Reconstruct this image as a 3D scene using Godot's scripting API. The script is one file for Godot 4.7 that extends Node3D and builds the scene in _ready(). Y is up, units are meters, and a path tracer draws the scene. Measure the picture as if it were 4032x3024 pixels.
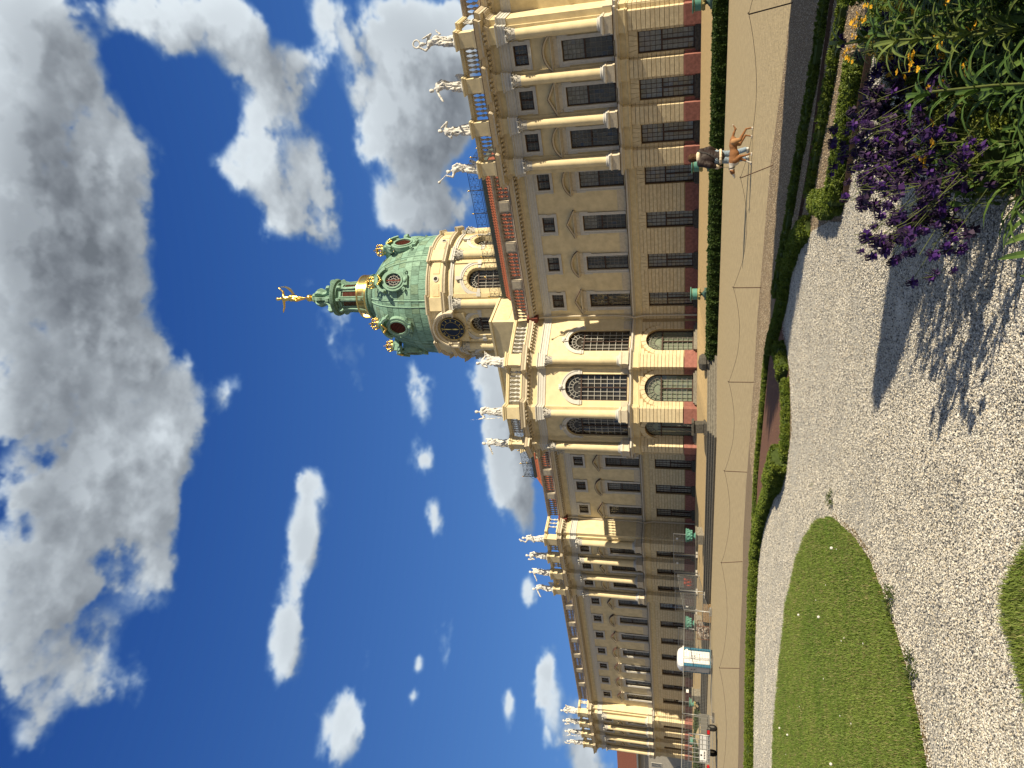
extends Node3D

# World: x along the garden front (to the right in the upright photograph), y up, z out of the facade towards the viewer.
# The photograph was taken with the phone upright and stored lying on its side, so the camera is rolled by a quarter turn.
const CAM := Vector3(37.913, 1.5, 50.296)
const SUN_ELEV := 24.0
const SUN_AZ := 4.5
var M := {}
var rng := RandomNumberGenerator.new()
var names := {}

func _ready() -> void:
	rng.seed = 7
	setup_camera()
	setup_light()
	make_materials()
	build_ground()
	build_palace()
	build_tower()
	build_statues()
	build_site()
	build_garden()
	build_living()

func setup_camera() -> void:
	var cam := Camera3D.new()
	cam.name = "camera"
	add_child(cam)
	var right := Vector3(0.78798, 0.00950, -0.61556)
	var fwd := Vector3(-0.59618, 0.24803, -0.76357).normalized()
	var up := (Vector3(0.14538, 0.96871, 0.20111)).normalized()
	right = fwd.cross(up).normalized()
	up = right.cross(fwd).normalized()
	# image up = world right, image right = world down
	cam.transform = Transform3D(Basis(-up, right, -fwd), CAM)
	cam.fov = rad_to_deg(2.0 * atan(1512.0 / 2795.0))
	cam.near = 0.1
	cam.far = 2000.0
	cam.current = true

func setup_light() -> void:
	var sun := DirectionalLight3D.new()
	sun.name = "sun"
	add_child(sun)
	var e := deg_to_rad(SUN_ELEV)
	var a := deg_to_rad(SUN_AZ)
	var to_sun := Vector3(cos(e) * cos(a), sin(e), cos(e) * sin(a))
	sun.transform = Transform3D(Basis.looking_at(-to_sun, Vector3.UP), to_sun * 60.0)
	sun.light_energy = 1.6
	sun.light_color = Color(1.0, 0.93, 0.80)
	sun.light_angular_distance = 0.5
	sun.shadow_enabled = true
	var we := WorldEnvironment.new()
	we.name = "environment"
	var env := Environment.new()
	env.background_mode = Environment.BG_SKY
	var sky := Sky.new()
	var pm := PanoramaSkyMaterial.new()
	pm.panorama = ImageTexture.create_from_image(sky_image())
	sky.sky_material = pm
	env.sky = sky
	env.tonemap_mode = Environment.TONE_MAPPER_LINEAR
	env.tonemap_exposure = 1.75
	env.background_energy_multiplier = 0.572
	env.sdfgi_enabled = true
	env.ssao_enabled = true
	env.ssil_enabled = true
	we.environment = env
	add_child(we)

# ---------------------------------------------------------------- nodes
func numbered(called: String) -> String:
	if not names.has(called):
		names[called] = 0
		return called
	names[called] += 1
	return "%s_%03d" % [called, names[called]]

func thing(called: String, label: String, category: String, at := Vector3.ZERO, turn := 0.0, group := "") -> Node3D:
	var o := Node3D.new()
	o.name = numbered(called)
	add_child(o)
	o.position = at
	o.rotation.y = turn
	tag(o, label, category, group)
	return o

func tag(o: Node, label: String, category: String, group := "", kind := "") -> Node:
	o.set_meta("label", label)
	o.set_meta("category", category)
	if group: o.set_meta("group", group)
	if kind: o.set_meta("kind", kind)
	return o

func obj(called: String, mesh: Mesh, mat: Material, parent: Node = null, xf := Transform3D.IDENTITY) -> MeshInstance3D:
	var o := MeshInstance3D.new()
	o.mesh = mesh
	o.material_override = mat
	o.transform = xf
	if parent == null:
		o.name = numbered(called)
		add_child(o)
	else:
		o.name = called
		parent.add_child(o, true)
	return o

func structure(called: String, mesh: Mesh, mat: Material) -> MeshInstance3D:
	var o := obj(called, mesh, mat)
	o.set_meta("kind", "structure")
	return o

func multi(called: String, mesh: Mesh, mat: Material, xfs: Array, cols: Array, parent: Node = null) -> MultiMeshInstance3D:
	var mm := MultiMesh.new()
	mm.transform_format = MultiMesh.TRANSFORM_3D
	mm.use_colors = cols.size() > 0
	mm.mesh = mesh
	mm.instance_count = xfs.size()
	var st := 16 if mm.use_colors else 12
	var b := PackedFloat32Array()
	b.resize(xfs.size() * st)
	for i in xfs.size():
		var t: Transform3D = xfs[i]
		var k := i * st
		b[k] = t.basis.x.x; b[k + 1] = t.basis.y.x; b[k + 2] = t.basis.z.x; b[k + 3] = t.origin.x
		b[k + 4] = t.basis.x.y; b[k + 5] = t.basis.y.y; b[k + 6] = t.basis.z.y; b[k + 7] = t.origin.y
		b[k + 8] = t.basis.x.z; b[k + 9] = t.basis.y.z; b[k + 10] = t.basis.z.z; b[k + 11] = t.origin.z
		if st == 16:
			var c: Color = cols[i]
			b[k + 12] = c.r; b[k + 13] = c.g; b[k + 14] = c.b; b[k + 15] = 1.0
	mm.buffer = b
	var o := MultiMeshInstance3D.new()
	o.multimesh = mm
	o.material_override = mat
	if parent == null:
		o.name = numbered(called)
		add_child(o)
	else:
		o.name = called
		parent.add_child(o, true)
	o.set_meta("kind", "stuff")
	return o

# ---------------------------------------------------------------- geometry
class Geo:
	var v := PackedVector3Array()
	var n := PackedVector3Array()
	var c := PackedColorArray()
	var col := Color.WHITE
	var use_col := false
	func tri(a: Vector3, b: Vector3, d: Vector3) -> void:
		var nn := (b - a).cross(d - a).normalized()
		v.append(a); v.append(d); v.append(b)
		n.append(nn); n.append(nn); n.append(nn)
		if use_col:
			c.append(col); c.append(col); c.append(col)
	func quad(a: Vector3, b: Vector3, d: Vector3, e: Vector3) -> void:
		tri(a, b, d)
		tri(a, d, e)
	func stri(a: Vector3, b: Vector3, d: Vector3, na: Vector3, nb: Vector3, nd: Vector3) -> void:
		v.append(a); v.append(d); v.append(b)
		n.append(na); n.append(nd); n.append(nb)
		if use_col:
			c.append(col); c.append(col); c.append(col)
	func squad(a: Vector3, b: Vector3, d: Vector3, e: Vector3, na: Vector3, nb: Vector3, nd: Vector3, ne: Vector3) -> void:
		stri(a, b, d, na, nb, nd)
		stri(a, d, e, na, nd, ne)
	func box(x0: float, x1: float, y0: float, y1: float, z0: float, z1: float) -> void:
		var p := [Vector3(x0, y0, z1), Vector3(x1, y0, z1), Vector3(x1, y1, z1), Vector3(x0, y1, z1), Vector3(x0, y0, z0), Vector3(x1, y0, z0), Vector3(x1, y1, z0), Vector3(x0, y1, z0)]
		hexa(p)
	func hexa(p: Array) -> void: # 0-3 front ccw, 4-7 back (same order)
		quad(p[0], p[1], p[2], p[3])
		quad(p[5], p[4], p[7], p[6])
		quad(p[1], p[5], p[6], p[2])
		quad(p[4], p[0], p[3], p[7])
		quad(p[3], p[2], p[6], p[7])
		quad(p[4], p[5], p[1], p[0])
	func cbox(x0: float, x1: float, y0: float, y1: float, z0: float, z1: float, ch: float) -> void: # front edges chamfered
		var zc := z1 - ch
		var f := [Vector3(x0 + ch, y0 + ch, z1), Vector3(x1 - ch, y0 + ch, z1), Vector3(x1 - ch, y1 - ch, z1), Vector3(x0 + ch, y1 - ch, z1)]
		var m := [Vector3(x0, y0, zc), Vector3(x1, y0, zc), Vector3(x1, y1, zc), Vector3(x0, y1, zc)]
		var b := [Vector3(x0, y0, z0), Vector3(x1, y0, z0), Vector3(x1, y1, z0), Vector3(x0, y1, z0)]
		quad(f[0], f[1], f[2], f[3])
		for i in 4:
			var j := (i + 1) % 4
			quad(m[i], m[j], f[j], f[i])
			quad(b[i], b[j], m[j], m[i])
	func obox(center: Vector3, size: Vector3, bs: Basis) -> void:
		var h := size * 0.5
		var p := []
		for q in [[-1, -1, 1], [1, -1, 1], [1, 1, 1], [-1, 1, 1], [-1, -1, -1], [1, -1, -1], [1, 1, -1], [-1, 1, -1]]:
			p.append(center + bs * Vector3(h.x * q[0], h.y * q[1], h.z * q[2]))
		hexa(p)
	# profile (out, y) swept along a plan path (x, z); outward is to the side of +z for a path running to +x
	func sweep(path: PackedVector2Array, prof: PackedVector2Array, closed := false, caps := true) -> void:
		var rows := []
		var m := path.size()
		for i in m:
			var a := path[(i - 1 + m) % m] if (i > 0 or closed) else path[i]
			var b := path[i]
			var d := path[(i + 1) % m] if (i < m - 1 or closed) else path[i]
			var d1 := (b - a).normalized()
			var d2 := (d - b).normalized()
			if d1 == Vector2.ZERO: d1 = d2
			if d2 == Vector2.ZERO: d2 = d1
			var n1 := Vector2(-d1.y, d1.x)
			var n2 := Vector2(-d2.y, d2.x)
			var nm := (n1 + n2).normalized()
			var k := 1.0 / maxf(0.3, nm.dot(n1))
			var row := PackedVector3Array()
			for q in prof:
				var w := b + nm * k * q.x
				row.append(Vector3(w.x, q.y, w.y))
			rows.append(row)
		var last := m if closed else m - 1
		for i in last:
			var r0: PackedVector3Array = rows[i]
			var r1: PackedVector3Array = rows[(i + 1) % m]
			for j in prof.size() - 1:
				quad(r0[j], r1[j], r1[j + 1], r0[j + 1])
		if caps and not closed:
			var ix := Geometry2D.triangulate_polygon(prof)
			for e in 2:
				var r: PackedVector3Array = rows[0] if e == 0 else rows[m - 1]
				for t in range(0, ix.size(), 3):
					tri(r[ix[t]], r[ix[t + 1]], r[ix[t + 2]])
	func lathe(prof: PackedVector2Array, seg: int, at := Vector3.ZERO, smooth := true, a0 := 0.0, a1 := TAU) -> void: # (r, y)
		var ring := []
		for i in seg + 1:
			var a := a0 + (a1 - a0) * i / seg
			ring.append(Vector2(sin(a), cos(a)))
		for j in prof.size() - 1:
			var p := prof[j]
			var q := prof[j + 1]
			var t := (q - p).normalized()
			var nr := Vector2(t.y, -t.x)
			for i in seg:
				var d0: Vector2 = ring[i]
				var d1: Vector2 = ring[i + 1]
				var A := at + Vector3(d0.x * p.x, p.y, d0.y * p.x)
				var B := at + Vector3(d1.x * p.x, p.y, d1.y * p.x)
				var C := at + Vector3(d1.x * q.x, q.y, d1.y * q.x)
				var D := at + Vector3(d0.x * q.x, q.y, d0.y * q.x)
				if smooth:
					var n0 := Vector3(d0.x * nr.x, nr.y, d0.y * nr.x)
					var n1 := Vector3(d1.x * nr.x, nr.y, d1.y * nr.x)
					squad(A, B, C, D, n0, n1, n1, n0)
				else:
					quad(A, B, C, D)
	func tube(pts: Array, rad, seg := 6, closed := false) -> void:
		var rows := []
		var m := pts.size()
		var prev := Vector3.UP
		for i in m:
			var a: Vector3 = pts[maxi(i - 1, 0)] if not closed else pts[(i - 1 + m) % m]
			var b: Vector3 = pts[mini(i + 1, m - 1)] if not closed else pts[(i + 1) % m]
			var t := (b - a).normalized()
			var s := t.cross(prev)
			if s.length() < 0.05: s = t.cross(Vector3.RIGHT)
			if s.length() < 0.05: s = t.cross(Vector3.FORWARD)
			s = s.normalized()
			var w := s.cross(t).normalized()
			prev = w
			var r: float = rad[i] if rad is Array else rad
			var row := []
			for k in seg:
				var an := TAU * k / seg
				var dir := s * cos(an) + w * sin(an)
				row.append([Vector3(pts[i]) + dir * r, dir])
			rows.append(row)
		var last := m if closed else m - 1
		for i in last:
			var r0: Array = rows[i]
			var r1: Array = rows[(i + 1) % m]
			for k in seg:
				var l := (k + 1) % seg
				squad(r0[l][0], r0[k][0], r1[k][0], r1[l][0], r0[l][1], r0[k][1], r1[k][1], r1[l][1])
		if not closed:
			for e in 2:
				var r: Array = rows[0] if e == 0 else rows[m - 1]
				for k in range(1, seg - 1):
					tri(r[0][0], r[k][0], r[k + 1][0])
	func sphere(at: Vector3, r: Vector3, seg := 10, rows := 6) -> void:
		for j in rows:
			for i in seg:
				var q := []
				for e in [[j, i], [j, i + 1], [j + 1, i + 1], [j + 1, i]]:
					var th: float = PI * e[0] / rows
					var ph: float = TAU * e[1] / seg
					q.append(Vector3(sin(th) * sin(ph), cos(th), sin(th) * cos(ph)))
				squad(at + q[3] * r, at + q[2] * r, at + q[1] * r, at + q[0] * r, q[3], q[2], q[1], q[0])
	func xform(t: Transform3D, from := 0) -> void:
		var nb := t.basis.inverse().transposed()
		for i in range(from, v.size()):
			v[i] = t * v[i]
			n[i] = (nb * n[i]).normalized()
	func add(g: Geo, t := Transform3D.IDENTITY) -> void:
		var nb := t.basis.inverse().transposed()
		for i in g.v.size():
			v.append(t * g.v[i])
			n.append((nb * g.n[i]).normalized())
			if use_col: c.append(g.c[i] if g.use_col else col)
	func mesh() -> ArrayMesh:
		var a := []
		a.resize(Mesh.ARRAY_MAX)
		a[Mesh.ARRAY_VERTEX] = v
		a[Mesh.ARRAY_NORMAL] = n
		if use_col: a[Mesh.ARRAY_COLOR] = c
		var m := ArrayMesh.new()
		if v.size(): m.add_surface_from_arrays(Mesh.PRIMITIVE_TRIANGLES, a)
		return m

func pv(a: Array) -> PackedVector2Array:
	var p := PackedVector2Array()
	for i in range(0, a.size(), 2): p.append(Vector2(a[i], a[i + 1]))
	return p

func V(x: float, y: float, z: float) -> Vector3:
	return Vector3(x, y, z)

func T(x: float, y: float, z: float, ry := 0.0, s := 1.0) -> Transform3D:
	return Transform3D(Basis(Vector3.UP, ry).scaled(Vector3(s, s, s)), Vector3(x, y, z))

func lin(r: float, g: float, b: float) -> Color:
	return Color(r, g, b).linear_to_srgb()

# ---------------------------------------------------------------- materials
func noise_tex(sd: int, freq: float, oct: int, cols: Array, offs: Array, size := 512, type := FastNoiseLite.TYPE_SIMPLEX_SMOOTH) -> NoiseTexture2D:
	var nz := FastNoiseLite.new()
	nz.seed = sd
	nz.noise_type = type
	nz.frequency = freq
	nz.fractal_octaves = oct
	nz.fractal_gain = 0.6
	var g := Gradient.new()
	g.offsets = PackedFloat32Array(offs)
	g.colors = PackedColorArray(cols)
	var t := NoiseTexture2D.new()
	t.width = size
	t.height = size
	t.seamless = true
	t.noise = nz
	t.color_ramp = g
	return t

func grey_tex(sd: int, freq: float, oct: int, size := 512, type := FastNoiseLite.TYPE_SIMPLEX_SMOOTH) -> NoiseTexture2D:
	return noise_tex(sd, freq, oct, [Color.BLACK, Color.WHITE], [0.0, 1.0], size, type)

const ALB := 0.82

func mat(called: String, c: Color, vary := 0.08, scale := 0.3, rough := 0.9, bump := 0.0, bump_tex: Texture2D = null, freq := 0.012, oct := 5) -> StandardMaterial3D:
	var m := StandardMaterial3D.new()
	m.resource_name = called
	m.roughness = rough
	c = Color(c.r * ALB, c.g * ALB, c.b * ALB)
	m.metallic_specular = 0.35
	if vary > 0.0:
		var lo := Color(c.r * (1 - vary), c.g * (1 - vary), c.b * (1 - vary * 1.1))
		var hi := Color(minf(c.r * (1 + vary), 1), minf(c.g * (1 + vary), 1), minf(c.b * (1 + vary * 0.9), 1))
		m.albedo_texture = noise_tex(names.size() + called.hash() % 997, freq, oct, [lo.linear_to_srgb(), c.linear_to_srgb(), hi.linear_to_srgb()], [0.2, 0.5, 0.8], 512)
		m.uv1_triplanar = true
		m.uv1_world_triplanar = true
		m.uv1_scale = Vector3.ONE * scale
	else:
		m.albedo_color = c.linear_to_srgb()
	if bump > 0.0 and bump_tex:
		m.uv1_triplanar = true
		m.uv1_world_triplanar = true
		m.uv1_scale = Vector3.ONE * scale
		m.heightmap_enabled = true
		m.heightmap_texture = bump_tex
		m.heightmap_scale = bump
	M[called] = m
	return m

func make_materials() -> void:
	var grain := grey_tex(3, 0.06, 4)
	var coarse := grey_tex(4, 0.03, 5)
	mat("plaster", Color(0.70, 0.60, 0.385), 0.10, 0.16, 0.92, 0.25, grain)
	mat("plaster_b", Color(0.67, 0.565, 0.35), 0.11, 0.31, 0.92, 0.25, grain)
	mat("rustic", Color(0.67, 0.575, 0.385), 0.12, 0.4, 0.94, 0.5, grain)
	mat("rustic_b", Color(0.64, 0.54, 0.355), 0.13, 0.33, 0.94, 0.5, grain)
	mat("joint", Color(0.40, 0.30, 0.155), 0.12, 0.4, 0.95)
	mat("trim", Color(0.56, 0.555, 0.53), 0.07, 0.5, 0.85, 0.2, grain)
	mat("trim_cream", Color(0.58, 0.52, 0.41), 0.10, 0.5, 0.88, 0.2, grain)
	mat("weathered", Color(0.44, 0.37, 0.30), 0.22, 0.35, 0.9, 0.3, coarse)
	mat("plinth", Color(0.285, 0.125, 0.105), 0.2, 0.5, 0.9, 0.4, grain)
	mat("flashing", Color(0.085, 0.045, 0.038), 0.15, 0.5, 0.6)
	mat("marble", Color(0.62, 0.62, 0.61), 0.22, 0.9, 0.7, 0.3, grain)
	mat("window_wood", Color(0.060, 0.036, 0.028), 0.2, 1.2, 0.55)
	mat("muntin", Color(0.175, 0.165, 0.150), 0.12, 1.2, 0.55)
	mat("muntin_white", Color(0.42, 0.42, 0.40), 0.06, 1.2, 0.5)
	mat("blind", Color(0.40, 0.41, 0.37), 0.16, 0.55, 0.95)
	mat("blind_green", Color(0.26, 0.31, 0.235), 0.08, 0.6, 0.95)
	mat("interior", Color(0.045, 0.040, 0.034), 0.2, 0.4, 0.95)  # darkness of unlit rooms put into the colour of flat sheets
	mat("blind_b", Color(0.33, 0.33, 0.29), 0.2, 0.5, 0.95)
	mat("curtain", Color(0.42, 0.40, 0.35), 0.14, 0.5, 0.95)
	mat("interior_grey", Color(0.085, 0.085, 0.078), 0.2, 0.4, 0.95)  # dim rooms of the upper storey, painted as a dark grey
	mat("copper", Color(0.185, 0.33, 0.27), 0.42, 0.8, 0.75, 0.3, coarse, 0.016, 6)
	mat("copper_b", Color(0.135, 0.24, 0.195), 0.5, 0.7, 0.75, 0.3, coarse, 0.016, 6)
	mat("copper_c", Color(0.23, 0.385, 0.31), 0.36, 0.9, 0.75, 0.3, coarse, 0.016, 6)
	mat("copper_e", Color(0.17, 0.27, 0.20), 0.5, 0.75, 0.75, 0.3, coarse, 0.016, 6)
	for q in ["copper", "copper_b", "copper_c", "copper_e"]: # rain runs down the sheets
		M[q].uv1_scale = Vector3(M[q].uv1_scale.x * 1.6, M[q].uv1_scale.x * 0.22, M[q].uv1_scale.x * 1.6)
	mat("roof_metal", Color(0.075, 0.095, 0.088), 0.3, 0.7, 0.6)  # metal tone darkened to near-black for its shadow side
	mat("verdigris", Color(0.10, 0.27, 0.225), 0.14, 1.3, 0.55, 0.2, grain)
	mat("verdigris_dark", Color(0.05, 0.10, 0.095), 0.25, 1.3, 0.6)
	mat("tile", Color(0.27, 0.085, 0.047), 0.25, 0.8, 0.85, 0.3, grain)
	mat("tile_b", Color(0.22, 0.07, 0.042), 0.25, 0.8, 0.85, 0.3, grain)
	mat("louvre", Color(0.16, 0.045, 0.035), 0.15, 1.0, 0.8)
	mat("iron", Color(0.018, 0.019, 0.022), 0.2, 1.0, 0.5)
	mat("dark_stone", Color(0.085, 0.080, 0.072), 0.35, 0.8, 0.85, 0.6, coarse)
	mat("step_stone", Color(0.21, 0.195, 0.165), 0.28, 0.8, 0.9, 0.6, coarse)
	mat("galv", Color(0.42, 0.43, 0.43), 0.12, 2.0, 0.42).metallic = 0.75
	mat("concrete", Color(0.33, 0.32, 0.30), 0.15, 1.2, 0.9, 0.4, grain)
	mat("plastic_white", Color(0.74, 0.75, 0.76), 0.02, 1.0, 0.35)
	mat("plastic_grey", Color(0.50, 0.51, 0.53), 0.03, 1.0, 0.35)  # doubles as white cabin plastic, greyed for the face turned from the sun
	mat("plastic_blue", Color(0.018, 0.135, 0.235), 0.06, 1.0, 0.35)
	mat("plastic_dark", Color(0.03, 0.035, 0.04), 0.1, 1.0, 0.5)
	mat("black_print", Color(0.03, 0.03, 0.035), 0.0, 1.0, 0.6)
	mat("red_lamp", Color(0.42, 0.012, 0.016), 0.0, 1.0, 0.25)
	mat("orange_sheet", Color(0.52, 0.07, 0.035), 0.1, 1.0, 0.8)
	mat("pallet_wood", Color(0.30, 0.21, 0.125), 0.25, 1.5, 0.9, 0.4, grain)
	mat("rust", Color(0.15, 0.06, 0.03), 0.3, 2.0, 0.9)
	mat("sand", Color(0.44, 0.35, 0.20), 0.12, 1.0, 0.95, 0.8, grain)
	mat("rubble", Color(0.45, 0.40, 0.36), 0.3, 2.0, 0.9)
	mat("tyre", Color(0.012, 0.012, 0.013), 0.1, 1.0, 0.85)
	mat("bark", Color(0.07, 0.05, 0.035), 0.3, 1.0, 0.95, 0.6, coarse)
	mat("house_wall", Color(0.50, 0.48, 0.43), 0.08, 0.3, 0.9)
	mat("house_roof", Color(0.20, 0.075, 0.05), 0.25, 0.6, 0.9, 0.5, coarse)
	mat("steel_edge", Color(0.10, 0.06, 0.042), 0.3, 2.0, 0.8)
	mat("clock_blue", Color(0.008, 0.018, 0.05), 0.0, 1.0, 0.45)
	mat("cord", Color(0.05, 0.045, 0.04), 0.0, 1.0, 0.9)
	mat("stalk", Color(0.10, 0.125, 0.035), 0.2, 3.0, 0.7)
	mat("seedhead", Color(0.62, 0.62, 0.58), 0.0, 1.0, 0.9)
	mat("hedge_core", Color(0.05, 0.075, 0.018), 0.3, 1.5, 0.95)
	var lg := mat("leaf_green", Color(0.075, 0.14, 0.03), 0.25, 2.5, 0.5)
	var ll := mat("leaf_lime", Color(0.15, 0.20, 0.05), 0.2, 2.5, 0.5)
	var yp := mat("yellow_petal", Color(0.72, 0.40, 0.02), 0.15, 9.0, 0.6)
	for q in [lg, ll, yp]:
		q.backlight_enabled = true
		q.backlight = lin(0.30, 0.30, 0.12)
	# ground
	mat("path", Color(0.43, 0.35, 0.215), 0.13, 0.35, 0.97, 1.0, grain, 0.02, 6)
	mat("terrace", Color(0.46, 0.345, 0.185), 0.10, 0.3, 0.97, 0.8, grain, 0.02, 6)
	mat("border_gravel", Color(0.26, 0.20, 0.135), 0.45, 1.6, 0.97, 2.0, coarse, 0.06, 4)
	mat("soil_red", Color(0.20, 0.105, 0.075), 0.45, 1.5, 0.97, 2.5, coarse, 0.06, 4)
	mat("soil", Color(0.075, 0.055, 0.036), 0.4, 1.0, 0.97, 2.0, coarse, 0.05, 4)
	mat("soil_edge", Color(0.23, 0.165, 0.085), 0.4, 1.5, 0.97, 2.0, coarse, 0.05, 4)
	mat("lawn_ground", Color(0.11, 0.145, 0.035), 0.4, 0.7, 0.98, 2.0, coarse, 0.03, 5)
	# white gravel: speckled like loose chippings
	var gm := mat("gravel", Color(0.45, 0.44, 0.41), 0.0, 1.0, 0.95)
	gm.albedo_color = lin(ALB, ALB, ALB)
	gm.albedo_texture = noise_tex(77, 0.09, 2, [lin(0.30, 0.285, 0.25), lin(0.46, 0.44, 0.385), lin(0.58, 0.555, 0.485), lin(0.68, 0.655, 0.58)], [0.15, 0.38, 0.55, 0.75], 1024, FastNoiseLite.TYPE_CELLULAR)
	gm.uv1_triplanar = true
	gm.uv1_world_triplanar = true
	gm.uv1_scale = Vector3.ONE * 0.7
	gm.heightmap_enabled = true
	gm.heightmap_texture = gm.albedo_texture
	gm.heightmap_scale = 1.2
	# glass and metal
	var gl := StandardMaterial3D.new()
	gl.resource_name = "glass"
	gl.albedo_color = Color(0.10, 0.12, 0.12, 0.10)
	gl.transparency = BaseMaterial3D.TRANSPARENCY_ALPHA
	gl.roughness = 0.02
	gl.metallic_specular = 0.6
	M["glass"] = gl
	var gd := mat("gold", Color(0.90, 0.62, 0.18), 0.10, 1.5, 0.28)
	gd.metallic = 1.0
	mat("gold_worn", Color(0.34, 0.29, 0.12), 0.35, 3.0, 0.5)
	var gp := mat("gold_paint", Color(0.62, 0.42, 0.10), 0.08, 1.5, 0.4)
	gp.metallic = 0.6
	# things whose colour varies vertex by vertex or copy by copy
	for q in [["leaf", 0.5, 0.30], ["stone_copy", 0.9, 0.0], ["petal", 0.6, 0.22], ["blade", 0.55, 0.30], ["vertex", 0.85, 0.0], ["fur", 0.8, 0.0], ["cloth", 0.9, 0.0], ["skin", 0.55, 0.0], ["leather", 0.6, 0.0]]:
		var m := StandardMaterial3D.new()
		m.resource_name = q[0]
		m.vertex_color_use_as_albedo = true
		m.albedo_color = lin(ALB, ALB, ALB)
		m.roughness = q[1]
		m.metallic_specular = 0.35
		if q[2] > 0.0:
			m.backlight_enabled = true
			m.backlight = Color(q[2], q[2], q[2] * 0.5).linear_to_srgb()
		M[q[0]] = m

# ---------------------------------------------------------------- sky: air and clouds only
# cloud banks as [azimuth, elevation, half width, half height, tilt, weight], degrees; azimuth from -z towards +x

func sky_image() -> Image:
	var W := 4096
	var H := 2048
	var step := 4
	# coarse sky all round, fine sky over the part that holds detail
	var lw := W / step
	var lh := H / step
	var low := sky_block(0.0, 360.0, 90.0, -90.0, lw, lh)
	low.resize(W, H, Image.INTERPOLATE_CUBIC)
	var fx0 := int(W * 262.0 / 360.0)
	var fw := int(W * 118.0 / 360.0)
	var fy0 := int(H * 14.0 / 180.0)
	var fh := int(H * 80.0 / 180.0)
	var hi := sky_block(360.0 * fx0 / W, 360.0 * (fx0 + fw) / W, 90.0 - 180.0 * fy0 / H, 90.0 - 180.0 * (fy0 + fh) / H, fw, fh)
	var first := mini(fw, W - fx0)
	low.blit_rect(hi, Rect2i(0, 0, first, fh), Vector2i(fx0, fy0))
	if first < fw:
		low.blit_rect(hi, Rect2i(first, 0, fw - first, fh), Vector2i(0, fy0))
	return low

func bank_fields(az0: float, az1: float, el0: float, el1: float, w: int, h: int, cell: int) -> Array:
	# where the cloud banks lie and how thick they are, coarsely; the fine outline comes from noise
	var lw := int(ceil(float(w) / cell)) + 1
	var lh := int(ceil(float(h) / cell)) + 1
	var f := PackedFloat32Array()
	var g := PackedFloat32Array()
	f.resize(lw * lh)
	g.resize(lw * lh)
	var soft := FastNoiseLite.new()
	soft.seed = 63
	soft.frequency = 1.5
	soft.fractal_octaves = 4
	var banks := cloud_banks()
	for j in lh:
		var el := el0 + (el1 - el0) * (j * cell + 0.5) / h
		if el < -4.0:
			continue
		var ce := cos(deg_to_rad(el))
		var se := sin(deg_to_rad(el))
		for i in lw:
			var az := az0 + (az1 - az0) * (i * cell + 0.5) / w
			var da := fposmod(az - 322.0 + 180.0, 360.0) - 180.0
			var sum := 0.0
			var dk := 0.0
			if absf(da) < 75.0:
				for q in banks:
					var x: float = (da - q[0]) * ce
					var y: float = el - q[1]
					var u: float = (x * q[6] + y * q[7]) / q[2]
					var t: float = (-x * q[7] + y * q[6]) / q[3]
					var rr := u * u + t * t
					if rr < 5.0:
						var k: float = exp(-rr * 0.9) * q[5]
						sum += k
						dk += k * q[8]
			var ra := deg_to_rad(az)
			var s := soft.get_noise_3d(sin(ra) * ce, se * 1.7, -cos(ra) * ce)
			var away := clampf((absf(da) - 38.0) / 12.0, 0.0, 1.0)
			away = maxf(away, clampf((el - 54.0) / 10.0, 0.0, 1.0))
			sum = lerpf(sum, maxf(sum, 0.62 + s * 1.5), away)
			dk = lerpf(dk, 0.45 + s, away)
			f[j * lw + i] = -0.62 + 1.62 * (1.0 - exp(-sum * 2.1))
			g[j * lw + i] = clampf(minf(dk, 1.1) + s * 0.55, -0.3, 1.3)
	var out := []
	for a in [f, g]:
		var im := Image.create_from_data(lw, lh, false, Image.FORMAT_RF, a.to_byte_array())
		im.resize(lw * cell, lh * cell, Image.INTERPOLATE_BILINEAR)
		out.append(im.get_data().to_float32_array())
	out.append(lw * cell)
	return out

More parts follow.
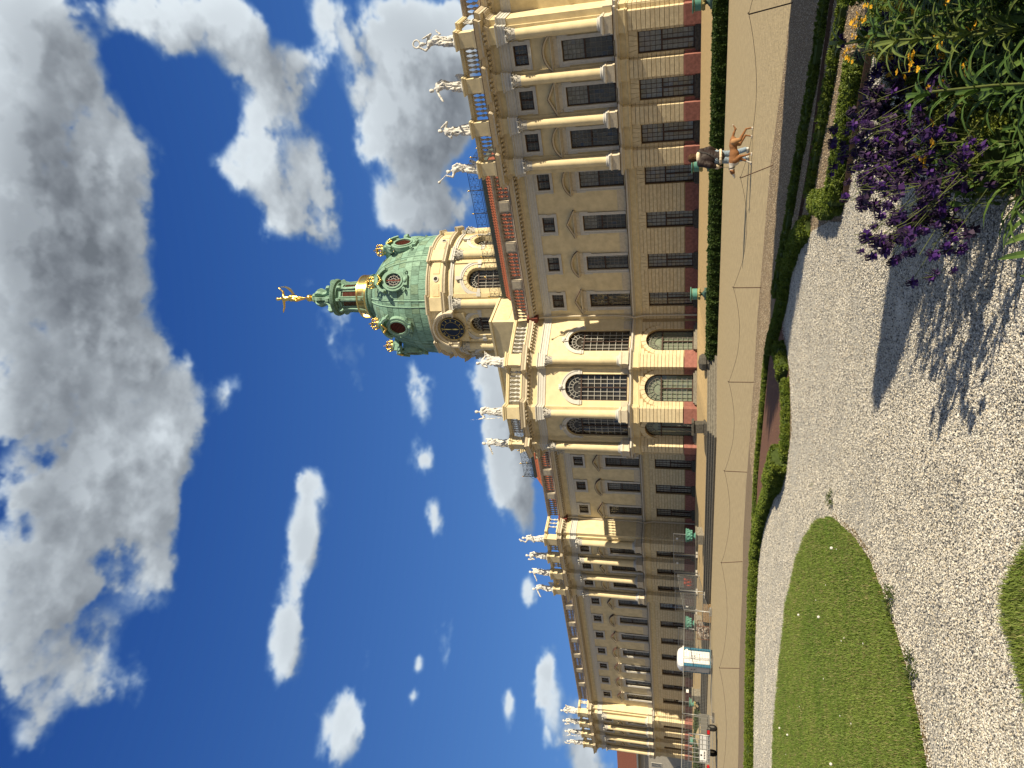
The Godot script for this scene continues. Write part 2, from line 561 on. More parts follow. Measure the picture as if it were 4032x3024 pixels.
func sky_block(az0: float, az1: float, el0: float, el1: float, w: int, h: int) -> Image:
	var lumps := FastNoiseLite.new()
	lumps.seed = 21
	lumps.noise_type = FastNoiseLite.TYPE_SIMPLEX_SMOOTH
	lumps.frequency = 6.5
	lumps.fractal_octaves = 6
	lumps.fractal_gain = 0.55
	lumps.fractal_lacunarity = 2.05
	var puff := FastNoiseLite.new()
	puff.seed = 8
	puff.noise_type = FastNoiseLite.TYPE_SIMPLEX_SMOOTH
	puff.fractal_type = FastNoiseLite.FRACTAL_RIDGED
	puff.frequency = 7.0
	puff.fractal_octaves = 5
	puff.fractal_gain = 0.5
	var cell := 8 if w > 1100 else 4
	var fields := bank_fields(az0, az1, el0, el1, w, h, cell)
	var bf: PackedFloat32Array = fields[0]
	var bg: PackedFloat32Array = fields[1]
	var bw: int = fields[2]
	var dens := PackedFloat32Array()
	dens.resize(w * h)
	var hz := 0
	var cs := PackedVector2Array()
	for i in w:
		var ra := deg_to_rad(az0 + (az1 - az0) * (i + 0.5) / w)
		cs.append(Vector2(sin(ra), -cos(ra)))
	for j in h:
		var el := el0 + (el1 - el0) * (j + 0.5) / h
		if el < -3.0: continue
		var ce := cos(deg_to_rad(el))
		var y := sin(deg_to_rad(el)) * 1.6
		for i in w:
			var f := bf[j * bw + i]
			if f < -0.60:
				dens[j * w + i] = -1.0
				continue
			var c := cs[i]
			var p := Vector3(c.x * ce, y, c.y * ce)
			var n := lumps.get_noise_3dv(p)
			var q := puff.get_noise_3d(p.x + n * 0.08, p.y + n * 0.08, p.z)
			dens[j * w + i] = f + n * 1.10 - q * 0.26
	var img := Image.create(w, h, false, Image.FORMAT_RGB8)
	var px := PackedByteArray()
	px.resize(w * h * 3)
	var ppd := w / (az1 - az0)
	var o1 := maxi(1, int(0.9 * ppd))
	var o2 := maxi(1, int(3.2 * ppd))
	for j in h:
		var el := el0 + (el1 - el0) * (j + 0.5) / h
		# clear air: deep blue aloft, paler near the horizon
		var t := clampf(el / 50.0, 0.0, 1.0)
		var tt := pow(t, 0.62)
		var air := Vector3(lerpf(0.47, 0.118, tt), lerpf(0.68, 0.275, tt), lerpf(0.925, 0.560, tt))
		for i in w:
			var k := (j * w + i) * 3
			if el < -2.5:
				px[k] = 120; px[k + 1] = 112; px[k + 2] = 92
				continue
			var p := dens[j * w + i]
			var a := smoothstep(-0.14, 0.30, p)
			var c := air
			if a > 0.0:
				# lit from the right (sun side) and above, thick parts grey
				var i1 := clampi(i + o1, 0, w - 1)
				var j1 := clampi(j - int(o1 * 0.7), 0, h - 1)
				var i2 := clampi(i + o2, 0, w - 1)
				var j2 := clampi(j - int(o2 * 0.7), 0, h - 1)
				var rise := (p - dens[j1 * w + i1]) * 0.55 + (p - dens[j2 * w + i2]) * 0.75
				var thick := smoothstep(0.05, 0.95, p)
				var lit := 0.80 + 0.26 * clampf(rise, -0.6, 0.6) - 0.05 * thick - 0.20 * bg[j * bw + i] * smoothstep(0.0, 0.75, p)
				lit = clampf(lit, 0.47, 0.95)
				var cl := Vector3(lit * 0.955 - 0.014, lit * 0.98, lit * 0.965 + 0.04)
				c = air.lerp(cl, a * (0.45 + 0.55 * smoothstep(0.0, 0.45, p)))
			px[k] = int(clampf(c.x, 0, 1) * 255.0)
			px[k + 1] = int(clampf(c.y, 0, 1) * 255.0)
			px[k + 2] = int(clampf(c.z, 0, 1) * 255.0)
	img.set_data(w, h, false, Image.FORMAT_RGB8, px)
	return img

func cloud_banks() -> Array:
	var out := []
	for q in CLOUDS:
		var a := deg_to_rad(q[4])
		out.append([q[0], q[1], q[2], q[3], q[4], q[5], cos(a), sin(a), q[6]])
	return out

const CLOUDS := [[31.9, 44.4, 2.6, 2.2, -23.0, 0.90, 0.50], [28.0, 43.7, 2.8, 2.3, -19.7, 0.90, 0.60], [23.8, 46.3, 3.4, 2.5, -17.1, 0.90, 0.70], [22.5, 43.4, 3.2, 2.7, -15.4, 0.90, 0.40], [16.8, 47.5, 3.6, 2.8, -12.0, 0.90, 1.00], [16.8, 43.8, 3.4, 2.7, -11.3, 0.90, 0.60], [9.2, 48.3, 3.7, 2.8, -6.4, 0.90, 1.00], [10.9, 45.2, 3.4, 2.7, -7.2, 0.90, 0.80], [0.9, 48.7, 4.0, 2.8, -0.2, 0.90, 1.00], [3.7, 45.2, 3.5, 3.0, -2.1, 0.90, 0.80], [-0.4, 42.5, 3.0, 2.6, 0.8, 0.80, 0.25], [-1.7, 40.4, 2.3, 1.4, 1.6, 0.60, 0.10], [-6.4, 47.2, 4.0, 3.4, 5.2, 0.90, 0.90], [-7.1, 43.3, 3.6, 3.1, 5.4, 0.80, 0.20], [-6.0, 39.8, 2.0, 1.5, 4.4, 0.40, 0.10], [-14.2, 47.4, 3.6, 2.8, 11.0, 0.90, 0.90], [-13.3, 43.7, 3.1, 3.0, 9.8, 0.80, -0.10], [-11.7, 40.2, 2.6, 1.8, 8.1, 0.45, 0.20], [-21.3, 46.3, 3.5, 2.8, 16.2, 0.80, 0.60], [-19.5, 42.6, 3.0, 2.5, 14.0, 0.70, 0.20], [-19.1, 39.5, 2.5, 1.3, 12.9, 0.35, 0.10], [-27.1, 44.9, 2.8, 2.2, 20.4, 0.60, 0.40], [-25.5, 42.4, 2.3, 1.9, 18.3, 0.45, 0.20], [-32.2, 44.2, 2.1, 1.4, 24.2, 0.45, 0.30], [-27.1, 38.9, 1.7, 1.1, 18.4, 0.30, 0.10], [31.8, 38.3, 1.6, 1.5, -20.4, 0.75, 0.20], [30.2, 37.0, 1.5, 1.8, -18.7, 0.75, 0.10], [30.5, 34.9, 1.7, 2.0, -18.1, 0.75, 0.20], [29.9, 33.3, 1.7, 1.8, -16.9, 0.60, 0.30], [27.7, 32.1, 1.8, 1.7, -15.0, 0.70, 0.10], [24.8, 31.2, 2.1, 1.9, -12.9, 0.75, 0.20], [20.1, 32.5, 1.9, 1.8, -10.6, 0.75, 0.00], [21.8, 30.6, 2.2, 1.9, -10.9, 0.75, 0.20], [18.8, 30.0, 2.0, 2.0, -9.1, 0.70, 0.30], [18.5, 34.0, 1.5, 1.4, -10.1, 0.70, 0.00], [16.2, 31.7, 2.0, 2.0, -8.1, 0.70, 0.20], [15.3, 29.6, 2.0, 2.0, -7.1, 0.60, 0.30], [12.3, 29.1, 1.7, 1.7, -5.5, 0.40, 0.20], [13.3, 32.4, 1.4, 1.3, -6.6, 0.50, 0.10], [25.9, 28.9, 1.8, 1.6, -12.6, 0.60, 0.40], [29.5, 25.4, 1.7, 1.9, -13.0, 0.70, 0.30], [27.7, 23.8, 1.8, 1.9, -11.3, 0.70, 0.40], [28.4, 21.5, 1.8, 2.0, -10.6, 0.75, 0.50], [24.3, 23.7, 1.9, 1.8, -9.7, 0.65, 0.30], [26.0, 20.2, 2.2, 2.0, -8.9, 0.75, 0.60], [27.0, 18.0, 2.1, 1.8, -8.3, 0.75, 0.60], [21.7, 22.2, 2.3, 2.1, -8.0, 0.70, 0.50], [22.6, 19.6, 2.3, 2.1, -7.3, 0.75, 0.70], [19.6, 24.3, 1.7, 1.7, -7.8, 0.60, 0.30], [17.4, 22.3, 2.0, 2.1, -6.2, 0.75, 0.60], [19.0, 19.7, 2.0, 1.9, -6.0, 0.75, 0.80], [14.3, 23.1, 1.7, 1.9, -5.1, 0.75, 0.40], [14.7, 20.4, 1.8, 2.0, -4.6, 0.70, 0.90], [21.4, 18.2, 2.0, 1.4, -6.4, 0.60, 0.70], [14.6, 17.9, 1.8, 1.3, -4.0, 0.40, 0.40], [7.7, 31.4, 2.1, 1.5, -3.5, 0.32, 0.10], [4.8, 29.5, 2.5, 1.4, -1.8, 0.28, 0.10], [2.7, 27.8, 1.8, 1.4, -0.7, 0.22, 0.10], [-9.7, 30.1, 1.8, 1.0, 5.4, 0.40, 0.10], [-12.9, 30.5, 2.4, 1.1, 7.2, 0.55, 0.20], [-16.4, 29.9, 2.0, 1.0, 8.9, 0.50, 0.20], [-20.7, 30.4, 2.6, 1.0, 11.4, 0.55, 0.20], [-24.0, 30.1, 1.6, 0.8, 13.2, 0.45, 0.10], [-23.9, 24.2, 1.7, 0.7, 10.9, 0.42, 0.10], [-26.7, 24.6, 1.8, 0.8, 12.4, 0.50, 0.10], [-29.4, 25.2, 2.0, 1.0, 14.1, 0.55, 0.20], [0.3, 22.7, 2.2, 1.1, 0.4, 0.45, 0.20], [-2.9, 22.1, 2.2, 1.2, 1.7, 0.50, 0.20], [-6.8, 21.4, 1.6, 1.0, 3.1, 0.42, 0.20], [-11.4, 20.6, 1.6, 0.7, 4.6, 0.42, 0.10], [-12.6, 20.0, 1.1, 0.6, 4.9, 0.40, 0.10], [-22.2, 18.6, 1.5, 0.5, 8.0, 0.40, 0.10], [-20.1, 18.0, 1.5, 0.5, 7.0, 0.40, 0.10], [-23.1, 20.5, 0.7, 0.5, 9.1, 0.42, 0.10], [-25.7, 20.5, 0.7, 0.4, 10.1, 0.42, 0.10], [-1.6, 36.5, 2.4, 1.3, 1.5, 0.24, 0.10], [-7.5, 35.3, 2.1, 1.6, 4.9, 0.22, 0.10], [1.1, 16.3, 2.2, 1.1, 0.2, 0.60, 0.30], [-2.3, 15.7, 2.6, 1.4, 1.2, 0.70, 0.40], [-5.8, 15.2, 2.2, 1.5, 2.1, 0.65, 0.50], [-9.2, 14.6, 2.2, 1.5, 2.9, 0.65, 0.50], [-11.7, 13.1, 2.0, 1.0, 3.3, 0.60, 0.50], [-17.1, 12.4, 1.2, 0.7, 4.4, 0.65, 0.40], [-22.7, 10.9, 1.9, 0.8, 5.1, 0.60, 0.40], [-25.2, 10.4, 2.2, 0.9, 5.5, 0.65, 0.40], [-25.3, 13.3, 1.2, 0.4, 6.8, 0.35, 0.10], [-28.2, 7.3, 1.7, 1.6, 4.5, 0.70, 0.50], [-25.6, 7.9, 1.5, 0.8, 4.4, 0.40, 0.30]]

# ---------------------------------------------------------------- palace
const Y0 := 1.26      # foot of the wall
const YPL := 2.22     # top of the red plinth
const YB := 5.62      # top of the rustication
const YS := 6.5       # top of the string course
const YA := 13.24     # underside of the architrave
const YC := 15.05     # top of the cornice
const YR := 16.55     # top of the balustrade
var cache := {}

# wall sheet with openings: cols = [[x0, x1, [[y0, y1, arched], ...]], ...] sorted by x
func wall_sheet(g: Geo, x0: float, x1: float, y0: float, y1: float, cols: Array, z: float, depth: float) -> void:
	var x := x0
	for c in cols:
		if c[0] > x + 0.001: g.quad(V(x, y0, z), V(c[0], y0, z), V(c[0], y1, z), V(x, y1, z))
		var y := y0
		for h in c[2]:
			if h[0] > y + 0.001: g.quad(V(c[0], y, z), V(c[1], y, z), V(c[1], h[0], z), V(c[0], h[0], z))
			var a: float = c[0]
			var b: float = c[1]
			var zb := z - depth
			if h[0] > y0 - 0.001: g.quad(V(a, h[0], z), V(b, h[0], z), V(b, h[0], zb), V(a, h[0], zb))
			if h[2]:
				var r := (b - a) * 0.5
				var ys: float = h[1] - r
				var m := (a + b) * 0.5
				g.quad(V(a, h[0], zb), V(a, h[0], z), V(a, ys, z), V(a, ys, zb))
				g.quad(V(b, h[0], z), V(b, h[0], zb), V(b, ys, zb), V(b, ys, z))
				var seg := 20
				for i in seg:
					var t0 := PI * i / seg
					var t1 := PI * (i + 1) / seg
					var p0 := Vector2(m + cos(t0) * r, ys + sin(t0) * r)
					var p1 := Vector2(m + cos(t1) * r, ys + sin(t1) * r)
					g.quad(V(p1.x, p1.y, z), V(p0.x, p0.y, z), V(p0.x, h[1], z), V(p1.x, h[1], z))
					g.quad(V(p0.x, p0.y, z), V(p0.x, p0.y, zb), V(p1.x, p1.y, zb), V(p1.x, p1.y, z))
			else:
				g.quad(V(a, h[0], zb), V(a, h[0], z), V(a, h[1], z), V(a, h[1], zb))
				g.quad(V(b, h[0], z), V(b, h[0], zb), V(b, h[1], zb), V(b, h[1], z))
				g.quad(V(a, h[1], zb), V(b, h[1], zb), V(b, h[1], z), V(a, h[1], z))
			y = h[1]
		if y1 > y + 0.001: g.quad(V(c[0], y, z), V(c[1], y, z), V(c[1], y1, z), V(c[0], y1, z))
		x = c[1]
	if x1 > x + 0.001: g.quad(V(x, y0, z), V(x1, y0, z), V(x1, y1, z), V(x, y1, z))

func arch_strip(g: Geo, xc: float, yc: float, r0: float, r1: float, z0: float, z1: float, a0 := 0.0, a1 := PI, seg := 20) -> void:
	for i in seg:
		var t0 := a0 + (a1 - a0) * i / seg
		var t1 := a0 + (a1 - a0) * (i + 1) / seg
		var c0 := Vector2(cos(t0), sin(t0))
		var c1 := Vector2(cos(t1), sin(t1))
		var A := V(xc + c0.x * r0, yc + c0.y * r0, z1)
		var B := V(xc + c0.x * r1, yc + c0.y * r1, z1)
		var C := V(xc + c1.x * r1, yc + c1.y * r1, z1)
		var D := V(xc + c1.x * r0, yc + c1.y * r0, z1)
		var k := V(0, 0, z0 - z1)
		g.quad(A, B, C, D)
		g.quad(B, B + k, C + k, C)
		g.quad(A + k, A, D, D + k)
		if i == 0: g.quad(A + k, B + k, B, A)
		if i == seg - 1: g.quad(D, C, C + k, D + k)

# a window: frame and glazing bars are one mesh, each pane a child where panes can be told apart
# rows: heights in panes below and above the transom
func make_window(parent: Node, F: Transform3D, xc: float, w: float, y0: float, y1: float, zf: float, cols: int, lower: int, upper: int, transom: float, opt := {}) -> void:
	var key := "win%s" % [[w, y1 - y0, cols, lower, upper, transom, opt.get("arch", false), opt.get("mullion", false), opt.get("white", false)]]
	var arch: bool = opt.get("arch", false)
	var hw := w * 0.5
	var h := y1 - y0
	var fr := 0.055
	var bar := 0.014 if not opt.get("thick", false) else 0.017
	var yt := h * transom
	var ys := h - hw if arch else h
	var panes := []
	if not cache.has(key):
		var g := Geo.new()
		g.box(-hw, -hw + fr, 0, ys, -0.05, 0.05)
		g.box(hw - fr, hw, 0, ys, -0.05, 0.05)
		g.box(-hw + fr, hw - fr, 0, fr * 1.6, -0.049, 0.049)
		if not arch: g.box(-hw + fr, hw - fr, h - fr, h, -0.049, 0.049)
		g.box(-hw + fr, hw - fr, yt - 0.05, yt + 0.05, -0.047, 0.062)
		if opt.get("mullion", false):
			g.box(-0.045, 0.045, fr * 1.6, yt - 0.05, -0.048, 0.058)
			if not arch and not opt.get("top_open", false): g.box(-0.03, 0.03, yt + 0.05, h - fr, -0.046, 0.052)
		var b := Geo.new()
		var lo0 := fr * 1.6
		var lo1 := yt - 0.05
		var x0 := -hw + fr
		var dx := (w - 2 * fr) / cols
		for i in range(1, cols):
			if opt.get("mullion", false) and i * 2 == cols: continue
			b.box(x0 + dx * i - bar, x0 + dx * i + bar, lo0, lo1, -0.02, 0.024)
		for j in range(1, lower):
			var y := lo0 + (lo1 - lo0) * j / lower
			b.box(x0, -x0, y - bar, y + bar, -0.021, 0.022)
		if arch:
			var r := hw
			arch_strip(g, 0, ys, r - fr, r, -0.05, 0.05)
			var yb := yt + 0.05
			if ys > yb + 0.1:
				for i in range(1, cols): b.box(x0 + dx * i - bar, x0 + dx * i + bar, yb, ys, -0.02, 0.024)
			arch_strip(b, 0, ys, r * 0.42, r * 0.42 + bar * 2, -0.02, 0.02)
			arch_strip(b, 0, ys, r * 0.72, r * 0.72 + bar * 2, -0.02, 0.02)
			for i in range(1, 8):
				var t := PI * i / 8.0
				var d := V(cos(t), sin(t), 0)
				b.obox(V(0, ys, 0) + d * r * 0.69, V(r * 0.54, bar * 2, 0.04), Basis(d, V(-d.y, d.x, 0), V(0, 0, 1)))
		else:
			var up0 := yt + 0.05
			var up1 := h - fr
			for i in range(1, cols):
				if opt.get("mullion", false) and not opt.get("top_open", false) and i * 2 == cols: continue
				b.box(x0 + dx * i - bar, x0 + dx * i + bar, up0, up1, -0.02, 0.024)
			for j in range(1, upper):
				var y := up0 + (up1 - up0) * j / upper
				b.box(x0, -x0, y - bar, y + bar, -0.021, 0.022)
		cache[key] = [g.mesh(), b.mesh()]
	var wn := obj("window", cache[key][0], M.window_wood if not opt.get("white_frame", false) else M.muntin_white, parent, F * Transform3D(Basis.IDENTITY, V(xc, y0, zf)))
	obj("glazing_bars", cache[key][1], opt.get("bars", M.muntin_white if opt.get("white", false) else M.muntin), wn)
	# panes
	var lo0 := fr * 1.6
	var lo1 := yt - 0.05
	var x0 := -hw + fr
	var dx := (w - 2 * fr) / cols
	if opt.get("panes", false):
		var set := [[lo0, lo1, lower]]
		if not arch: set.append([yt + 0.05, h - fr, upper])
		for q in set:
			var dy: float = (q[1] - q[0]) / q[2]
			var pk := "pane%.3f_%.3f" % [dx, dy]
			if not cache.has(pk):
				var g := Geo.new()
				g.quad(V(-dx * 0.5, -dy * 0.5, 0), V(dx * 0.5, -dy * 0.5, 0), V(dx * 0.5, dy * 0.5, 0), V(-dx * 0.5, dy * 0.5, 0))
				cache[pk] = g.mesh()
			for j in int(q[2]):
				for i in cols:
					var tl := Basis(V(1, 0, 0), rng.randfn(0, 0.02)) * Basis(V(0, 1, 0), rng.randfn(0, 0.022))
					obj("pane", cache[pk], M.glass, wn, Transform3D(tl, V(x0 + dx * (i + 0.5), q[0] + dy * (j + 0.5), rng.randf_range(-0.003, 0.003))))
		if arch:
			obj("fanlight_glass", fan_glass(hw - fr, h, ys, yt), M.glass, wn)
	else:
		var gk := "glass" + key
		if not cache.has(gk):
			if arch:
				var g := Geo.new()
				g.quad(V(x0, lo0, 0), V(-x0, lo0, 0), V(-x0, yt, 0), V(x0, yt, 0))
				g.add(fan_geo(hw - fr, ys, yt))
				cache[gk] = g.mesh()
			else:
				var g := Geo.new()
				g.quad(V(x0, lo0, 0), V(-x0, lo0, 0), V(-x0, h - fr, 0), V(x0, h - fr, 0))
				cache[gk] = g.mesh()
		obj("glazing", cache[gk], M.glass, wn, Transform3D(Basis(V(1, 0, 0), rng.randfn(0, 0.006)) * Basis(V(0, 1, 0), rng.randfn(0, 0.008)), Vector3.ZERO))
	# behind the glass a blind, in some windows a sheet painted dark for an unlit room
	var g2 := Geo.new()
	g2.box(-hw, hw, 0, h, -0.16, -0.14)
	var bm: Material = opt.get("blind", M.blind)
	if not arch and bm == M.blind and rng.randf() < 0.35: bm = M.blind_b
	obj("blind", g2.mesh(), bm, wn)  # no blind where an interior tone is passed: room shade painted on the sheet
	# here and there a curtain or a half-drawn blind hangs nearer the glass
	if not arch and rng.randf() < 0.4:
		var g3 := Geo.new()
		if rng.randf() < 0.5: g3.box(-hw + 0.02, hw - 0.02, h * rng.randf_range(0.55, 0.85), h, -0.11, -0.10)
		else:
			for s in 5:
				g3.box(-hw + s * 0.055, -hw + s * 0.055 + 0.05, 0.03, h, -0.12 + 0.015 * (s % 2), -0.10 + 0.015 * (s % 2))
				g3.box(hw - s * 0.055 - 0.05, hw - s * 0.055, 0.03, h, -0.12 + 0.015 * (s % 2), -0.10 + 0.015 * (s % 2))
		obj("curtain", g3.mesh(), M.curtain if bm != M.interior_grey else M.blind_b, wn)

func fan_geo(r: float, ys: float, yt: float) -> Geo:
	var g := Geo.new()
	g.quad(V(-r, yt, 0), V(r, yt, 0), V(r, ys, 0), V(-r, ys, 0))
	for i in 14:
		var t0 := PI * i / 14.0
		var t1 := PI * (i + 1) / 14.0
		g.tri(V(0, ys, 0), V(cos(t0) * r, ys + sin(t0) * r, 0), V(cos(t1) * r, ys + sin(t1) * r, 0))
	return g

func fan_glass(r: float, _h: float, ys: float, yt: float) -> Mesh:
	var k := "fan%.3f_%.3f" % [r, ys - yt]
	if not cache.has(k): cache[k] = fan_geo(r, ys, yt).mesh()
	return cache[k]

# moulded stone frame round an opening, with ears at the top
func surround_mesh(hw: float, h: float, t: float, ear: float, bottom: bool) -> Mesh:
	var key := "sur%s" % [[hw, h, t, ear, bottom]]
	if cache.has(key): return cache[key]
	var g := Geo.new()
	var y0 := -t if bottom else 0.0
	for s: float in [-1.0, 1.0]:
		var a := minf(s * hw, s * (hw + t))
		var b := maxf(s * hw, s * (hw + t))
		g.box(a, b, y0, h, 0.0, 0.07)
		var c := s * (hw + t)
		g.box(minf(c - s * 0.07, c), maxf(c - s * 0.07, c), y0, h, 0.0, 0.10)
		var e := s * (hw + t + ear)
		g.box(minf(c + s * 0.002, e), maxf(c + s * 0.002, e), h - 0.42, h + t, 0.0, 0.098)
		if bottom: g.box(minf(c + s * 0.002, e), maxf(c + s * 0.002, e), y0 - 0.002, y0 + 0.36, 0.0, 0.098)
	g.box(-hw - t, hw + t, h + 0.001, h + t, 0.0, 0.071)
	g.box(-hw - t, hw + t, h + t - 0.07, h + t + 0.002, 0.0, 0.101)
	if bottom:
		g.box(-hw - 0.001, hw + 0.001, -t, -0.001, 0.0, 0.071)
		g.box(-hw - t, hw + t, -t - 0.002, -t + 0.07, 0.0, 0.101)
	cache[key] = g.mesh()
	return cache[key]

func pediment_parts(parent: Node, F: Transform3D, xc: float, y: float, hw: float, round_top: bool) -> void:
	var key := "ped%s" % round_top
	if not cache.has(key):
		var g := Geo.new()
		# bed cornice
		g.sweep(pv([-hw, 0, hw, 0]), pv([0.0, 0.0, 0.16, 0.0, 0.16, 0.05, 0.26, 0.09, 0.26, 0.14, 0.0, 0.14]))
		var roof := Geo.new()
		var tym := Geo.new()
		var prof := [[0.0, 0.0, 0.10], [0.05, 0.16, 0.20], [0.13, 0.26, 0.30]]
		var pts := []
		var rise := 0.56
		if round_top:
			var r := (hw * hw + rise * rise) / (2 * rise)
			var am := asin(hw / r)
			for i in 13:
				var a := -am + 2 * am * i / 12.0
				pts.append(Vector2(sin(a) * r, 0.14 + rise - r + cos(a) * r))
		else:
			pts = [Vector2(-hw, 0.14), Vector2(0, 0.14 + rise), Vector2(hw, 0.14)]
		for i in pts.size() - 1:
			var p: Vector2 = pts[i]
			var q: Vector2 = pts[i + 1]
			var d := V(0, -0.13, 0)
			var A := V(p.x, p.y, 0.0)
			var B := V(q.x, q.y, 0.0)
			g.hexa([A + d + V(0, 0, 0.22), B + d + V(0, 0, 0.22), B + V(0, -0.02, 0.26), A + V(0, -0.02, 0.26), A + d, B + d, B + V(0, -0.02, 0), A + V(0, -0.02, 0)])
			roof.hexa([A + V(0, -0.019, 0.285), B + V(0, -0.019, 0.285), B + V(0, 0.012, 0.285), A + V(0, 0.012, 0.285), A + V(0, -0.019, 0), B + V(0, -0.019, 0), B + V(0, 0.012, 0), A + V(0, 0.012, 0)])
			tym.quad(V(p.x, 0.14, 0.03), V(q.x, 0.14, 0.03), B + V(0, -0.1, 0.03), A + V(0, -0.1, 0.03))
		var br := Geo.new()
		br.sweep(pv([-0.09, 0, 0.09, 0]), pv([0.0, -0.30, 0.05, -0.30, 0.10, -0.2, 0.09, -0.12, 0.15, -0.05, 0.15, -0.001, 0.0, -0.001]))
		cache[key] = [g.mesh(), roof.mesh(), tym.mesh(), br.mesh()]
	var X := F * Transform3D(Basis.IDENTITY, V(xc, y, 0))
	var p := obj("pediment", cache[key][0], M.trim_cream, parent, X)
	obj("pediment_roof", cache[key][1], M.flashing, p)
	obj("tympanum", cache[key][2], M.plaster_b, p)
	for s: float in [-1.0, 1.0]: obj("bracket", cache[key][3], M.trim_cream, p, T(s * 0.86, 0, 0))

func rustic_mesh(w: float, h: float, d: float) -> Mesh:
	var k := "rus%.3f_%.3f_%.3f" % [w, h, d]
	if not cache.has(k):
		var g := Geo.new()
		g.cbox(-w * 0.5, w * 0.5, 0, h, 0, d, 0.014)
		cache[k] = g.mesh()
	return cache[k]

# courses of rusticated blocks between x0 and x1
func courses(parent: Node, F: Transform3D, x0: float, x1: float, y0: float, y1: float, z0: float, z1: float, from_k := 0, to_k := 12) -> void:
	var n := 12
	var ch := (YB - YPL - 0.05) / n
	for k in range(from_k, to_k):
		var y := YPL + 0.05 + ch * k
		if y < y0 - 0.01 or y + ch > y1 + 0.02: continue
		obj("stone_course", rustic_mesh(x1 - x0, ch - 0.026, z1 - z0), M.rustic if (k * 7 + int(x0 * 3)) % 3 else M.rustic_b, parent, F * Transform3D(Basis.IDENTITY, V((x0 + x1) * 0.5, y + 0.013, z0)))

func voussoirs(parent: Node, F: Transform3D, xc: float, w: float, y: float, top: float, z0: float, z1: float) -> void:
	var n := 5
	for i in n:
		var a := (float(i) / n - 0.5)
		var b := (float(i + 1) / n - 0.5)
		var k := "vou%d_%.3f" % [i, w]
		if not cache.has(k):
			var g := Geo.new()
			var e := 0.012
			var s := 1.30
			var h := top - y
			g.hexa([V(a * w + e, 0, z1 - z0), V(b * w - e, 0, z1 - z0), V(b * w * s - e, h, z1 - z0), V(a * w * s + e, h, z1 - z0), V(a * w + e, 0, 0), V(b * w - e, 0, 0), V(b * w * s - e, h, 0), V(a * w * s + e, h, 0)])
			cache[k] = g.mesh()
		obj("voussoir", cache[k], M.rustic, parent, F * Transform3D(Basis.IDENTITY, V(xc, y, z0)))

func ground_bay(parent: Node, F: Transform3D, xc: float, w: float, opt: Dictionary) -> void:
	# window, lintel stones, sill and step of one ground floor bay
	opt["bars"] = M.window_wood
	make_window(parent, F, xc, w - 0.02, 1.62, 5.04, -0.17, 4, 6, 4, 0.58, opt)
	voussoirs(parent, F, xc, w, 5.07, YB - 0.02, 0.02, 0.07)
	var g := Geo.new()
	g.box(-w * 0.5 - 0.10, w * 0.5 + 0.10, Y0 - 0.1, 1.56, -0.3, 0.20)
	g.box(-w * 0.5 - 0.02, w * 0.5 + 0.02, 1.56, 1.62, -0.3, 0.12)
	obj("door_step", g.mesh(), M.dark_stone, parent, F * Transform3D(Basis.IDENTITY, V(xc, 0, 0)))

func upper_bay(parent: Node, F: Transform3D, xc: float, round_top: bool, opt: Dictionary) -> void:
	opt["blind"] = M.interior_grey
	make_window(parent, F, xc, 1.24, 6.56, 9.82, -0.15, 4, 5, 5, 0.56, opt)
	obj("window_surround", surround_mesh(0.63, 3.28, 0.24, 0.08, false), M.trim, parent, F * Transform3D(Basis.IDENTITY, V(xc, 6.55, 0)))
	var g := Geo.new()
	g.box(-0.78, 0.78, 10.07, 10.40, 0.0, 0.06)
	obj("lintel", g.mesh(), M.trim_cream, parent, F * Transform3D(Basis.IDENTITY, V(xc, 0, 0)))
	pediment_parts(parent, F, xc, 10.40, 1.12, round_top)
	var o2 := opt.duplicate()
	o2["mullion"] = true
	o2["panes"] = opt.get("small_panes", false)
	o2["thick"] = false
	make_window(parent, F, xc, 1.22, 12.06, 12.98, -0.12, 4, 3, 0, 0.985, o2)
	obj("window_surround", surround_mesh(0.62, 0.94, 0.22, 0.06, true), M.trim, parent, F * Transform3D(Basis.IDENTITY, V(xc, 12.05, 0)))

const ENT_ARCH := [0.0, 13.24, 0.06, 13.24, 0.06, 13.42, 0.09, 13.43, 0.09, 13.62, 0.12, 13.63, 0.12, 13.76, 0.20, 13.82, 0.20, 13.879, 0.0, 13.879]
const ENT_FRIEZE := [0.0, 13.88, 0.05, 13.88, 0.05, 14.30, 0.0, 14.30]
const ENT_CORN := [0.0, 14.301, 0.08, 14.301, 0.11, 14.38, 0.18, 14.44, 0.18, 14.64, 0.58, 14.66, 0.58, 14.80, 0.62, 14.83, 0.70, 14.95, 0.72, 15.02, 0.0, 15.02]
const ENT_FLASH := [0.0, 15.021, 0.75, 15.021, 0.75, 15.05, 0.0, 15.07]
const STRING := [0.0, 6.16, 0.10, 6.16, 0.14, 6.24, 0.30, 6.28, 0.34, 6.34, 0.34, 6.43, 0.0, 6.43]
const STRING_FLASH := [0.0, 6.431, 0.37, 6.431, 0.37, 6.46, 0.0, 6.50]
const BAND := [0.0, 5.621, 0.07, 5.621, 0.07, 5.70, 0.10, 5.72, 0.10, 5.78, 0.06, 5.80, 0.06, 6.159, 0.0, 6.159]
const PAR_BASE := [-0.30, 15.06, 0.10, 15.06, 0.10, 15.26, 0.04, 15.30, 0.04, 15.36, -0.30, 15.36]
const PAR_RAIL := [-0.33, 16.27, 0.04, 16.27, 0.10, 16.33, 0.10, 16.42, 0.14, 16.45, 0.14, 16.54, -0.40, 16.54]

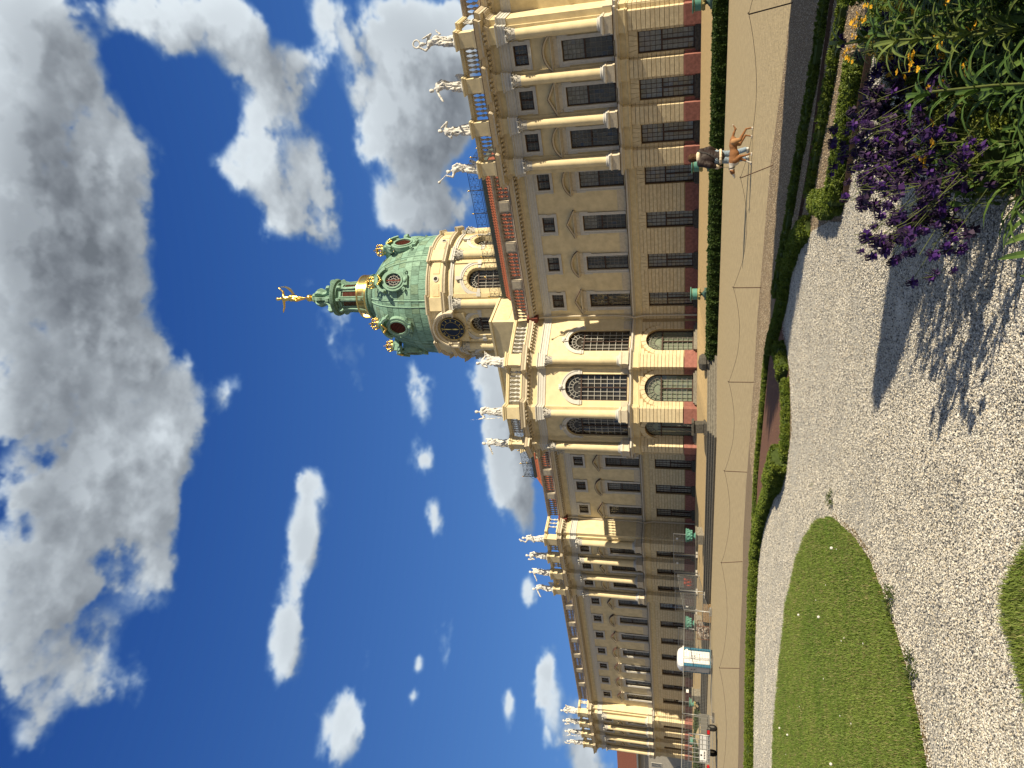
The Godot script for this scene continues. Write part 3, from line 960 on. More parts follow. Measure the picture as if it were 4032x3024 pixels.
func modillions(parent: Node, path: PackedVector2Array, pitch: float) -> void:
	if not cache.has("modillion"):
		var g := Geo.new()
		g.sweep(pv([-0.075, 0, 0.075, 0]), pv([0.0, 0.0, 0.12, 0.02, 0.34, 0.09, 0.34, 0.17, 0.0, 0.17]))
		cache["modillion"] = g.mesh()
	for i in path.size() - 1:
		var a := path[i]
		var b := path[i + 1]
		var l := a.distance_to(b)
		if l < 0.3: continue
		var d := (b - a) / l
		var nn := Vector2(-d.y, d.x)
		var cnt := maxi(1, int(round(l / pitch)))
		for k in cnt:
			var p := a + d * l * (k + 0.5) / cnt + nn * 0.18
			obj("modillion", cache["modillion"], M.trim_cream, parent, Transform3D(Basis(Vector3.UP, atan2(nn.x, nn.y)), V(p.x, 14.45, p.y)))

func baluster_mesh() -> Mesh:
	if not cache.has("baluster"):
		var g := Geo.new()
		g.box(-0.10, 0.10, 0.0, 0.10, -0.10, 0.10)
		g.lathe(pv([0.075, 0.10, 0.085, 0.13, 0.055, 0.17, 0.075, 0.24, 0.115, 0.34, 0.10, 0.42, 0.055, 0.52, 0.05, 0.62, 0.075, 0.70, 0.095, 0.74, 0.06, 0.78, 0.075, 0.81]), 10)
		g.box(-0.10, 0.10, 0.81, 0.91, -0.10, 0.10)
		cache["baluster"] = g.mesh()
	return cache["baluster"]

func balusters(parent: Node, a: Vector2, b: Vector2, n: int, m: Material) -> void:
	var d := (b - a).normalized()
	var nn := Vector2(-d.y, d.x)
	for i in n:
		var p := a.lerp(b, (i + 0.5) / n) - nn * 0.13
		obj("baluster", baluster_mesh(), m, parent, Transform3D(Basis(Vector3.UP, atan2(nn.x, nn.y)), V(p.x, 15.36, p.y)))

func entablature(parent: Node, path: PackedVector2Array, worn := false) -> void:
	for q in [["architrave", ENT_ARCH, M.trim], ["frieze", ENT_FRIEZE, M.plaster_b], ["cornice", ENT_CORN, M.trim_cream], ["cornice_flashing", ENT_FLASH, M.flashing]]:
		var g := Geo.new()
		g.sweep(path, pv(q[1]))
		obj(q[0], g.mesh(), q[2], parent)
	modillions(parent, path, 0.345)
	for q in [["parapet_base", PAR_BASE], ["parapet_rail", PAR_RAIL]]:
		var g := Geo.new()
		g.sweep(path, pv(q[1]))
		obj(q[0], g.mesh(), M.weathered if worn else M.plaster, parent)

func string_course(parent: Node, path: PackedVector2Array) -> void:
	for q in [["string_course", STRING, M.trim], ["string_flashing", STRING_FLASH, M.flashing], ["band", BAND, M.plaster_b]]:
		var g := Geo.new()
		g.sweep(path, pv(q[1]))
		obj(q[0], g.mesh(), q[2], parent)

func pedestal_mesh(w: float, d: float) -> Mesh:
	var k := "pedestal%.2f_%.2f" % [w, d]
	if not cache.has(k):
		var g := Geo.new()
		g.box(-w, w, 15.07, 15.36, -d, d)
		g.box(-w + 0.06, w - 0.06, 15.36, 16.30, -d + 0.06, d - 0.06)
		g.sweep(pv([-w + 0.06, d - 0.06, w - 0.06, d - 0.06, w - 0.06, -d + 0.06, -w + 0.06, -d + 0.06]), pv([0.0, 16.30, 0.05, 16.32, 0.08, 16.42, 0.14, 16.48, 0.14, 16.58, 0.0, 16.60]), true)
		g.box(-w + 0.04, w - 0.04, 16.585, 16.61, -d + 0.04, d - 0.04)
		cache[k] = g.mesh()
	return cache[k]

func pier_panel(w: float) -> Mesh: # pedestal of the parapet between two stretches of balusters
	var k := "parpier%.2f" % w
	if not cache.has(k):
		var g := Geo.new()
		g.box(-w, w, 15.362, 16.27, -0.34, 0.09)
		g.box(-w + 0.12, w - 0.12, 15.48, 16.16, 0.09, 0.115)
		cache[k] = g.mesh()
	return cache[k]

func column_shaft() -> Mesh:
	if not cache.has("shaft"):
		var g := Geo.new()
		var pr := PackedVector2Array()
		for i in 13:
			var t := i / 12.0
			pr.append(Vector2(lerpf(0.355, 0.30, pow(t, 1.6)), 7.40 + 5.18 * t))
		g.lathe(pr, 28)
		cache["shaft"] = g.mesh()
	return cache["shaft"]

func column_base() -> Mesh:
	if not cache.has("colbase"):
		var g := Geo.new()
		g.box(-0.48, 0.48, 7.10, 7.19, -0.48, 0.48)
		g.lathe(pv([0.46, 7.19, 0.48, 7.22, 0.46, 7.26, 0.41, 7.28, 0.39, 7.31, 0.42, 7.34, 0.42, 7.37, 0.37, 7.40, 0.35, 7.42]), 24)
		cache["colbase"] = g.mesh()
	return cache["colbase"]

func capital_mesh(y0: float, r: float, h: float) -> Mesh:
	var k := "cap%.2f_%.2f" % [r, h]
	if not cache.has(k):
		var g := Geo.new()
		g.lathe(pv([r, 0, r * 1.06, h * 0.04, r * 1.0, h * 0.09, r * 1.02, h * 0.5, r * 1.25, h * 0.82]), 16)
		# acanthus leaves in two rows, curling outwards, and corner scrolls
		for row in 2:
			for i in 8:
				var a := TAU * (i + 0.5 * row) / 8.0 + PI / 8
				var d := V(sin(a), 0, cos(a))
				var s := V(cos(a), 0, -sin(a))
				var b := h * (0.08 + 0.30 * row)
				var pts := []
				for q in [[1.02, 0.0, 0.30], [1.12, 0.18, 0.34], [1.22, 0.32, 0.30], [1.48, 0.40, 0.22], [1.52, 0.33, 0.10]]:
					pts.append([d * r * q[0] + V(0, b + h * q[1], 0), s * r * q[2]])
				for j in pts.size() - 1:
					g.quad(pts[j][0] - pts[j][1], pts[j][0], pts[j + 1][0], pts[j + 1][0] - pts[j + 1][1])
					g.quad(pts[j][0], pts[j][0] + pts[j][1], pts[j + 1][0] + pts[j + 1][1], pts[j + 1][0])
					var o := d * r * 0.10
					g.quad(pts[j][0] - s * r * 0.06 + o, pts[j][0] + s * r * 0.06 + o, pts[j + 1][0] + s * r * 0.04 + o, pts[j + 1][0] - s * r * 0.04 + o)
		for i in 4:
			var a := TAU * (i + 0.5) / 4.0
			var d := V(sin(a), 0, cos(a))
			var pts := []
			for j in 10:
				var t := j * 0.62
				var rr := r * (0.30 - 0.022 * j)
				pts.append(d * (r * 1.42 + cos(t) * rr) + V(0, h * 0.78 + sin(t) * rr, 0))
			g.tube(pts, r * 0.10, 5)
		for i in 4:
			var a := TAU * i / 4.0
			var d := V(sin(a), 0, cos(a))
			g.sphere(d * r * 1.34 + V(0, h * 0.86, 0), V(r * 0.22, r * 0.2, r * 0.22), 6, 4)
		# abacus with hollow sides
		var q := []
		for i in 4:
			var a := TAU * (i + 0.5) / 4.0
			q.append(Vector2(sin(a), cos(a)) * r * 1.78)
			var m := TAU * (i + 1.0) / 4.0
			q.append(Vector2(sin(m), cos(m)) * r * 1.12)
		for i in 8:
			var a2: Vector2 = q[i]
			var b2: Vector2 = q[(i + 1) % 8]
			g.quad(V(a2.x, h * 0.87, a2.y), V(b2.x, h * 0.87, b2.y), V(b2.x, h, b2.y), V(a2.x, h, a2.y))
			g.tri(V(0, h * 0.87, 0), V(b2.x, h * 0.87, b2.y), V(a2.x, h * 0.87, a2.y))
		cache[k] = g.mesh()
	return cache[k]

# a column on its pedestal; at = foot of its axis
func column(parent: Node, at: Vector3, turn: float) -> void:
	var X := Transform3D(Basis(Vector3.UP, turn), at)
	var g := Geo.new()
	if not cache.has("colped"):
		g.box(-0.53, 0.53, 6.47, 6.60, -0.55, 0.53)
		g.box(-0.48, 0.48, 6.60, 7.0, -0.55, 0.48)
		g.box(-0.53, 0.53, 7.0, 7.10, -0.55, 0.53)
		cache["colped"] = g.mesh()
	obj("column_pedestal", cache["colped"], M.trim_cream, parent, X)
	var c := obj("column", column_shaft(), M.plaster, parent, X)
	obj("column_base", column_base(), M.trim, c)
	obj("capital", capital_mesh(12.56, 0.30, 0.68), M.trim, c, Transform3D(Basis.IDENTITY, V(0, 12.56, 0)))

func bumps(x0: float, x1: float, z: float, xs: Array, h: float, f: float, ret: float) -> PackedVector2Array:
	var p := PackedVector2Array()
	if ret > 0.0: p.append(Vector2(x0, z - ret))
	p.append(Vector2(x0, z))
	for x in xs:
		p.append(Vector2(x - h, z)); p.append(Vector2(x - h, z + f)); p.append(Vector2(x + h, z + f)); p.append(Vector2(x + h, z))
	p.append(Vector2(x1, z))
	if ret > 0.0: p.append(Vector2(x1, z - ret))
	return p

func main_block(parent: Node, x0: float, x1: float, zf: float, zb: float) -> void:
	var g := Geo.new()
	g.box(x0, x1, Y0 - 0.6, 15.04, zb, zf)
	obj("main_block", g.mesh(), M.plaster_b, parent)

func wing(called: String, label: String, x0: float, x1: float, bays: Array, first_round: bool, opt: Dictionary) -> Node3D:
	var t := thing(called, label, "palace wing", Vector3.ZERO, 0.0, "sections of the palace")
	var F := Transform3D.IDENTITY
	var up := Geo.new()
	var low := Geo.new()
	var cu := []
	var cl := []
	for b in bays:
		cu.append([b - 0.63, b + 0.63, [[6.55, 9.83, false], [12.05, 12.99, false]]])
		cl.append([b - 0.64, b + 0.64, [[1.55, 5.05, false]]])
	wall_sheet(up, x0, x1, 6.44, 13.26, cu, 0.0, 0.36)
	obj("upper_wall", up.mesh(), M.plaster, t)
	wall_sheet(low, x0, x1, Y0 - 0.5, 6.2, cl, 0.02, 0.38)
	obj("lower_wall", low.mesh(), M.joint, t)
	main_block(t, x0, x1, -0.37, -9.0)
	for i in bays.size():
		var o := opt.duplicate()
		if opt.has("pane_bays") and i in opt.pane_bays: o["panes"] = true
		var og := o.duplicate()
		og["mullion"] = true
		og["top_open"] = true
		if i == 0: og["panes"] = false
		ground_bay(t, F, bays[i], 1.28, og)
		upper_bay(t, F, bays[i], (i % 2 == 0) == first_round, o)
	# piers between the ground floor windows
	var edges := [x0]
	for b in bays:
		edges.append(b - 0.64); edges.append(b + 0.64)
	edges.append(x1)
	for i in range(0, edges.size(), 2):
		courses(t, F, edges[i] + 0.004, edges[i + 1] - 0.004, 0, 5.07, 0.02, 0.065)
		var e0: float = edges[i] - (0.20 if i > 0 else 0.0)
		var e1: float = edges[i + 1] + (0.20 if i < edges.size() - 2 else 0.0)
		courses(t, F, e0 + 0.03, e1 - 0.03, 5.0, 6.0, 0.02, 0.064, 10, 12)
		var g := Geo.new()
		g.cbox(edges[i], edges[i + 1], Y0 - 0.4, YPL, 0.0, 0.13, 0.02)
		obj("plinth", g.mesh(), M.plinth, t)
		var d := Geo.new()
		d.box(edges[i] + 0.24 * float(i > 0), edges[i + 1] - 0.24 * float(i < edges.size() - 2), 6.5, 7.12, 0.0, 0.05)
		obj("dado", d.mesh(), M.trim_cream, t)
	var path := pv([x0, 0, x1, 0])
	string_course(t, path)
	entablature(t, path, true)
	var mids := []
	for i in bays.size() - 1: mids.append((bays[i] + bays[i + 1]) * 0.5)
	var stops := [x0 + 0.02]
	for m in mids:
		obj("parapet_pier", pier_panel(0.46), M.trim_cream, t, Transform3D(Basis.IDENTITY, V(m, 0, 0)))
		stops.append(m - 0.46); stops.append(m + 0.46)
	stops.append(x1 - 0.02)
	for i in range(0, stops.size(), 2):
		var l: float = stops[i + 1] - stops[i]
		balusters(t, Vector2(stops[i], 0), Vector2(stops[i + 1], 0), maxi(1, int(round(l / 0.30))), M.weathered)
	return t

func pavilion(called: String, label: String, cols: Array, z: float, first_round: bool, opt: Dictionary, ret_l: float, ret_r: float) -> Node3D:
	var t := thing(called, label, "palace pavilion", Vector3.ZERO, 0.0, "sections of the palace")
	var x0: float = cols[0] - 0.83
	var x1: float = cols[3] + 0.83
	var F := Transform3D(Basis.IDENTITY, V(0, 0, z))
	var bays := []
	for i in 3: bays.append((cols[i] + cols[i + 1]) * 0.5)
	var up := Geo.new()
	var low := Geo.new()
	var cu := []
	var cl := []
	for b in bays:
		cu.append([b - 0.63, b + 0.63, [[6.55, 9.83, false], [12.05, 12.99, false]]])
		cl.append([b - 0.64, b + 0.64, [[1.55, 5.05, false]]])
	wall_sheet(up, x0, x1, 6.44, 13.26, cu, 0.0, 0.36)
	for s in [[x0, -1], [x1, 1]]:
		var a := V(s[0], 6.44, -z); var b := V(s[0], 6.44, 0.0); var c := V(s[0], 13.26, 0.0); var d := V(s[0], 13.26, -z)
		if s[1] > 0: up.quad(b, a, d, c)
		else: up.quad(a, b, c, d)
	obj("upper_wall", up.mesh(), M.plaster, t, F)
	wall_sheet(low, x0, x1, Y0 - 0.5, 6.2, cl, 0.02, 0.38)
	low.box(x0 + 0.01, x1 - 0.01, Y0 - 0.5, 6.2, -z - 0.2, -0.39)
	obj("lower_wall", low.mesh(), M.joint, t, F)
	main_block(t, x0 + 0.02, x1 - 0.02, z - 0.37, -9.0)
	for i in 3:
		var o := opt.duplicate()
		var og := o.duplicate()
		og["mullion"] = true
		og["top_open"] = true
		ground_bay(t, F, bays[i], 1.28, og)
		upper_bay(t, F, bays[i], i % 2 == 0 if first_round else i % 2 == 1, o)
	# rusticated piers that carry the columns
	for i in 4:
		var c: float = cols[i]
		courses(t, F, c - 0.55, c + 0.55, 0, 6, 0.02, 0.52)
		var g := Geo.new()
		g.cbox(c - 0.60, c + 0.60, Y0 - 0.4, YPL, 0.0, 0.58, 0.025)
		g.cbox(c - 0.57, c + 0.57, YPL, YPL + 0.05, 0.0, 0.555, 0.02)
		obj("plinth", g.mesh(), M.plinth, t, F)
		column(t, V(c, 0, z + 0.52), 0.0)
		var p := Geo.new()
		p.box(c - 0.44, c + 0.44, 7.1, 13.25, 0.0, 0.14)
		obj("pilaster", p.mesh(), M.plaster, t, F)
		obj("statue_pedestal", pedestal_mesh(0.52, 0.40), M.plaster, t, Transform3D(Basis.IDENTITY, V(c, 0, z + 0.36)))
	var edges := [x0]
	for b in bays:
		edges.append(b - 0.64); edges.append(b + 0.64)
	edges.append(x1)
	for i in range(0, edges.size(), 2):
		var cc: float = cols[i / 2]
		for s in [[edges[i] + 0.004, cc - 0.56], [cc + 0.56, edges[i + 1] - 0.004]]:
			if s[1] - s[0] < 0.06: continue
			courses(t, F, s[0], s[1], 0, 6.0, 0.02, 0.065)
			var g := Geo.new()
			g.cbox(s[0], s[1], Y0 - 0.4, YPL, 0.0, 0.12, 0.02)
			obj("plinth", g.mesh(), M.plinth, t, F)
	# side walls of the ground floor
	for s in [[x0, -1.0, ret_l], [x1, 1.0, ret_r]]:
		if s[2] <= 0.0: continue
		var FS := Transform3D(Basis(Vector3.UP, s[1] * PI / 2), V(s[0], 0, z - s[2] * 0.5))
		courses(t, FS, -s[2] * 0.5 + 0.03, s[2] * 0.5 + 0.0, 0, 6.0, -0.05, 0.045)
		var g := Geo.new()
		g.cbox(-s[2] * 0.5, s[2] * 0.5 + 0.1, Y0 - 0.4, YPL, -0.05, 0.10, 0.02)
		obj("plinth", g.mesh(), M.plinth, t, FS)
		var d := Geo.new()
		d.box(-s[2] * 0.5, s[2] * 0.5, 6.5, 7.12, -0.02, 0.05)
		obj("dado", d.mesh(), M.trim_cream, t, FS)
		balusters(t, Vector2(s[0], z - s[2] + 0.1) if s[1] < 0 else Vector2(s[0], z - 0.5), Vector2(s[0], z - 0.5) if s[1] < 0 else Vector2(s[0], z - s[2] + 0.1), 3, M.trim)
	var path := bumps(x0, x1, z, cols, 0.58, 0.50, z)
	string_course(t, path)
	var ep := bumps(x0, x1, z, cols, 0.46, 0.46, z)
	entablature(t, ep)
	for i in 3:
		balusters(t, Vector2(cols[i] + 0.54, z), Vector2(cols[i + 1] - 0.54, z), 6, M.trim_cream)
	return t

func oval_pavilion() -> void:
	var t := thing("oval_pavilion", "projecting faceted centre of the palace with tall arched windows beneath the dome", "palace pavilion", Vector3.ZERO, 0.0, "sections of the palace")
	# corner points of the wall, from left to right
	var O := -0.3
	var wv := [Vector2(O - 5.95, 0.0), Vector2(O - 4.50, 4.22), Vector2(O - 1.60, 6.95), Vector2(O + 1.60, 6.95), Vector2(O + 4.50, 4.22), Vector2(O + 5.95, 0.0)]
	var core := Geo.new()
	var poly := PackedVector2Array()
	for i in wv.size():
		poly.append(wv[i] * Vector2(0.93, 0.93))
	core.sweep(poly, pv([0.0, Y0 - 0.6, 0.0, 15.04]), false, false)
	for i in range(1, 5):
		core.tri(V(poly[0].x, 15.04, poly[0].y), V(poly[i].x, 15.04, poly[i].y), V(poly[i + 1].x, 15.04, poly[i + 1].y))
	obj("main_block", core.mesh(), M.plaster_b, t)
	for i in 5:
		var a: Vector2 = wv[i]
		var b: Vector2 = wv[i + 1]
		var l := a.distance_to(b)
		var d := (b - a) / l
		var az := atan2(-d.y, d.x)
		var F := Transform3D(Basis(Vector3.UP, az), V((a.x + b.x) * 0.5, 0, (a.y + b.y) * 0.5))
		var w := 2.12 if i != 2 else 1.98
		var up := Geo.new()
		wall_sheet(up, -l * 0.5, l * 0.5, 6.44, 13.26, [[-w * 0.5, w * 0.5, [[6.60, 11.62, true]]]], 0.0, 0.40)
		obj("upper_wall", up.mesh(), M.plaster, t, F)
		var low := Geo.new()
		wall_sheet(low, -l * 0.5, l * 0.5, Y0 - 0.5, 6.2, [[-w * 0.5, w * 0.5, [[1.50, 5.26, true]]]], 0.02, 0.42)
		obj("lower_wall", low.mesh(), M.joint, t, F)
		var vis := i >= 2
		make_window(t, F, 0.0, w - 0.02, 6.61, 11.60, -0.22, 6, 7, 0, 0.745, {"arch": true, "mullion": true, "panes": vis, "white": true, "blind": M.interior, "thick": true})
		make_window(t, F, 0.0, w - 0.02, 1.55, 5.24, -0.22, 6, 6, 0, 0.66, {"arch": true, "mullion": true, "panes": vis, "blind": M.blind_green, "thick": true})
		# archivolt, imposts and keystone
		var g := Geo.new()
		var ys := 11.62 - w * 0.5
		arch_strip(g, 0, ys, w * 0.5 + 0.001, w * 0.5 + 0.30, 0.0, 0.07)
		arch_strip(g, 0, ys, w * 0.5 + 0.24, w * 0.5 + 0.335, 0.0, 0.11)
		var ar := obj("archivolt", g.mesh(), M.trim, t, F)
		var im := Geo.new()
		for s: float in [-1.0, 1.0]:
			var c: float = s * (w * 0.5 + 0.17)
			im.box(c - 0.19, c + 0.19, ys - 0.16, ys, 0.0, 0.13)
			im.box(c - 0.165, c + 0.165, ys - 0.32, ys - 0.16, 0.0, 0.09)
		obj("impost", im.mesh(), M.trim, ar)
		var key := Geo.new()
		key.hexa([V(-0.13, 11.58, 0.17), V(0.13, 11.58, 0.17), V(0.2, 12.05, 0.22), V(-0.2, 12.05, 0.22), V(-0.13, 11.58, 0), V(0.13, 11.58, 0), V(0.2, 12.05, 0), V(-0.2, 12.05, 0)])
		key.sphere(V(0, 11.95, 0.2), V(0.16, 0.17, 0.12), 8, 6)
		key.sphere(V(-0.14, 12.05, 0.14), V(0.1, 0.1, 0.1), 6, 4)
		key.sphere(V(0.14, 12.05, 0.14), V(0.1, 0.1, 0.1), 6, 4)
		obj("keystone", key.mesh(), M.marble, ar)
		# rustication with a radiating arch over the lower window
		for s: float in [-1.0, 1.0]:
			var xa := w * 0.5 + 0.004
			var xb := l * 0.5 - 0.42
			if xb - xa < 0.1: continue
			courses(t, F, minf(s * xa, s * xb), maxf(s * xa, s * xb), 0, 4.24, 0.02, 0.065)
			var gp := Geo.new()
			gp.cbox(minf(s * (xa - 0.004), s * xb), maxf(s * (xa - 0.004), s * xb), Y0 - 0.4, YPL, 0.0, 0.12, 0.02)
			obj("plinth", gp.mesh(), M.plinth, t, F)
			var dd := Geo.new()
			dd.box(minf(s * (xa + 0.05), s * (xb + 0.1)), maxf(s * (xa + 0.05), s * (xb + 0.1)), 6.5, 7.12, 0.0, 0.05)
			obj("dado", dd.mesh(), M.trim_cream, t, F)
		var ysl := 5.26 - w * 0.5
		for k in 11:
			var t0 := PI * k / 11.0 + 0.012
			var t1 := PI * (k + 1) / 11.0 - 0.012
			var vg := Geo.new()
			var r1a := w * 0.5 + 0.36
			if k == 5: r1a = w * 0.5 + 0.42
			arch_strip(vg, 0, ysl, w * 0.5 + 0.002, r1a, 0.02, 0.07 if k != 5 else 0.10, t0, t1, 3)
			obj("voussoir", vg.mesh(), M.rustic, t, F)
		for s: float in [-1.0, 1.0]: # filling stones beside the arch
			var ch := (YB - YPL - 0.05) / 12.0
			for k in range(7, 12):
				var y := YPL + 0.05 + ch * k
				var dy := maxf(0.0, y + 0.02 - ysl)
				var r := w * 0.5 + 0.38
				var xin := sqrt(maxf(0.0, r * r - dy * dy)) if dy < r else 0.0
				var xb := l * 0.5 - 0.42
				if xb - xin > 0.08:
					obj("stone_course", rustic_mesh(xb - xin - 0.01, ch - 0.026, 0.042), M.rustic, t, F * Transform3D(Basis.IDENTITY, V(s * (xb + xin + 0.01) * 0.5, y + 0.013, 0.02)))
		var stp := Geo.new()
		stp.box(-w * 0.5 - 0.25, w * 0.5 + 0.25, Y0 - 0.2, 1.42, 0.0, 0.55)
		stp.box(-w * 0.5 - 0.1, w * 0.5 + 0.1, 1.42, 1.54, -0.2, 0.35)
		obj("door_step", stp.mesh(), M.step_stone, t, F)
		balusters(t, a + d * 0.62, b - d * 0.62, 8, M.trim)
	# columns, piers and statue pedestals stand on the corners
	var path := PackedVector2Array()
	var ep := PackedVector2Array()
	path.append(wv[0]); ep.append(wv[0])
	for i in range(1, 5):
		var d1: Vector2 = (wv[i] - wv[i - 1]).normalized()
		var d2: Vector2 = (wv[i + 1] - wv[i]).normalized()
		var n1 := Vector2(-d1.y, d1.x)
		var n2 := Vector2(-d2.y, d2.x)
		var bis := (n1 + n2).normalized()
		for q in [[path, 0.62, 0.56], [ep, 0.50, 0.52]]:
			var pp: PackedVector2Array = q[0]
			var e := Vector2(-bis.y, bis.x) * -1.0
			var c: Vector2 = wv[i] + bis * q[2]
			var a: Vector2 = c - Vector2(bis.y, -bis.x) * q[1] * 0.92
			var b: Vector2 = c + Vector2(bis.y, -bis.x) * q[1] * 0.92
			var fa := a - bis * (0.56 + 0.12)
			var fb := b - bis * (0.56 + 0.12)
			# where the sides of the ressaut meet the two wall faces
			var ia: Vector2 = Geometry2D.line_intersects_line(a, -bis, wv[i], -d1)
			var ib: Vector2 = Geometry2D.line_intersects_line(b, -bis, wv[i], d2)
			pp.append(ia); pp.append(a); pp.append(b); pp.append(ib)
			if q[1] > 0.6: path = pp
			else: ep = pp
		var turn := atan2(bis.x, bis.y)
		var at: Vector2 = wv[i] + bis * 0.52
		column(t, V(at.x, 0, at.y), turn)
		var FP := Transform3D(Basis(Vector3.UP, turn), V(wv[i].x, 0, wv[i].y))
		courses(t, FP, -0.57, 0.57, 0, 6, -0.45, 0.56)
		var g := Geo.new()
		g.cbox(-0.62, 0.62, Y0 - 0.4, YPL, -0.45, 0.62, 0.025)
		obj("plinth", g.mesh(), M.plinth, t, FP)
		var p := Geo.new()
		p.box(-0.46, 0.46, 7.1, 13.25, -0.35, 0.13)
		obj("pilaster", p.mesh(), M.plaster, t, FP)
		obj("statue_pedestal", pedestal_mesh(0.55, 0.42), M.plaster, t, Transform3D(Basis(Vector3.UP, turn), V(wv[i].x + bis.x * 0.34, 0, wv[i].y + bis.y * 0.34)))
	path.append(wv[5]); ep.append(wv[5])
	string_course(t, path)
	entablature(t, ep)
	# raised attic block behind the parapet
	var at2 := Geo.new()
	at2.box(-5.75, 5.25, 15.0, 18.80, -6.0, -0.35)
	at2.box(-5.85, 5.35, 18.80, 19.0, -6.1, -0.25)
	obj("attic", at2.mesh(), M.plaster, t)
	var pan := Geo.new()
	for q in [[-4.6, 17.4, 18.55], [-1.6, 17.4, 18.55]]:
		pass
	pan.box(5.25, 5.28, 17.3, 18.5, -4.6, -0.8)
	obj("attic_panel", pan.mesh(), M.plaster_b, t)

func wing_roof(parent: Node, xa: float, xb: float, hip_a: bool, hip_b: bool) -> void:
	# low tiled slope, then a metal edge coloured as dark as its shadow side, carrying the railing
	var y0 := 15.2
	var y1 := 18.25
	var z0 := -0.55
	var z1 := -4.3
	var rows := 9
	for k in rows:
		var t0 := float(k) / rows
		var t1 := float(k + 1) / rows
		var g := Geo.new()
		var ha := 1.0 if hip_a else 0.0
		var hb := 1.0 if hip_b else 0.0
		var sx0 := xa + 1.4 * t0 * ha
		var sx1 := xb - 1.4 * t0 * hb
		var n := int((sx1 - sx0) / 0.24)
		for i in n:
			var u0 := sx0 + (sx1 - sx0) * i / n
			var u1 := sx0 + (sx1 - sx0) * (i + 1) / n
			var um := (u0 + u1) * 0.5
			var A := V(u0, lerpf(y0, y1, t0) + 0.03, lerpf(z0, z1, t0))
			var up := V(0, (y1 - y0) / rows, (z1 - z0) / rows)
			var mid := V(um, A.y + 0.055, A.z + 0.03)
			var B := V(u1, A.y, A.z)
			g.quad(A, mid, mid + up - V(0, 0.03, 0), A + up - V(0, 0.03, 0))
			g.quad(mid, B, B + up - V(0, 0.03, 0), mid + up - V(0, 0.03, 0))
			g.quad(A - V(0, 0.05, 0), B - V(0, 0.05, 0), B, A)
			g.tri(A, B, mid)
		obj("tile_row", g.mesh(), M.tile if k % 2 else M.tile_b, parent)
	for s in [[xa, 1.4, hip_a, -1.0], [xb, -1.4, hip_b, 1.0]]:
		var g := Geo.new()
		if s[2]:
			g.quad(V(s[0], y0, z0), V(s[0], y0, -9), V(s[0] + s[1], y1, -9), V(s[0] + s[1], y1, z1))
			obj("hip_slope", g.mesh(), M.tile_b, parent)
			var r := Geo.new()
			r.tube([V(s[0], y0 + 0.06, z0), V(s[0] + s[1], y1 + 0.08, z1)], 0.1, 7)
			obj("hip_ridge", r.mesh(), M.tile, parent)
	var e := Geo.new()
	var ea := xa + (1.4 if hip_a else 0.0)
	var eb := xb - (1.4 if hip_b else 0.0)
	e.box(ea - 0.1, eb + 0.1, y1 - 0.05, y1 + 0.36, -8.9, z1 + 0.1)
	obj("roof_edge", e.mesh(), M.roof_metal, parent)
	# wrought iron railing: posts with gilt knobs, rails and scrollwork
	railing(parent, V(ea, y1 + 0.36, z1), V(eb, y1 + 0.36, z1), 6)
	if hip_b: railing(parent, V(eb, y1 + 0.36, z1), V(eb, y1 + 0.36, -8.6), 2)
	if hip_a: railing(parent, V(ea, y1 + 0.36, z1), V(ea, y1 + 0.36, -8.6), 2)

func scroll_mesh(l: float) -> Mesh:
	var k := "scroll%.2f" % l
	if not cache.has(k):
		var g := Geo.new()
		var h := 1.12
		var r := 0.013
		g.tube([V(0, 0.08, 0), V(l, 0.08, 0)], 0.018, 4)
		g.tube([V(0, 0.24, 0), V(l, 0.24, 0)], 0.018, 4)
		g.tube([V(0, h, 0), V(l, h, 0)], 0.022, 4)
		var nb := int(l / 0.16)
		for i in nb:
			var p := []
			for j in 7: p.append(V(l * (i + 0.5) / nb + cos(TAU * j / 7.0) * 0.06, 0.16 + sin(TAU * j / 7.0) * 0.06, 0))
			g.tube(p, 0.010, 3, true)
		var n := maxi(2, int(round(l / 0.62)))
		for i in n:
			var x := l * (i + 0.5) / n
			for s in [[-1.0, 1.0], [1.0, 1.0], [-1.0, -1.0], [1.0, -1.0]]:
				var pts := []
				for j in 16:
					var t := j / 15.0
					var a := t * 5.2
					var rad := 0.20 * (1.0 - t * 0.72)
					pts.append(V(x + s[0] * (0.17 + 0.0 * t) - s[0] * cos(a) * rad, 0.68 + s[1] * (0.21 - 0.02) + s[1] * sin(a) * rad * 0.95, 0))
				g.tube(pts, r, 3)
			g.tube([V(x, 0.24, 0), V(x, h, 0)], r, 3)
			for s: float in [-1.0, 1.0]:
				g.tube([V(x, 0.68, 0), V(x + s * 0.13, 0.74, 0.01), V(x + s * 0.20, 0.68, 0), V(x + s * 0.13, 0.62, -0.01), V(x, 0.68, 0)], r * 1.3, 3)
		cache[k] = g.mesh()
	return cache[k]

func railing(parent: Node, a: Vector3, b: Vector3, n: int) -> void:
	var d := (b - a)
	var l := d.length() / n
	var turn := atan2(-d.z, d.x)
	for i in n + 1:
		var g := Geo.new()
		g.tube([V(0, 0, 0), V(0, 1.18, 0)], 0.035, 5)
		g.tube([V(0, 0.5, 0), V(0, 0.25, -0.28), V(0, 0, -0.4)], 0.02, 4)
		var p := obj("railing_post", g.mesh(), M.iron, parent, Transform3D(Basis(Vector3.UP, turn), a.lerp(b, float(i) / n)))
		var k := Geo.new()
		k.sphere(V(0, 1.27, 0), V(0.075, 0.09, 0.075), 8, 6)
		k.sphere(V(0, 1.38, 0), V(0.03, 0.05, 0.03), 6, 4)
		obj("gilt_knob", k.mesh(), M.gold, p)
		if i < n:
			obj("railing_panel", scroll_mesh(snappedf(l, 0.01)), M.iron, parent, Transform3D(Basis(Vector3.UP, turn), a.lerp(b, float(i) / n)))

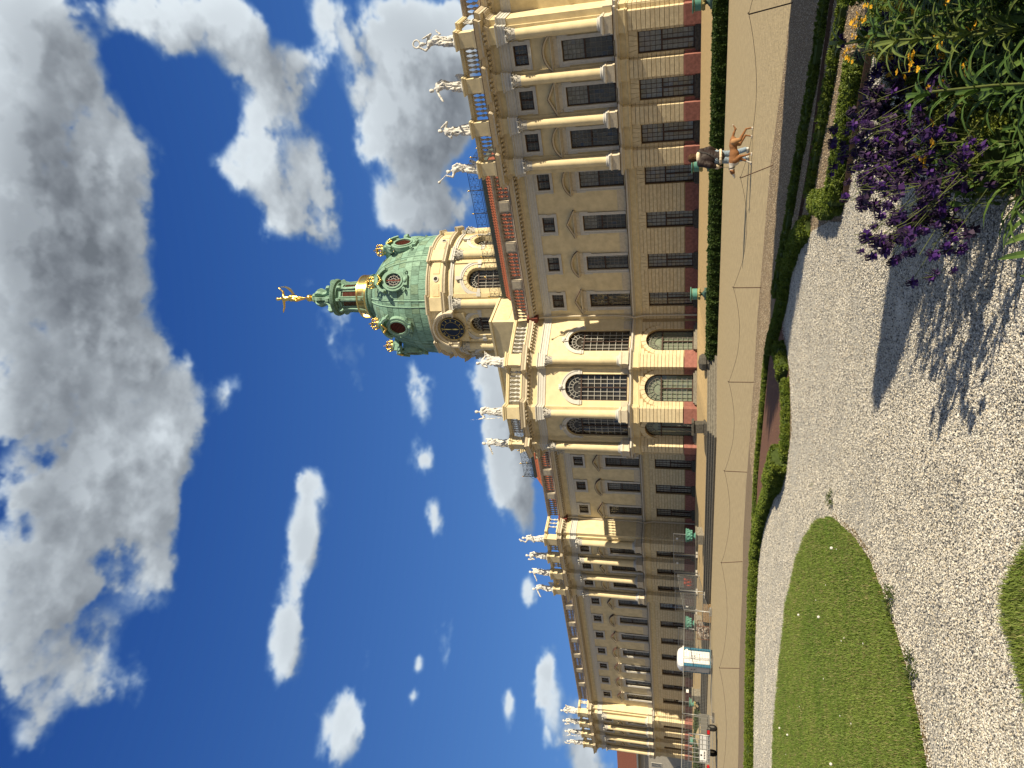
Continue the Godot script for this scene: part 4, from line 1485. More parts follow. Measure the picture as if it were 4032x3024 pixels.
func drain_pipe(parent: Node, x: float, z: float, kink: float) -> void:
	var g := Geo.new()
	g.tube([V(x, 14.3, z + 0.30), V(x, 13.9, z + 0.25), V(x, 13.5, z + 0.24), V(x + kink, 12.6, z + 0.13), V(x + kink, 8.0, z + 0.13), V(x + kink * 0.4, 7.0, z + 0.24), V(x + kink * 0.4, 6.3, z + 0.46), V(x + kink * 0.4, 5.5, z + 0.20), V(x + kink * 0.4, 2.3, z + 0.20), V(x + kink * 0.4, 1.3, z + 0.22)], 0.075, 8)
	var p := obj("drain_pipe", g.mesh(), M.trim_cream, parent)
	var h := Geo.new()
	h.box(x - 0.22, x + 0.22, 14.35, 15.25, z + 0.02, z + 0.78)
	obj("rain_head", h.mesh(), M.louvre, p)

func build_palace() -> void:
	var bays_r := [7.47, 10.92, 14.37, 17.82]
	var near := {"panes": true, "small_panes": false}
	var pv_r := pavilion("corner_pavilion", "sunlit near pavilion with four tall columns beside the woman and dog", [20.09, 22.93, 25.80, 28.62], 2.0, true, near, 0.0, 2.0)
	var w1 := wing("palace_wing", "shaded four-window wing between the near columned pavilion and the arched centre", 5.62, 19.30, bays_r, false, {"panes": true})
	oval_pavilion()
	var w2 := wing("palace_wing", "shaded wing partly hidden behind the arched centre, beside the mesh fence", -19.30, -6.22, [-17.82, -14.37, -10.92, -7.6], false, {})
	pavilion("corner_pavilion", "columned pavilion with a bright blank side wall, behind the mesh fence", [-28.70, -25.85, -23.0, -20.15], 2.1, true, {}, 0.0, 2.1)
	var fb := []
	for i in 7: fb.append(-54.45 + 3.46 * i)
	wing("palace_wing", "long shaded far wing of seven windows behind the portable toilet", -56.8, -29.5, fb, false, {})
	pavilion("corner_pavilion", "farthest columned pavilion with a sunlit side behind the trailer", [-66.4, -63.45, -60.5, -57.6], 1.0, true, {}, 0.0, 1.0)
	wing("palace_wing", "blank stretch of wall to the sunny side of the near pavilion", 29.45, 37.0, [33.6], true, {})
	wing_roof(w1, 5.5, 19.2, false, true)
	wing_roof(w2, -19.2, -6.0, true, false)
	drain_pipe(w1, 6.05, 0.0, 0.0)
	drain_pipe(w2, -18.95, 0.0, -0.25)

# ---------------------------------------------------------------- domed tower
const TC := Vector3(0, 0, -14.15)
const TR := 6.45

func dome_r(h: float) -> float:
	if h < 28.7: return 6.36
	return 6.36 * sqrt(maxf(0.0, 1.0 - pow((h - 28.7) / 7.75, 2.0)))

func ring_path(r: float, bump: float, half: float, from_deg := 0.0, to_deg := 360.0) -> PackedVector2Array:
	var p := PackedVector2Array()
	var a := from_deg
	while a <= to_deg + 0.01:
		p.append(Vector2(sin(deg_to_rad(a)), cos(deg_to_rad(a))) * r)
		a += 4.5
		if fposmod(a, 45.0) > 22.5 - half - 0.01 and fposmod(a - 4.5, 45.0) < 22.5 - half - 0.01 and a < to_deg:
			var c := floorf(a / 45.0) * 45.0 + 22.5
			for q in [[-half, 0.0], [-half, bump], [half, bump], [half, 0.0]]:
				var t := deg_to_rad(c + q[0])
				p.append(Vector2(sin(t), cos(t)) * (r + q[1]))
			a = c + half + 1.5
	return p

func bend(g: Geo, r: float) -> Geo:
	for i in g.v.size():
		var q := g.v[i]
		var a := q.x / r
		var nn := g.n[i]
		g.v[i] = V(sin(a) * (r + q.z), q.y, cos(a) * (r + q.z))
		g.n[i] = V(nn.x * cos(a) + nn.z * sin(a), nn.y, -nn.x * sin(a) + nn.z * cos(a))
	return g

func build_tower() -> void:
	var t := thing("dome_tower", "round cream tower with green copper dome, clock and golden figure on top", "tower", TC, 0.0, "sections of the palace")
	# drum, one wall sheet for each eighth with a deep arched window
	var hw := PI * TR / 8.0
	var cols := []
	for i in 4: cols.append([-hw + i * (hw - 1.05) / 4.0, -hw + (i + 1) * (hw - 1.05) / 4.0, []])
	cols.append([-1.05, 1.05, [[18.0, 23.60, true]]])
	for i in 4: cols.append([1.05 + i * (hw - 1.05) / 4.0, 1.05 + (i + 1) * (hw - 1.05) / 4.0, []])
	var wg := Geo.new()
	wall_sheet(wg, -hw, hw, 14.8, 25.2, cols, 0.0, 0.85)
	var wm := bend(wg, TR).mesh()
	var av := Geo.new()
	arch_strip(av, 0, 22.55, 1.62, 1.80, 0.0, 0.12)
	arch_strip(av, 0, 22.55, 1.44, 1.63, 0.0, 0.07)
	for s: float in [-1.0, 1.0]:
		av.box(minf(s * 1.40, s * 1.86), maxf(s * 1.40, s * 1.86), 22.15, 22.55, 0.0, 0.16)
		av.box(minf(s * 1.08, s * 1.40), maxf(s * 1.08, s * 1.40), 22.2, 22.5, -0.3, 0.05)
	av.hexa([V(-0.12, 24.1, 0.2), V(0.12, 24.1, 0.2), V(0.2, 24.75, 0.26), V(-0.2, 24.75, 0.26), V(-0.12, 24.1, 0), V(0.12, 24.1, 0), V(0.2, 24.75, 0), V(-0.2, 24.75, 0)])
	var avm := bend(av, TR).mesh()
	for i in 8:
		var a := TAU * i / 8.0
		var R := Transform3D(Basis(Vector3.UP, a), Vector3.ZERO)
		obj("drum_wall", wm, M.plaster, t, R)
		obj("archivolt", avm, M.trim, t, R)
		# coffer stones of the splayed arch
		for k in 9:
			var vg := Geo.new()
			arch_strip(vg, 0, 22.55, 1.08, 1.42, -0.05, 0.03, PI * k / 9.0 + 0.03, PI * (k + 1) / 9.0 - 0.03, 2)
			if i in [0, 1, 2, 7]: obj("arch_stone", bend(vg, TR).mesh(), M.plaster_b, t, R)
		make_window(t, R, 0.0, 2.06, 18.0, 23.56, TR - 0.62, 6, 6, 0, 0.82, {"arch": true, "mullion": true, "white": true, "blind": M.interior, "thick": true})
		# half column with flanking strips
		var b := a + PI / 8
		var RB := Transform3D(Basis(Vector3.UP, b), Vector3.ZERO)
		var sh := Geo.new()
		sh.lathe(pv([0.46, 16.0, 0.46, 20.0, 0.41, 24.1]), 20)
		var cm := obj("column", sh.mesh(), M.plaster, t, RB * Transform3D(Basis.IDENTITY, V(0, 0, TR + 0.18)))
		obj("capital", capital_mesh(24.1, 0.42, 0.95), M.trim, cm, Transform3D(Basis.IDENTITY, V(0, 24.1, 0)))
		var st := Geo.new()
		for s: float in [-1.0, 1.0]: st.box(s * 0.78 - 0.2, s * 0.78 + 0.2, 15.0, 25.0, -0.3, 0.10)
		obj("pilaster", st.mesh(), M.plaster_b, t, RB * Transform3D(Basis.IDENTITY, V(0, 0, TR - 0.03)))
	# entablature, broken in front for the clock
	var ap := ring_path(TR, 0.34, 6.0, 15.5, 345.0)
	for q in [["architrave", [0.0, 25.05, 0.10, 25.05, 0.10, 25.22, 0.16, 25.24, 0.16, 25.40, 0.0, 25.40], M.trim], ["frieze", [0.0, 25.401, 0.06, 25.401, 0.06, 25.66, 0.0, 25.66], M.plaster_b], ["cornice", [0.0, 25.661, 0.12, 25.661, 0.18, 25.74, 0.46, 25.78, 0.46, 25.90, 0.55, 26.0, 0.58, 26.06, 0.0, 26.12], M.trim_cream]]:
		var g := Geo.new()
		g.sweep(ap, pv(q[1]))
		obj(q[0], g.mesh(), q[2], t)
	var at := Geo.new()
	at.lathe(pv([TR + 0.02, 25.0, TR + 0.02, 27.62]), 96)
	obj("attic", at.mesh(), M.plaster, t)
	var ac := Geo.new()
	ac.sweep(ring_path(TR, 0.30, 6.0, 0.0, 359.0), pv([0.02, 27.60, 0.10, 27.60, 0.14, 27.70, 0.28, 27.78, 0.28, 27.90, 0.0, 28.02]), true)
	obj("attic_cornice", ac.mesh(), M.trim_cream, t)
	for i in 8:
		var a := TAU * i / 8.0
		var R := Transform3D(Basis(Vector3.UP, a), Vector3.ZERO)
		if i != 0:
			for s: float in [-1.0, 1.0]:
				var g := Geo.new()
				for k in 4:
					var xa: float = s * 1.15 - 0.62 + k * 0.31
					g.box(xa, xa + 0.31, 26.55, 27.25, 0.0, 0.05)
				obj("attic_panel", bend(g, TR + 0.02).mesh(), M.plaster_b, t, R)
			var o := Geo.new()
			o.lathe(pv([0.30, 0.0, 0.30, 0.09, 0.20, 0.09, 0.20, 0.0]), 16)
			o.xform(Transform3D(Basis(V(1, 0, 0), PI / 2), V(0, 26.9, TR + 0.01)))
			var oc := obj("oculus", o.mesh(), M.trim, t, R)
			var dk := Geo.new()
			dk.lathe(pv([0.0, 0.03, 0.2, 0.03]), 12)
			dk.xform(Transform3D(Basis(V(1, 0, 0), PI / 2), V(0, 26.9, TR + 0.01)))
			obj("oculus_dark_disc", dk.mesh(), M.interior, oc)  # flat disc painted dark for the shade inside the round hole
		var pb := Geo.new()
		pb.box(-0.68, 0.68, 26.12, 27.6, -0.3, 0.30)
		obj("attic_pier", pb.mesh(), M.plaster, t, Transform3D(Basis(Vector3.UP, a + PI / 8), Vector3.ZERO) * Transform3D(Basis.IDENTITY, V(0, 0, TR)))
	# clock under its arched hood
	var hood := Geo.new()
	arch_strip(hood, 0, 25.35, 1.62, 1.98, -0.6, 0.55, -0.15, PI + 0.15, 28)
	arch_strip(hood, 0, 25.35, 1.92, 2.10, -0.6, 0.75, -0.15, PI + 0.15, 28)
	for s: float in [-1.0, 1.0]: hood.box(s * 1.85 - 0.32, s * 1.85 + 0.32, 24.95, 25.12, -0.7, 0.72)
	obj("clock_hood", hood.mesh(), M.trim_cream, t, Transform3D(Basis.IDENTITY, V(0, 0, TR)))
	var back := Geo.new()
	arch_strip(back, 0, 25.35, 0.0, 1.65, -0.8, 0.28, -0.1, PI + 0.1, 28)
	back.box(-1.7, 1.7, 23.95, 25.3, -0.8, 0.10)
	obj("clock_field", back.mesh(), M.plaster_b, t, Transform3D(Basis.IDENTITY, V(0, 0, TR)))
	var ck := Geo.new()
	ck.lathe(pv([0.0, 0.12, 1.30, 0.12, 1.34, 0.08, 1.34, 0.0]), 48)
	ck.xform(Transform3D(Basis(V(1, 0, 0), PI / 2), Vector3.ZERO))
	var clock := obj("clock_face", ck.mesh(), M.clock_blue, t, Transform3D(Basis.IDENTITY, V(0, 25.45, TR + 0.30)))
	for rr in [[0.80, 0.83], [1.26, 1.31]]:
		var rg := Geo.new()
		arch_strip(rg, 0, 0, rr[0], rr[1], 0.12, 0.14, 0.0, TAU, 40)
		obj("clock_ring", rg.mesh(), M.gold_paint, clock)
	var font := SystemFont.new()
	font.font_names = PackedStringArray(["Droid Sans"])
	font.font_weight = 700
	for h in 12:
		var tm := TextMesh.new()
		tm.font = font
		tm.text = str(h + 1)
		tm.font_size = 32
		tm.pixel_size = 0.0085
		tm.depth = 0.03
		var an := TAU * (h + 1) / 12.0
		obj("clock_numeral", tm, M.gold, clock, Transform3D(Basis(V(0, 0, 1), -an), V(sin(an) * 1.04, cos(an) * 1.04, 0.14)))
	for hand in [[0.02, 1.0, 0.07], [PI * 1.005, 0.72, 0.09]]:
		var hg := Geo.new()
		hg.hexa([V(-hand[2] * 0.4, -0.12, 0.03), V(hand[2] * 0.4, -0.12, 0.03), V(hand[2], hand[1] * 0.6, 0.03), V(-hand[2], hand[1] * 0.6, 0.03), V(-hand[2] * 0.4, -0.12, 0), V(hand[2] * 0.4, -0.12, 0), V(hand[2], hand[1] * 0.6, 0), V(-hand[2], hand[1] * 0.6, 0)])
		hg.hexa([V(-hand[2], hand[1] * 0.6, 0.03), V(hand[2], hand[1] * 0.6, 0.03), V(0.01, hand[1], 0.03), V(-0.01, hand[1], 0.03), V(-hand[2], hand[1] * 0.6, 0), V(hand[2], hand[1] * 0.6, 0), V(0.01, hand[1], 0), V(-0.01, hand[1], 0)])
		obj("clock_hand", hg.mesh(), M.gold, clock, Transform3D(Basis(V(0, 0, 1), -hand[0]), V(0, 0, 0.15)))
	# copper dome: an under-skin, then lapped sheets
	var skin := Geo.new()
	var pr := PackedVector2Array()
	for i in 25: pr.append(Vector2(dome_r(28.0 + 7.75 * i / 24.0) - 0.03, 28.0 + 7.75 * i / 24.0))
	skin.lathe(pr, 64)
	obj("dome_skin", skin.mesh(), M.copper_b, t)
	var rows := 11
	var rest := Geo.new()
	for j in rows:
		var th0 := float(j) / rows
		var th1 := float(j + 1) / rows
		# equal lengths along the curve
		var h0 := 28.0 + 7.7 * (1.0 - pow(1.0 - th0, 1.25))
		var h1 := 28.0 + 7.7 * (1.0 - pow(1.0 - th1, 1.25))
		var n := 40 if j < 8 else 24
		for i in n:
			var a0 := TAU * (i + 0.5 * (j % 2)) / n
			var a1 := a0 + TAU / n
			var g := Geo.new()
			var lift := rng.randf_range(0.0, 0.02)
			var gap := 0.0022
			for u in 2:
				for w in 2:
					var aa := lerpf(a0 + gap, a1 - gap, u * 0.5)
					var ab := lerpf(a0 + gap, a1 - gap, (u + 1) * 0.5)
					var ha := lerpf(h0 - 0.02, h1, w * 0.5)
					var hb := lerpf(h0 - 0.02, h1, (w + 1) * 0.5)
					var ra := dome_r(ha) + 0.035 - 0.025 * w * 0.5 + lift
					var rb := dome_r(hb) + 0.035 - 0.025 * (w + 1) * 0.5 + lift
					g.quad(V(sin(aa) * ra, ha, cos(aa) * ra), V(sin(ab) * ra, ha, cos(ab) * ra), V(sin(ab) * rb, hb, cos(ab) * rb), V(sin(aa) * rb, hb, cos(aa) * rb))
			var r0 := dome_r(h0 - 0.02)
			g.quad(V(sin(a0 + gap) * r0, h0 - 0.02, cos(a0 + gap) * r0), V(sin(a1 - gap) * r0, h0 - 0.02, cos(a1 - gap) * r0), V(sin(a1 - gap) * (r0 + 0.035 + lift), h0 - 0.02, cos(a1 - gap) * (r0 + 0.035 + lift)), V(sin(a0 + gap) * (r0 + 0.035 + lift), h0 - 0.02, cos(a0 + gap) * (r0 + 0.035 + lift)))
			var rel := fposmod(a0 + PI / n - 0.66 + PI, TAU) - PI
			if absf(rel) < 1.68:
				obj("copper_sheet", g.mesh(), [M.copper, M.copper_b, M.copper_c, M.copper, M.copper_e][rng.randi() % 5], t)
			else:
				rest.add(g)
	var ro := obj("copper_sheets_behind", rest.mesh(), M.copper, t)
	ro.set_meta("kind", "stuff")
	for i in 8:
		for s: float in [-1.0, 1.0]:
			var a: float = TAU * (i + 0.5) / 8.0
			var pts := []
			for k in 22:
				var h := 28.0 + 7.68 * (1.0 - pow(1.0 - k / 21.0, 1.6))
				var rr := dome_r(h) + 0.03
				var aa: float = a + s * (0.05 + 0.015 * k / 21.0)
				pts.append(V(sin(aa) * rr, h, cos(aa) * rr))
			var g := Geo.new()
			g.tube(pts, 0.075, 6)
			obj("dome_rib", g.mesh(), M.copper_c, t)
	for i in 8: dormer(t, TAU * i / 8.0, i)
	# gallery with gilt railing
	var base := Geo.new()
	base.lathe(pv([1.9, 35.35, 2.15, 35.55, 2.15, 35.75, 2.40, 35.95, 2.44, 36.15, 2.36, 36.2, 2.36, 36.4, 2.52, 36.5, 2.52, 36.62, 0.3, 36.66]), 48)
	obj("gallery_base", base.mesh(), M.copper_b, t)
	var rail := Geo.new()
	for q in [[36.66, 36.86], [37.62, 37.80]]:
		rail.lathe(pv([2.36, q[0], 2.47, q[0], 2.47, q[1], 2.36, q[1], 2.36, q[0]]), 48)
	var gr := obj("gallery_rail", rail.mesh(), M.gold, t)
	var bars := Geo.new()
	for i in 96:
		var a := TAU * i / 96.0
		bars.obox(V(sin(a) * 2.42, 37.24, cos(a) * 2.42), V(0.055, 0.8, 0.055), Basis(Vector3.UP, a))
	obj("gallery_bars", bars.mesh(), M.gold, gr)
	# lantern
	var body := Geo.new()
	body.lathe(pv([1.75, 36.6, 1.6, 37.0, 1.45, 38.0, 1.42, 40.3, 1.6, 40.75]), 8, Vector3.ZERO, false)
	body.xform(Transform3D(Basis(Vector3.UP, PI / 8), Vector3.ZERO))
	obj("lantern_body", body.mesh(), M.copper, t)
	for i in 8:
		var a := TAU * i / 8.0
		var R := Transform3D(Basis(Vector3.UP, a), Vector3.ZERO)
		var lv := Geo.new()
		lv.box(-0.30, 0.30, 37.4, 40.1, 1.25, 1.36)
		var lp := obj("louvre_frame", lv.mesh(), M.copper_b, t, R)
		var sl := Geo.new()
		for k in 16: sl.obox(V(0, 37.55 + k * 0.155, 1.40), V(0.56, 0.11, 0.035), Basis(V(1, 0, 0), -0.6))
		obj("louvres", sl.mesh(), M.louvre, lp)
		var fr := Geo.new()
		for s: float in [-1.0, 1.0]: fr.box(s * 0.34 - 0.05, s * 0.34 + 0.05, 37.2, 40.2, 1.30, 1.50)
		fr.box(-0.39, 0.39, 40.12, 40.3, 1.30, 1.50)
		obj("louvre_surround", fr.mesh(), M.copper_c, lp)
		# scrolled buttress on each corner
		var RB := Transform3D(Basis(Vector3.UP, a + PI / 8), Vector3.ZERO)
		var sb := Geo.new()
		var prof := pv([1.40, 36.7, 2.10, 36.7, 2.15, 37.0, 1.95, 37.5, 1.78, 38.6, 1.72, 39.6, 1.80, 40.0, 1.98, 40.15, 2.02, 40.35, 1.92, 40.55, 1.75, 40.6, 1.40, 40.6])
		extrude_plate(sb, prof, 0.26)
		obj("buttress", sb.mesh(), M.copper_c, t, RB)
		var sc := Geo.new()
		var sp := pv([0.25, 41.2, 1.70, 41.2, 2.02, 41.45, 2.02, 41.75, 1.80, 41.95, 1.45, 41.95, 1.10, 42.15, 0.90, 42.45, 0.86, 42.8, 1.02, 43.05, 1.08, 43.35, 0.98, 43.65, 0.75, 43.82, 0.52, 43.85, 0.62, 44.05, 0.5, 44.25, 0.25, 44.25])
		extrude_plate(sc, sp, 0.34)
		obj("crown_scroll", sc.mesh(), M.copper_c, t, RB)
	var lc := Geo.new()
	lc.lathe(pv([1.4, 40.6, 1.7, 40.65, 1.78, 40.8, 2.0, 40.86, 2.06, 41.0, 2.12, 41.15, 2.12, 41.22, 0.3, 41.3]), 40)
	obj("lantern_cornice", lc.mesh(), M.copper_b, t)
	var cr := Geo.new()
	cr.lathe(pv([1.3, 41.25, 0.9, 41.9, 0.5, 42.8, 0.4, 44.2, 0.34, 44.4]), 16)
	obj("lantern_roof", cr.mesh(), M.copper_b, t)
	var ball := Geo.new()
	ball.sphere(V(0, 44.86, 0), V(0.42, 0.42, 0.42), 20, 12)
	ball.lathe(pv([0.3, 44.35, 0.42, 44.42, 0.34, 44.55]), 16)
	obj("gilt_ball", ball.mesh(), M.gold, t)

# a plate of given thickness standing radially, outline in (r, y)
func extrude_plate(g: Geo, prof: PackedVector2Array, th: float) -> void:
	var ix := Geometry2D.triangulate_polygon(prof)
	for s in [-0.5, 0.5]:
		for i in range(0, ix.size(), 3):
			var a := prof[ix[i]]
			var b := prof[ix[i + 1]]
			var c := prof[ix[i + 2]]
			g.tri(V(s * th, a.y, a.x), V(s * th, b.y, b.x), V(s * th, c.y, c.x))
	for i in prof.size():
		var a := prof[i]
		var b := prof[(i + 1) % prof.size()]
		g.quad(V(-0.5 * th, a.y, a.x), V(0.5 * th, a.y, a.x), V(0.5 * th, b.y, b.x), V(-0.5 * th, b.y, b.x))

func crown_mesh() -> Mesh:
	if cache.has("crown"): return cache["crown"]
	var g := Geo.new()
	g.lathe(pv([0.36, 0.0, 0.44, 0.0, 0.46, 0.16, 0.38, 0.16]), 16)
	for i in 8:
		var a := TAU * i / 8.0
		var d := V(sin(a), 0, cos(a))
		var pts := []
		for q in [[0.42, 0.14], [0.56, 0.34], [0.58, 0.54], [0.44, 0.72], [0.22, 0.78], [0.04, 0.72]]:
			pts.append(d * q[0] + V(0, q[1], 0))
		g.tube(pts, 0.05, 5)
		for k in 3: g.sphere(pts[k + 1] + d * 0.04, V(0.065, 0.065, 0.065), 6, 4)
		g.sphere(d * 0.48 + V(0, 0.24, 0), V(0.11, 0.12, 0.11), 6, 4)
	g.sphere(V(0, 0.84, 0), V(0.12, 0.12, 0.12), 8, 6)
	g.box(-0.03, 0.03, 0.94, 1.22, -0.03, 0.03)
	g.box(-0.10, 0.10, 1.07, 1.13, -0.031, 0.031)
	cache["crown"] = g.mesh()
	return cache["crown"]

func oval_ring(g: Geo, rx: float, ry: float, w: float, z0: float, z1: float, seg := 28) -> void:
	for i in seg:
		var t0 := TAU * i / seg
		var t1 := TAU * (i + 1) / seg
		var c0 := V(cos(t0), sin(t0), 0)
		var c1 := V(cos(t1), sin(t1), 0)
		var i0 := V(c0.x * rx, c0.y * ry, z1); var i1 := V(c1.x * rx, c1.y * ry, z1)
		var o0 := V(c0.x * (rx + w), c0.y * (ry + w), z1); var o1 := V(c1.x * (rx + w), c1.y * (ry + w), z1)
		var k := V(0, 0, z0 - z1)
		g.quad(i0, o0, o1, i1)
		g.quad(o0, o0 + k, o1 + k, o1)
		g.quad(i0 + k, i0, i1, i1 + k)

func dormer(t: Node3D, a: float, idx: int) -> void:
	var R := Transform3D(Basis(Vector3.UP, a), Vector3.ZERO) * Transform3D(Basis.IDENTITY, V(0, 31.55, 6.45))
	var body := Geo.new()
	# body running back into the dome
	var seg := 20
	for i in seg:
		var t0 := TAU * i / seg
		var t1 := TAU * (i + 1) / seg
		var p0 := V(cos(t0) * 1.05, sin(t0) * 1.2, 0)
		var p1 := V(cos(t1) * 1.05, sin(t1) * 1.2, 0)
		body.quad(p0, p0 + V(0, 0, -3.2), p1 + V(0, 0, -3.2), p1)
	var d := obj("dormer", body.mesh(), M.copper, t, R)
	var fr := Geo.new()
	oval_ring(fr, 0.72, 0.88, 0.16, -0.3, 0.14)
	oval_ring(fr, 0.88, 1.04, 0.26, -0.4, 0.04)
	# curled ears, hood and apron
	for s: float in [-1.0, 1.0]:
		var pts := []
		for k in 12:
			var q := k * 0.5
			var rr := 0.30 - 0.018 * k
			pts.append(V(s * (1.10 + cos(q) * rr * 0.7), 0.95 + sin(q) * rr, 0.0))
		fr.tube(pts, 0.09, 6)
		pts = []
		for k in 12:
			var q := k * 0.5
			var rr := 0.26 - 0.015 * k
			pts.append(V(s * (0.95 + cos(q) * rr), -1.15 - sin(q) * rr * 0.7, 0.0))
		fr.tube(pts, 0.08, 6)
	arch_strip(fr, 0, 0.45, 1.18, 1.42, -0.5, 0.28, 0.35, PI - 0.35, 14)
	fr.box(-0.55, 0.55, -1.55, -1.25, -0.3, 0.12)
	fr.sphere(V(0, -1.32, 0.1), V(0.34, 0.22, 0.12), 10, 6)
	obj("dormer_frame", fr.mesh(), M.copper_c, d)
	var pane := Geo.new()
	for i in 20:
		var t0 := TAU * i / 20.0
		var t1 := TAU * (i + 1) / 20.0
		pane.tri(V(0, 0, -0.1), V(cos(t0) * 0.74, sin(t0) * 0.9, -0.1), V(cos(t1) * 0.74, sin(t1) * 0.9, -0.1))
	if idx in [1, 5]:
		obj("dormer_glass", pane.mesh(), M.glass, d)
		var bk := Geo.new()
		bk.box(-0.8, 0.8, -1, 1, -0.32, -0.3)
		obj("dormer_dark", bk.mesh(), M.interior, d)
		var br := Geo.new()
		for i in 10:
			var q := TAU * i / 10.0
			br.tube([V(cos(q) * 0.2, sin(q) * 0.24, -0.06), V(cos(q) * 0.74, sin(q) * 0.9, -0.06)], 0.022, 4)
		oval_ring(br, 0.18, 0.22, 0.04, -0.08, -0.05, 14)
		oval_ring(br, 0.46, 0.56, 0.04, -0.08, -0.05, 18)
		obj("dormer_bars", br.mesh(), M.muntin_white, d)
		var mb := Geo.new()
		mb.box(-0.05, 0.05, -0.88, 0.88, -0.08, -0.02)
		obj("dormer_mullion", mb.mesh(), M.louvre, d)
	else:
		obj("dormer_back", pane.mesh(), M.interior, d)
		var sl := Geo.new()
		for k in 11:
			var y := -0.78 + k * 0.156
			var w := 0.74 * sqrt(maxf(0.05, 1.0 - pow(y / 0.9, 2.0)))
			sl.obox(V(0, y, -0.04), V(w * 2, 0.11, 0.035), Basis(V(1, 0, 0), -0.6))
		obj("dormer_louvres", sl.mesh(), M.louvre, d)
	# bracket, gilt garland and crown on the hood
	var bk2 := Geo.new()
	bk2.box(-0.42, 0.42, 1.6, 2.15, -1.5, -0.2)
	bk2.lathe(pv([0.5, 2.15, 0.56, 2.3, 0.4, 2.4]), 16, V(0, 0, -0.75))
	obj("crown_base", bk2.mesh(), M.copper, d)
	obj("gilt_crown", crown_mesh(), M.gold, d, Transform3D(Basis.IDENTITY.scaled(V(1.05, 1.05, 1.05)), V(0, 2.36, -0.75)))
	var gg := Geo.new()
	for i in 7:
		var q := (i - 3) / 3.0
		gg.sphere(V(q * 0.45, 1.62 - 0.32 * (1.0 - absf(q)), 0.26), V(0.13, 0.15, 0.10), 6, 5)
	obj("gilt_garland", gg.mesh(), M.gold, d)

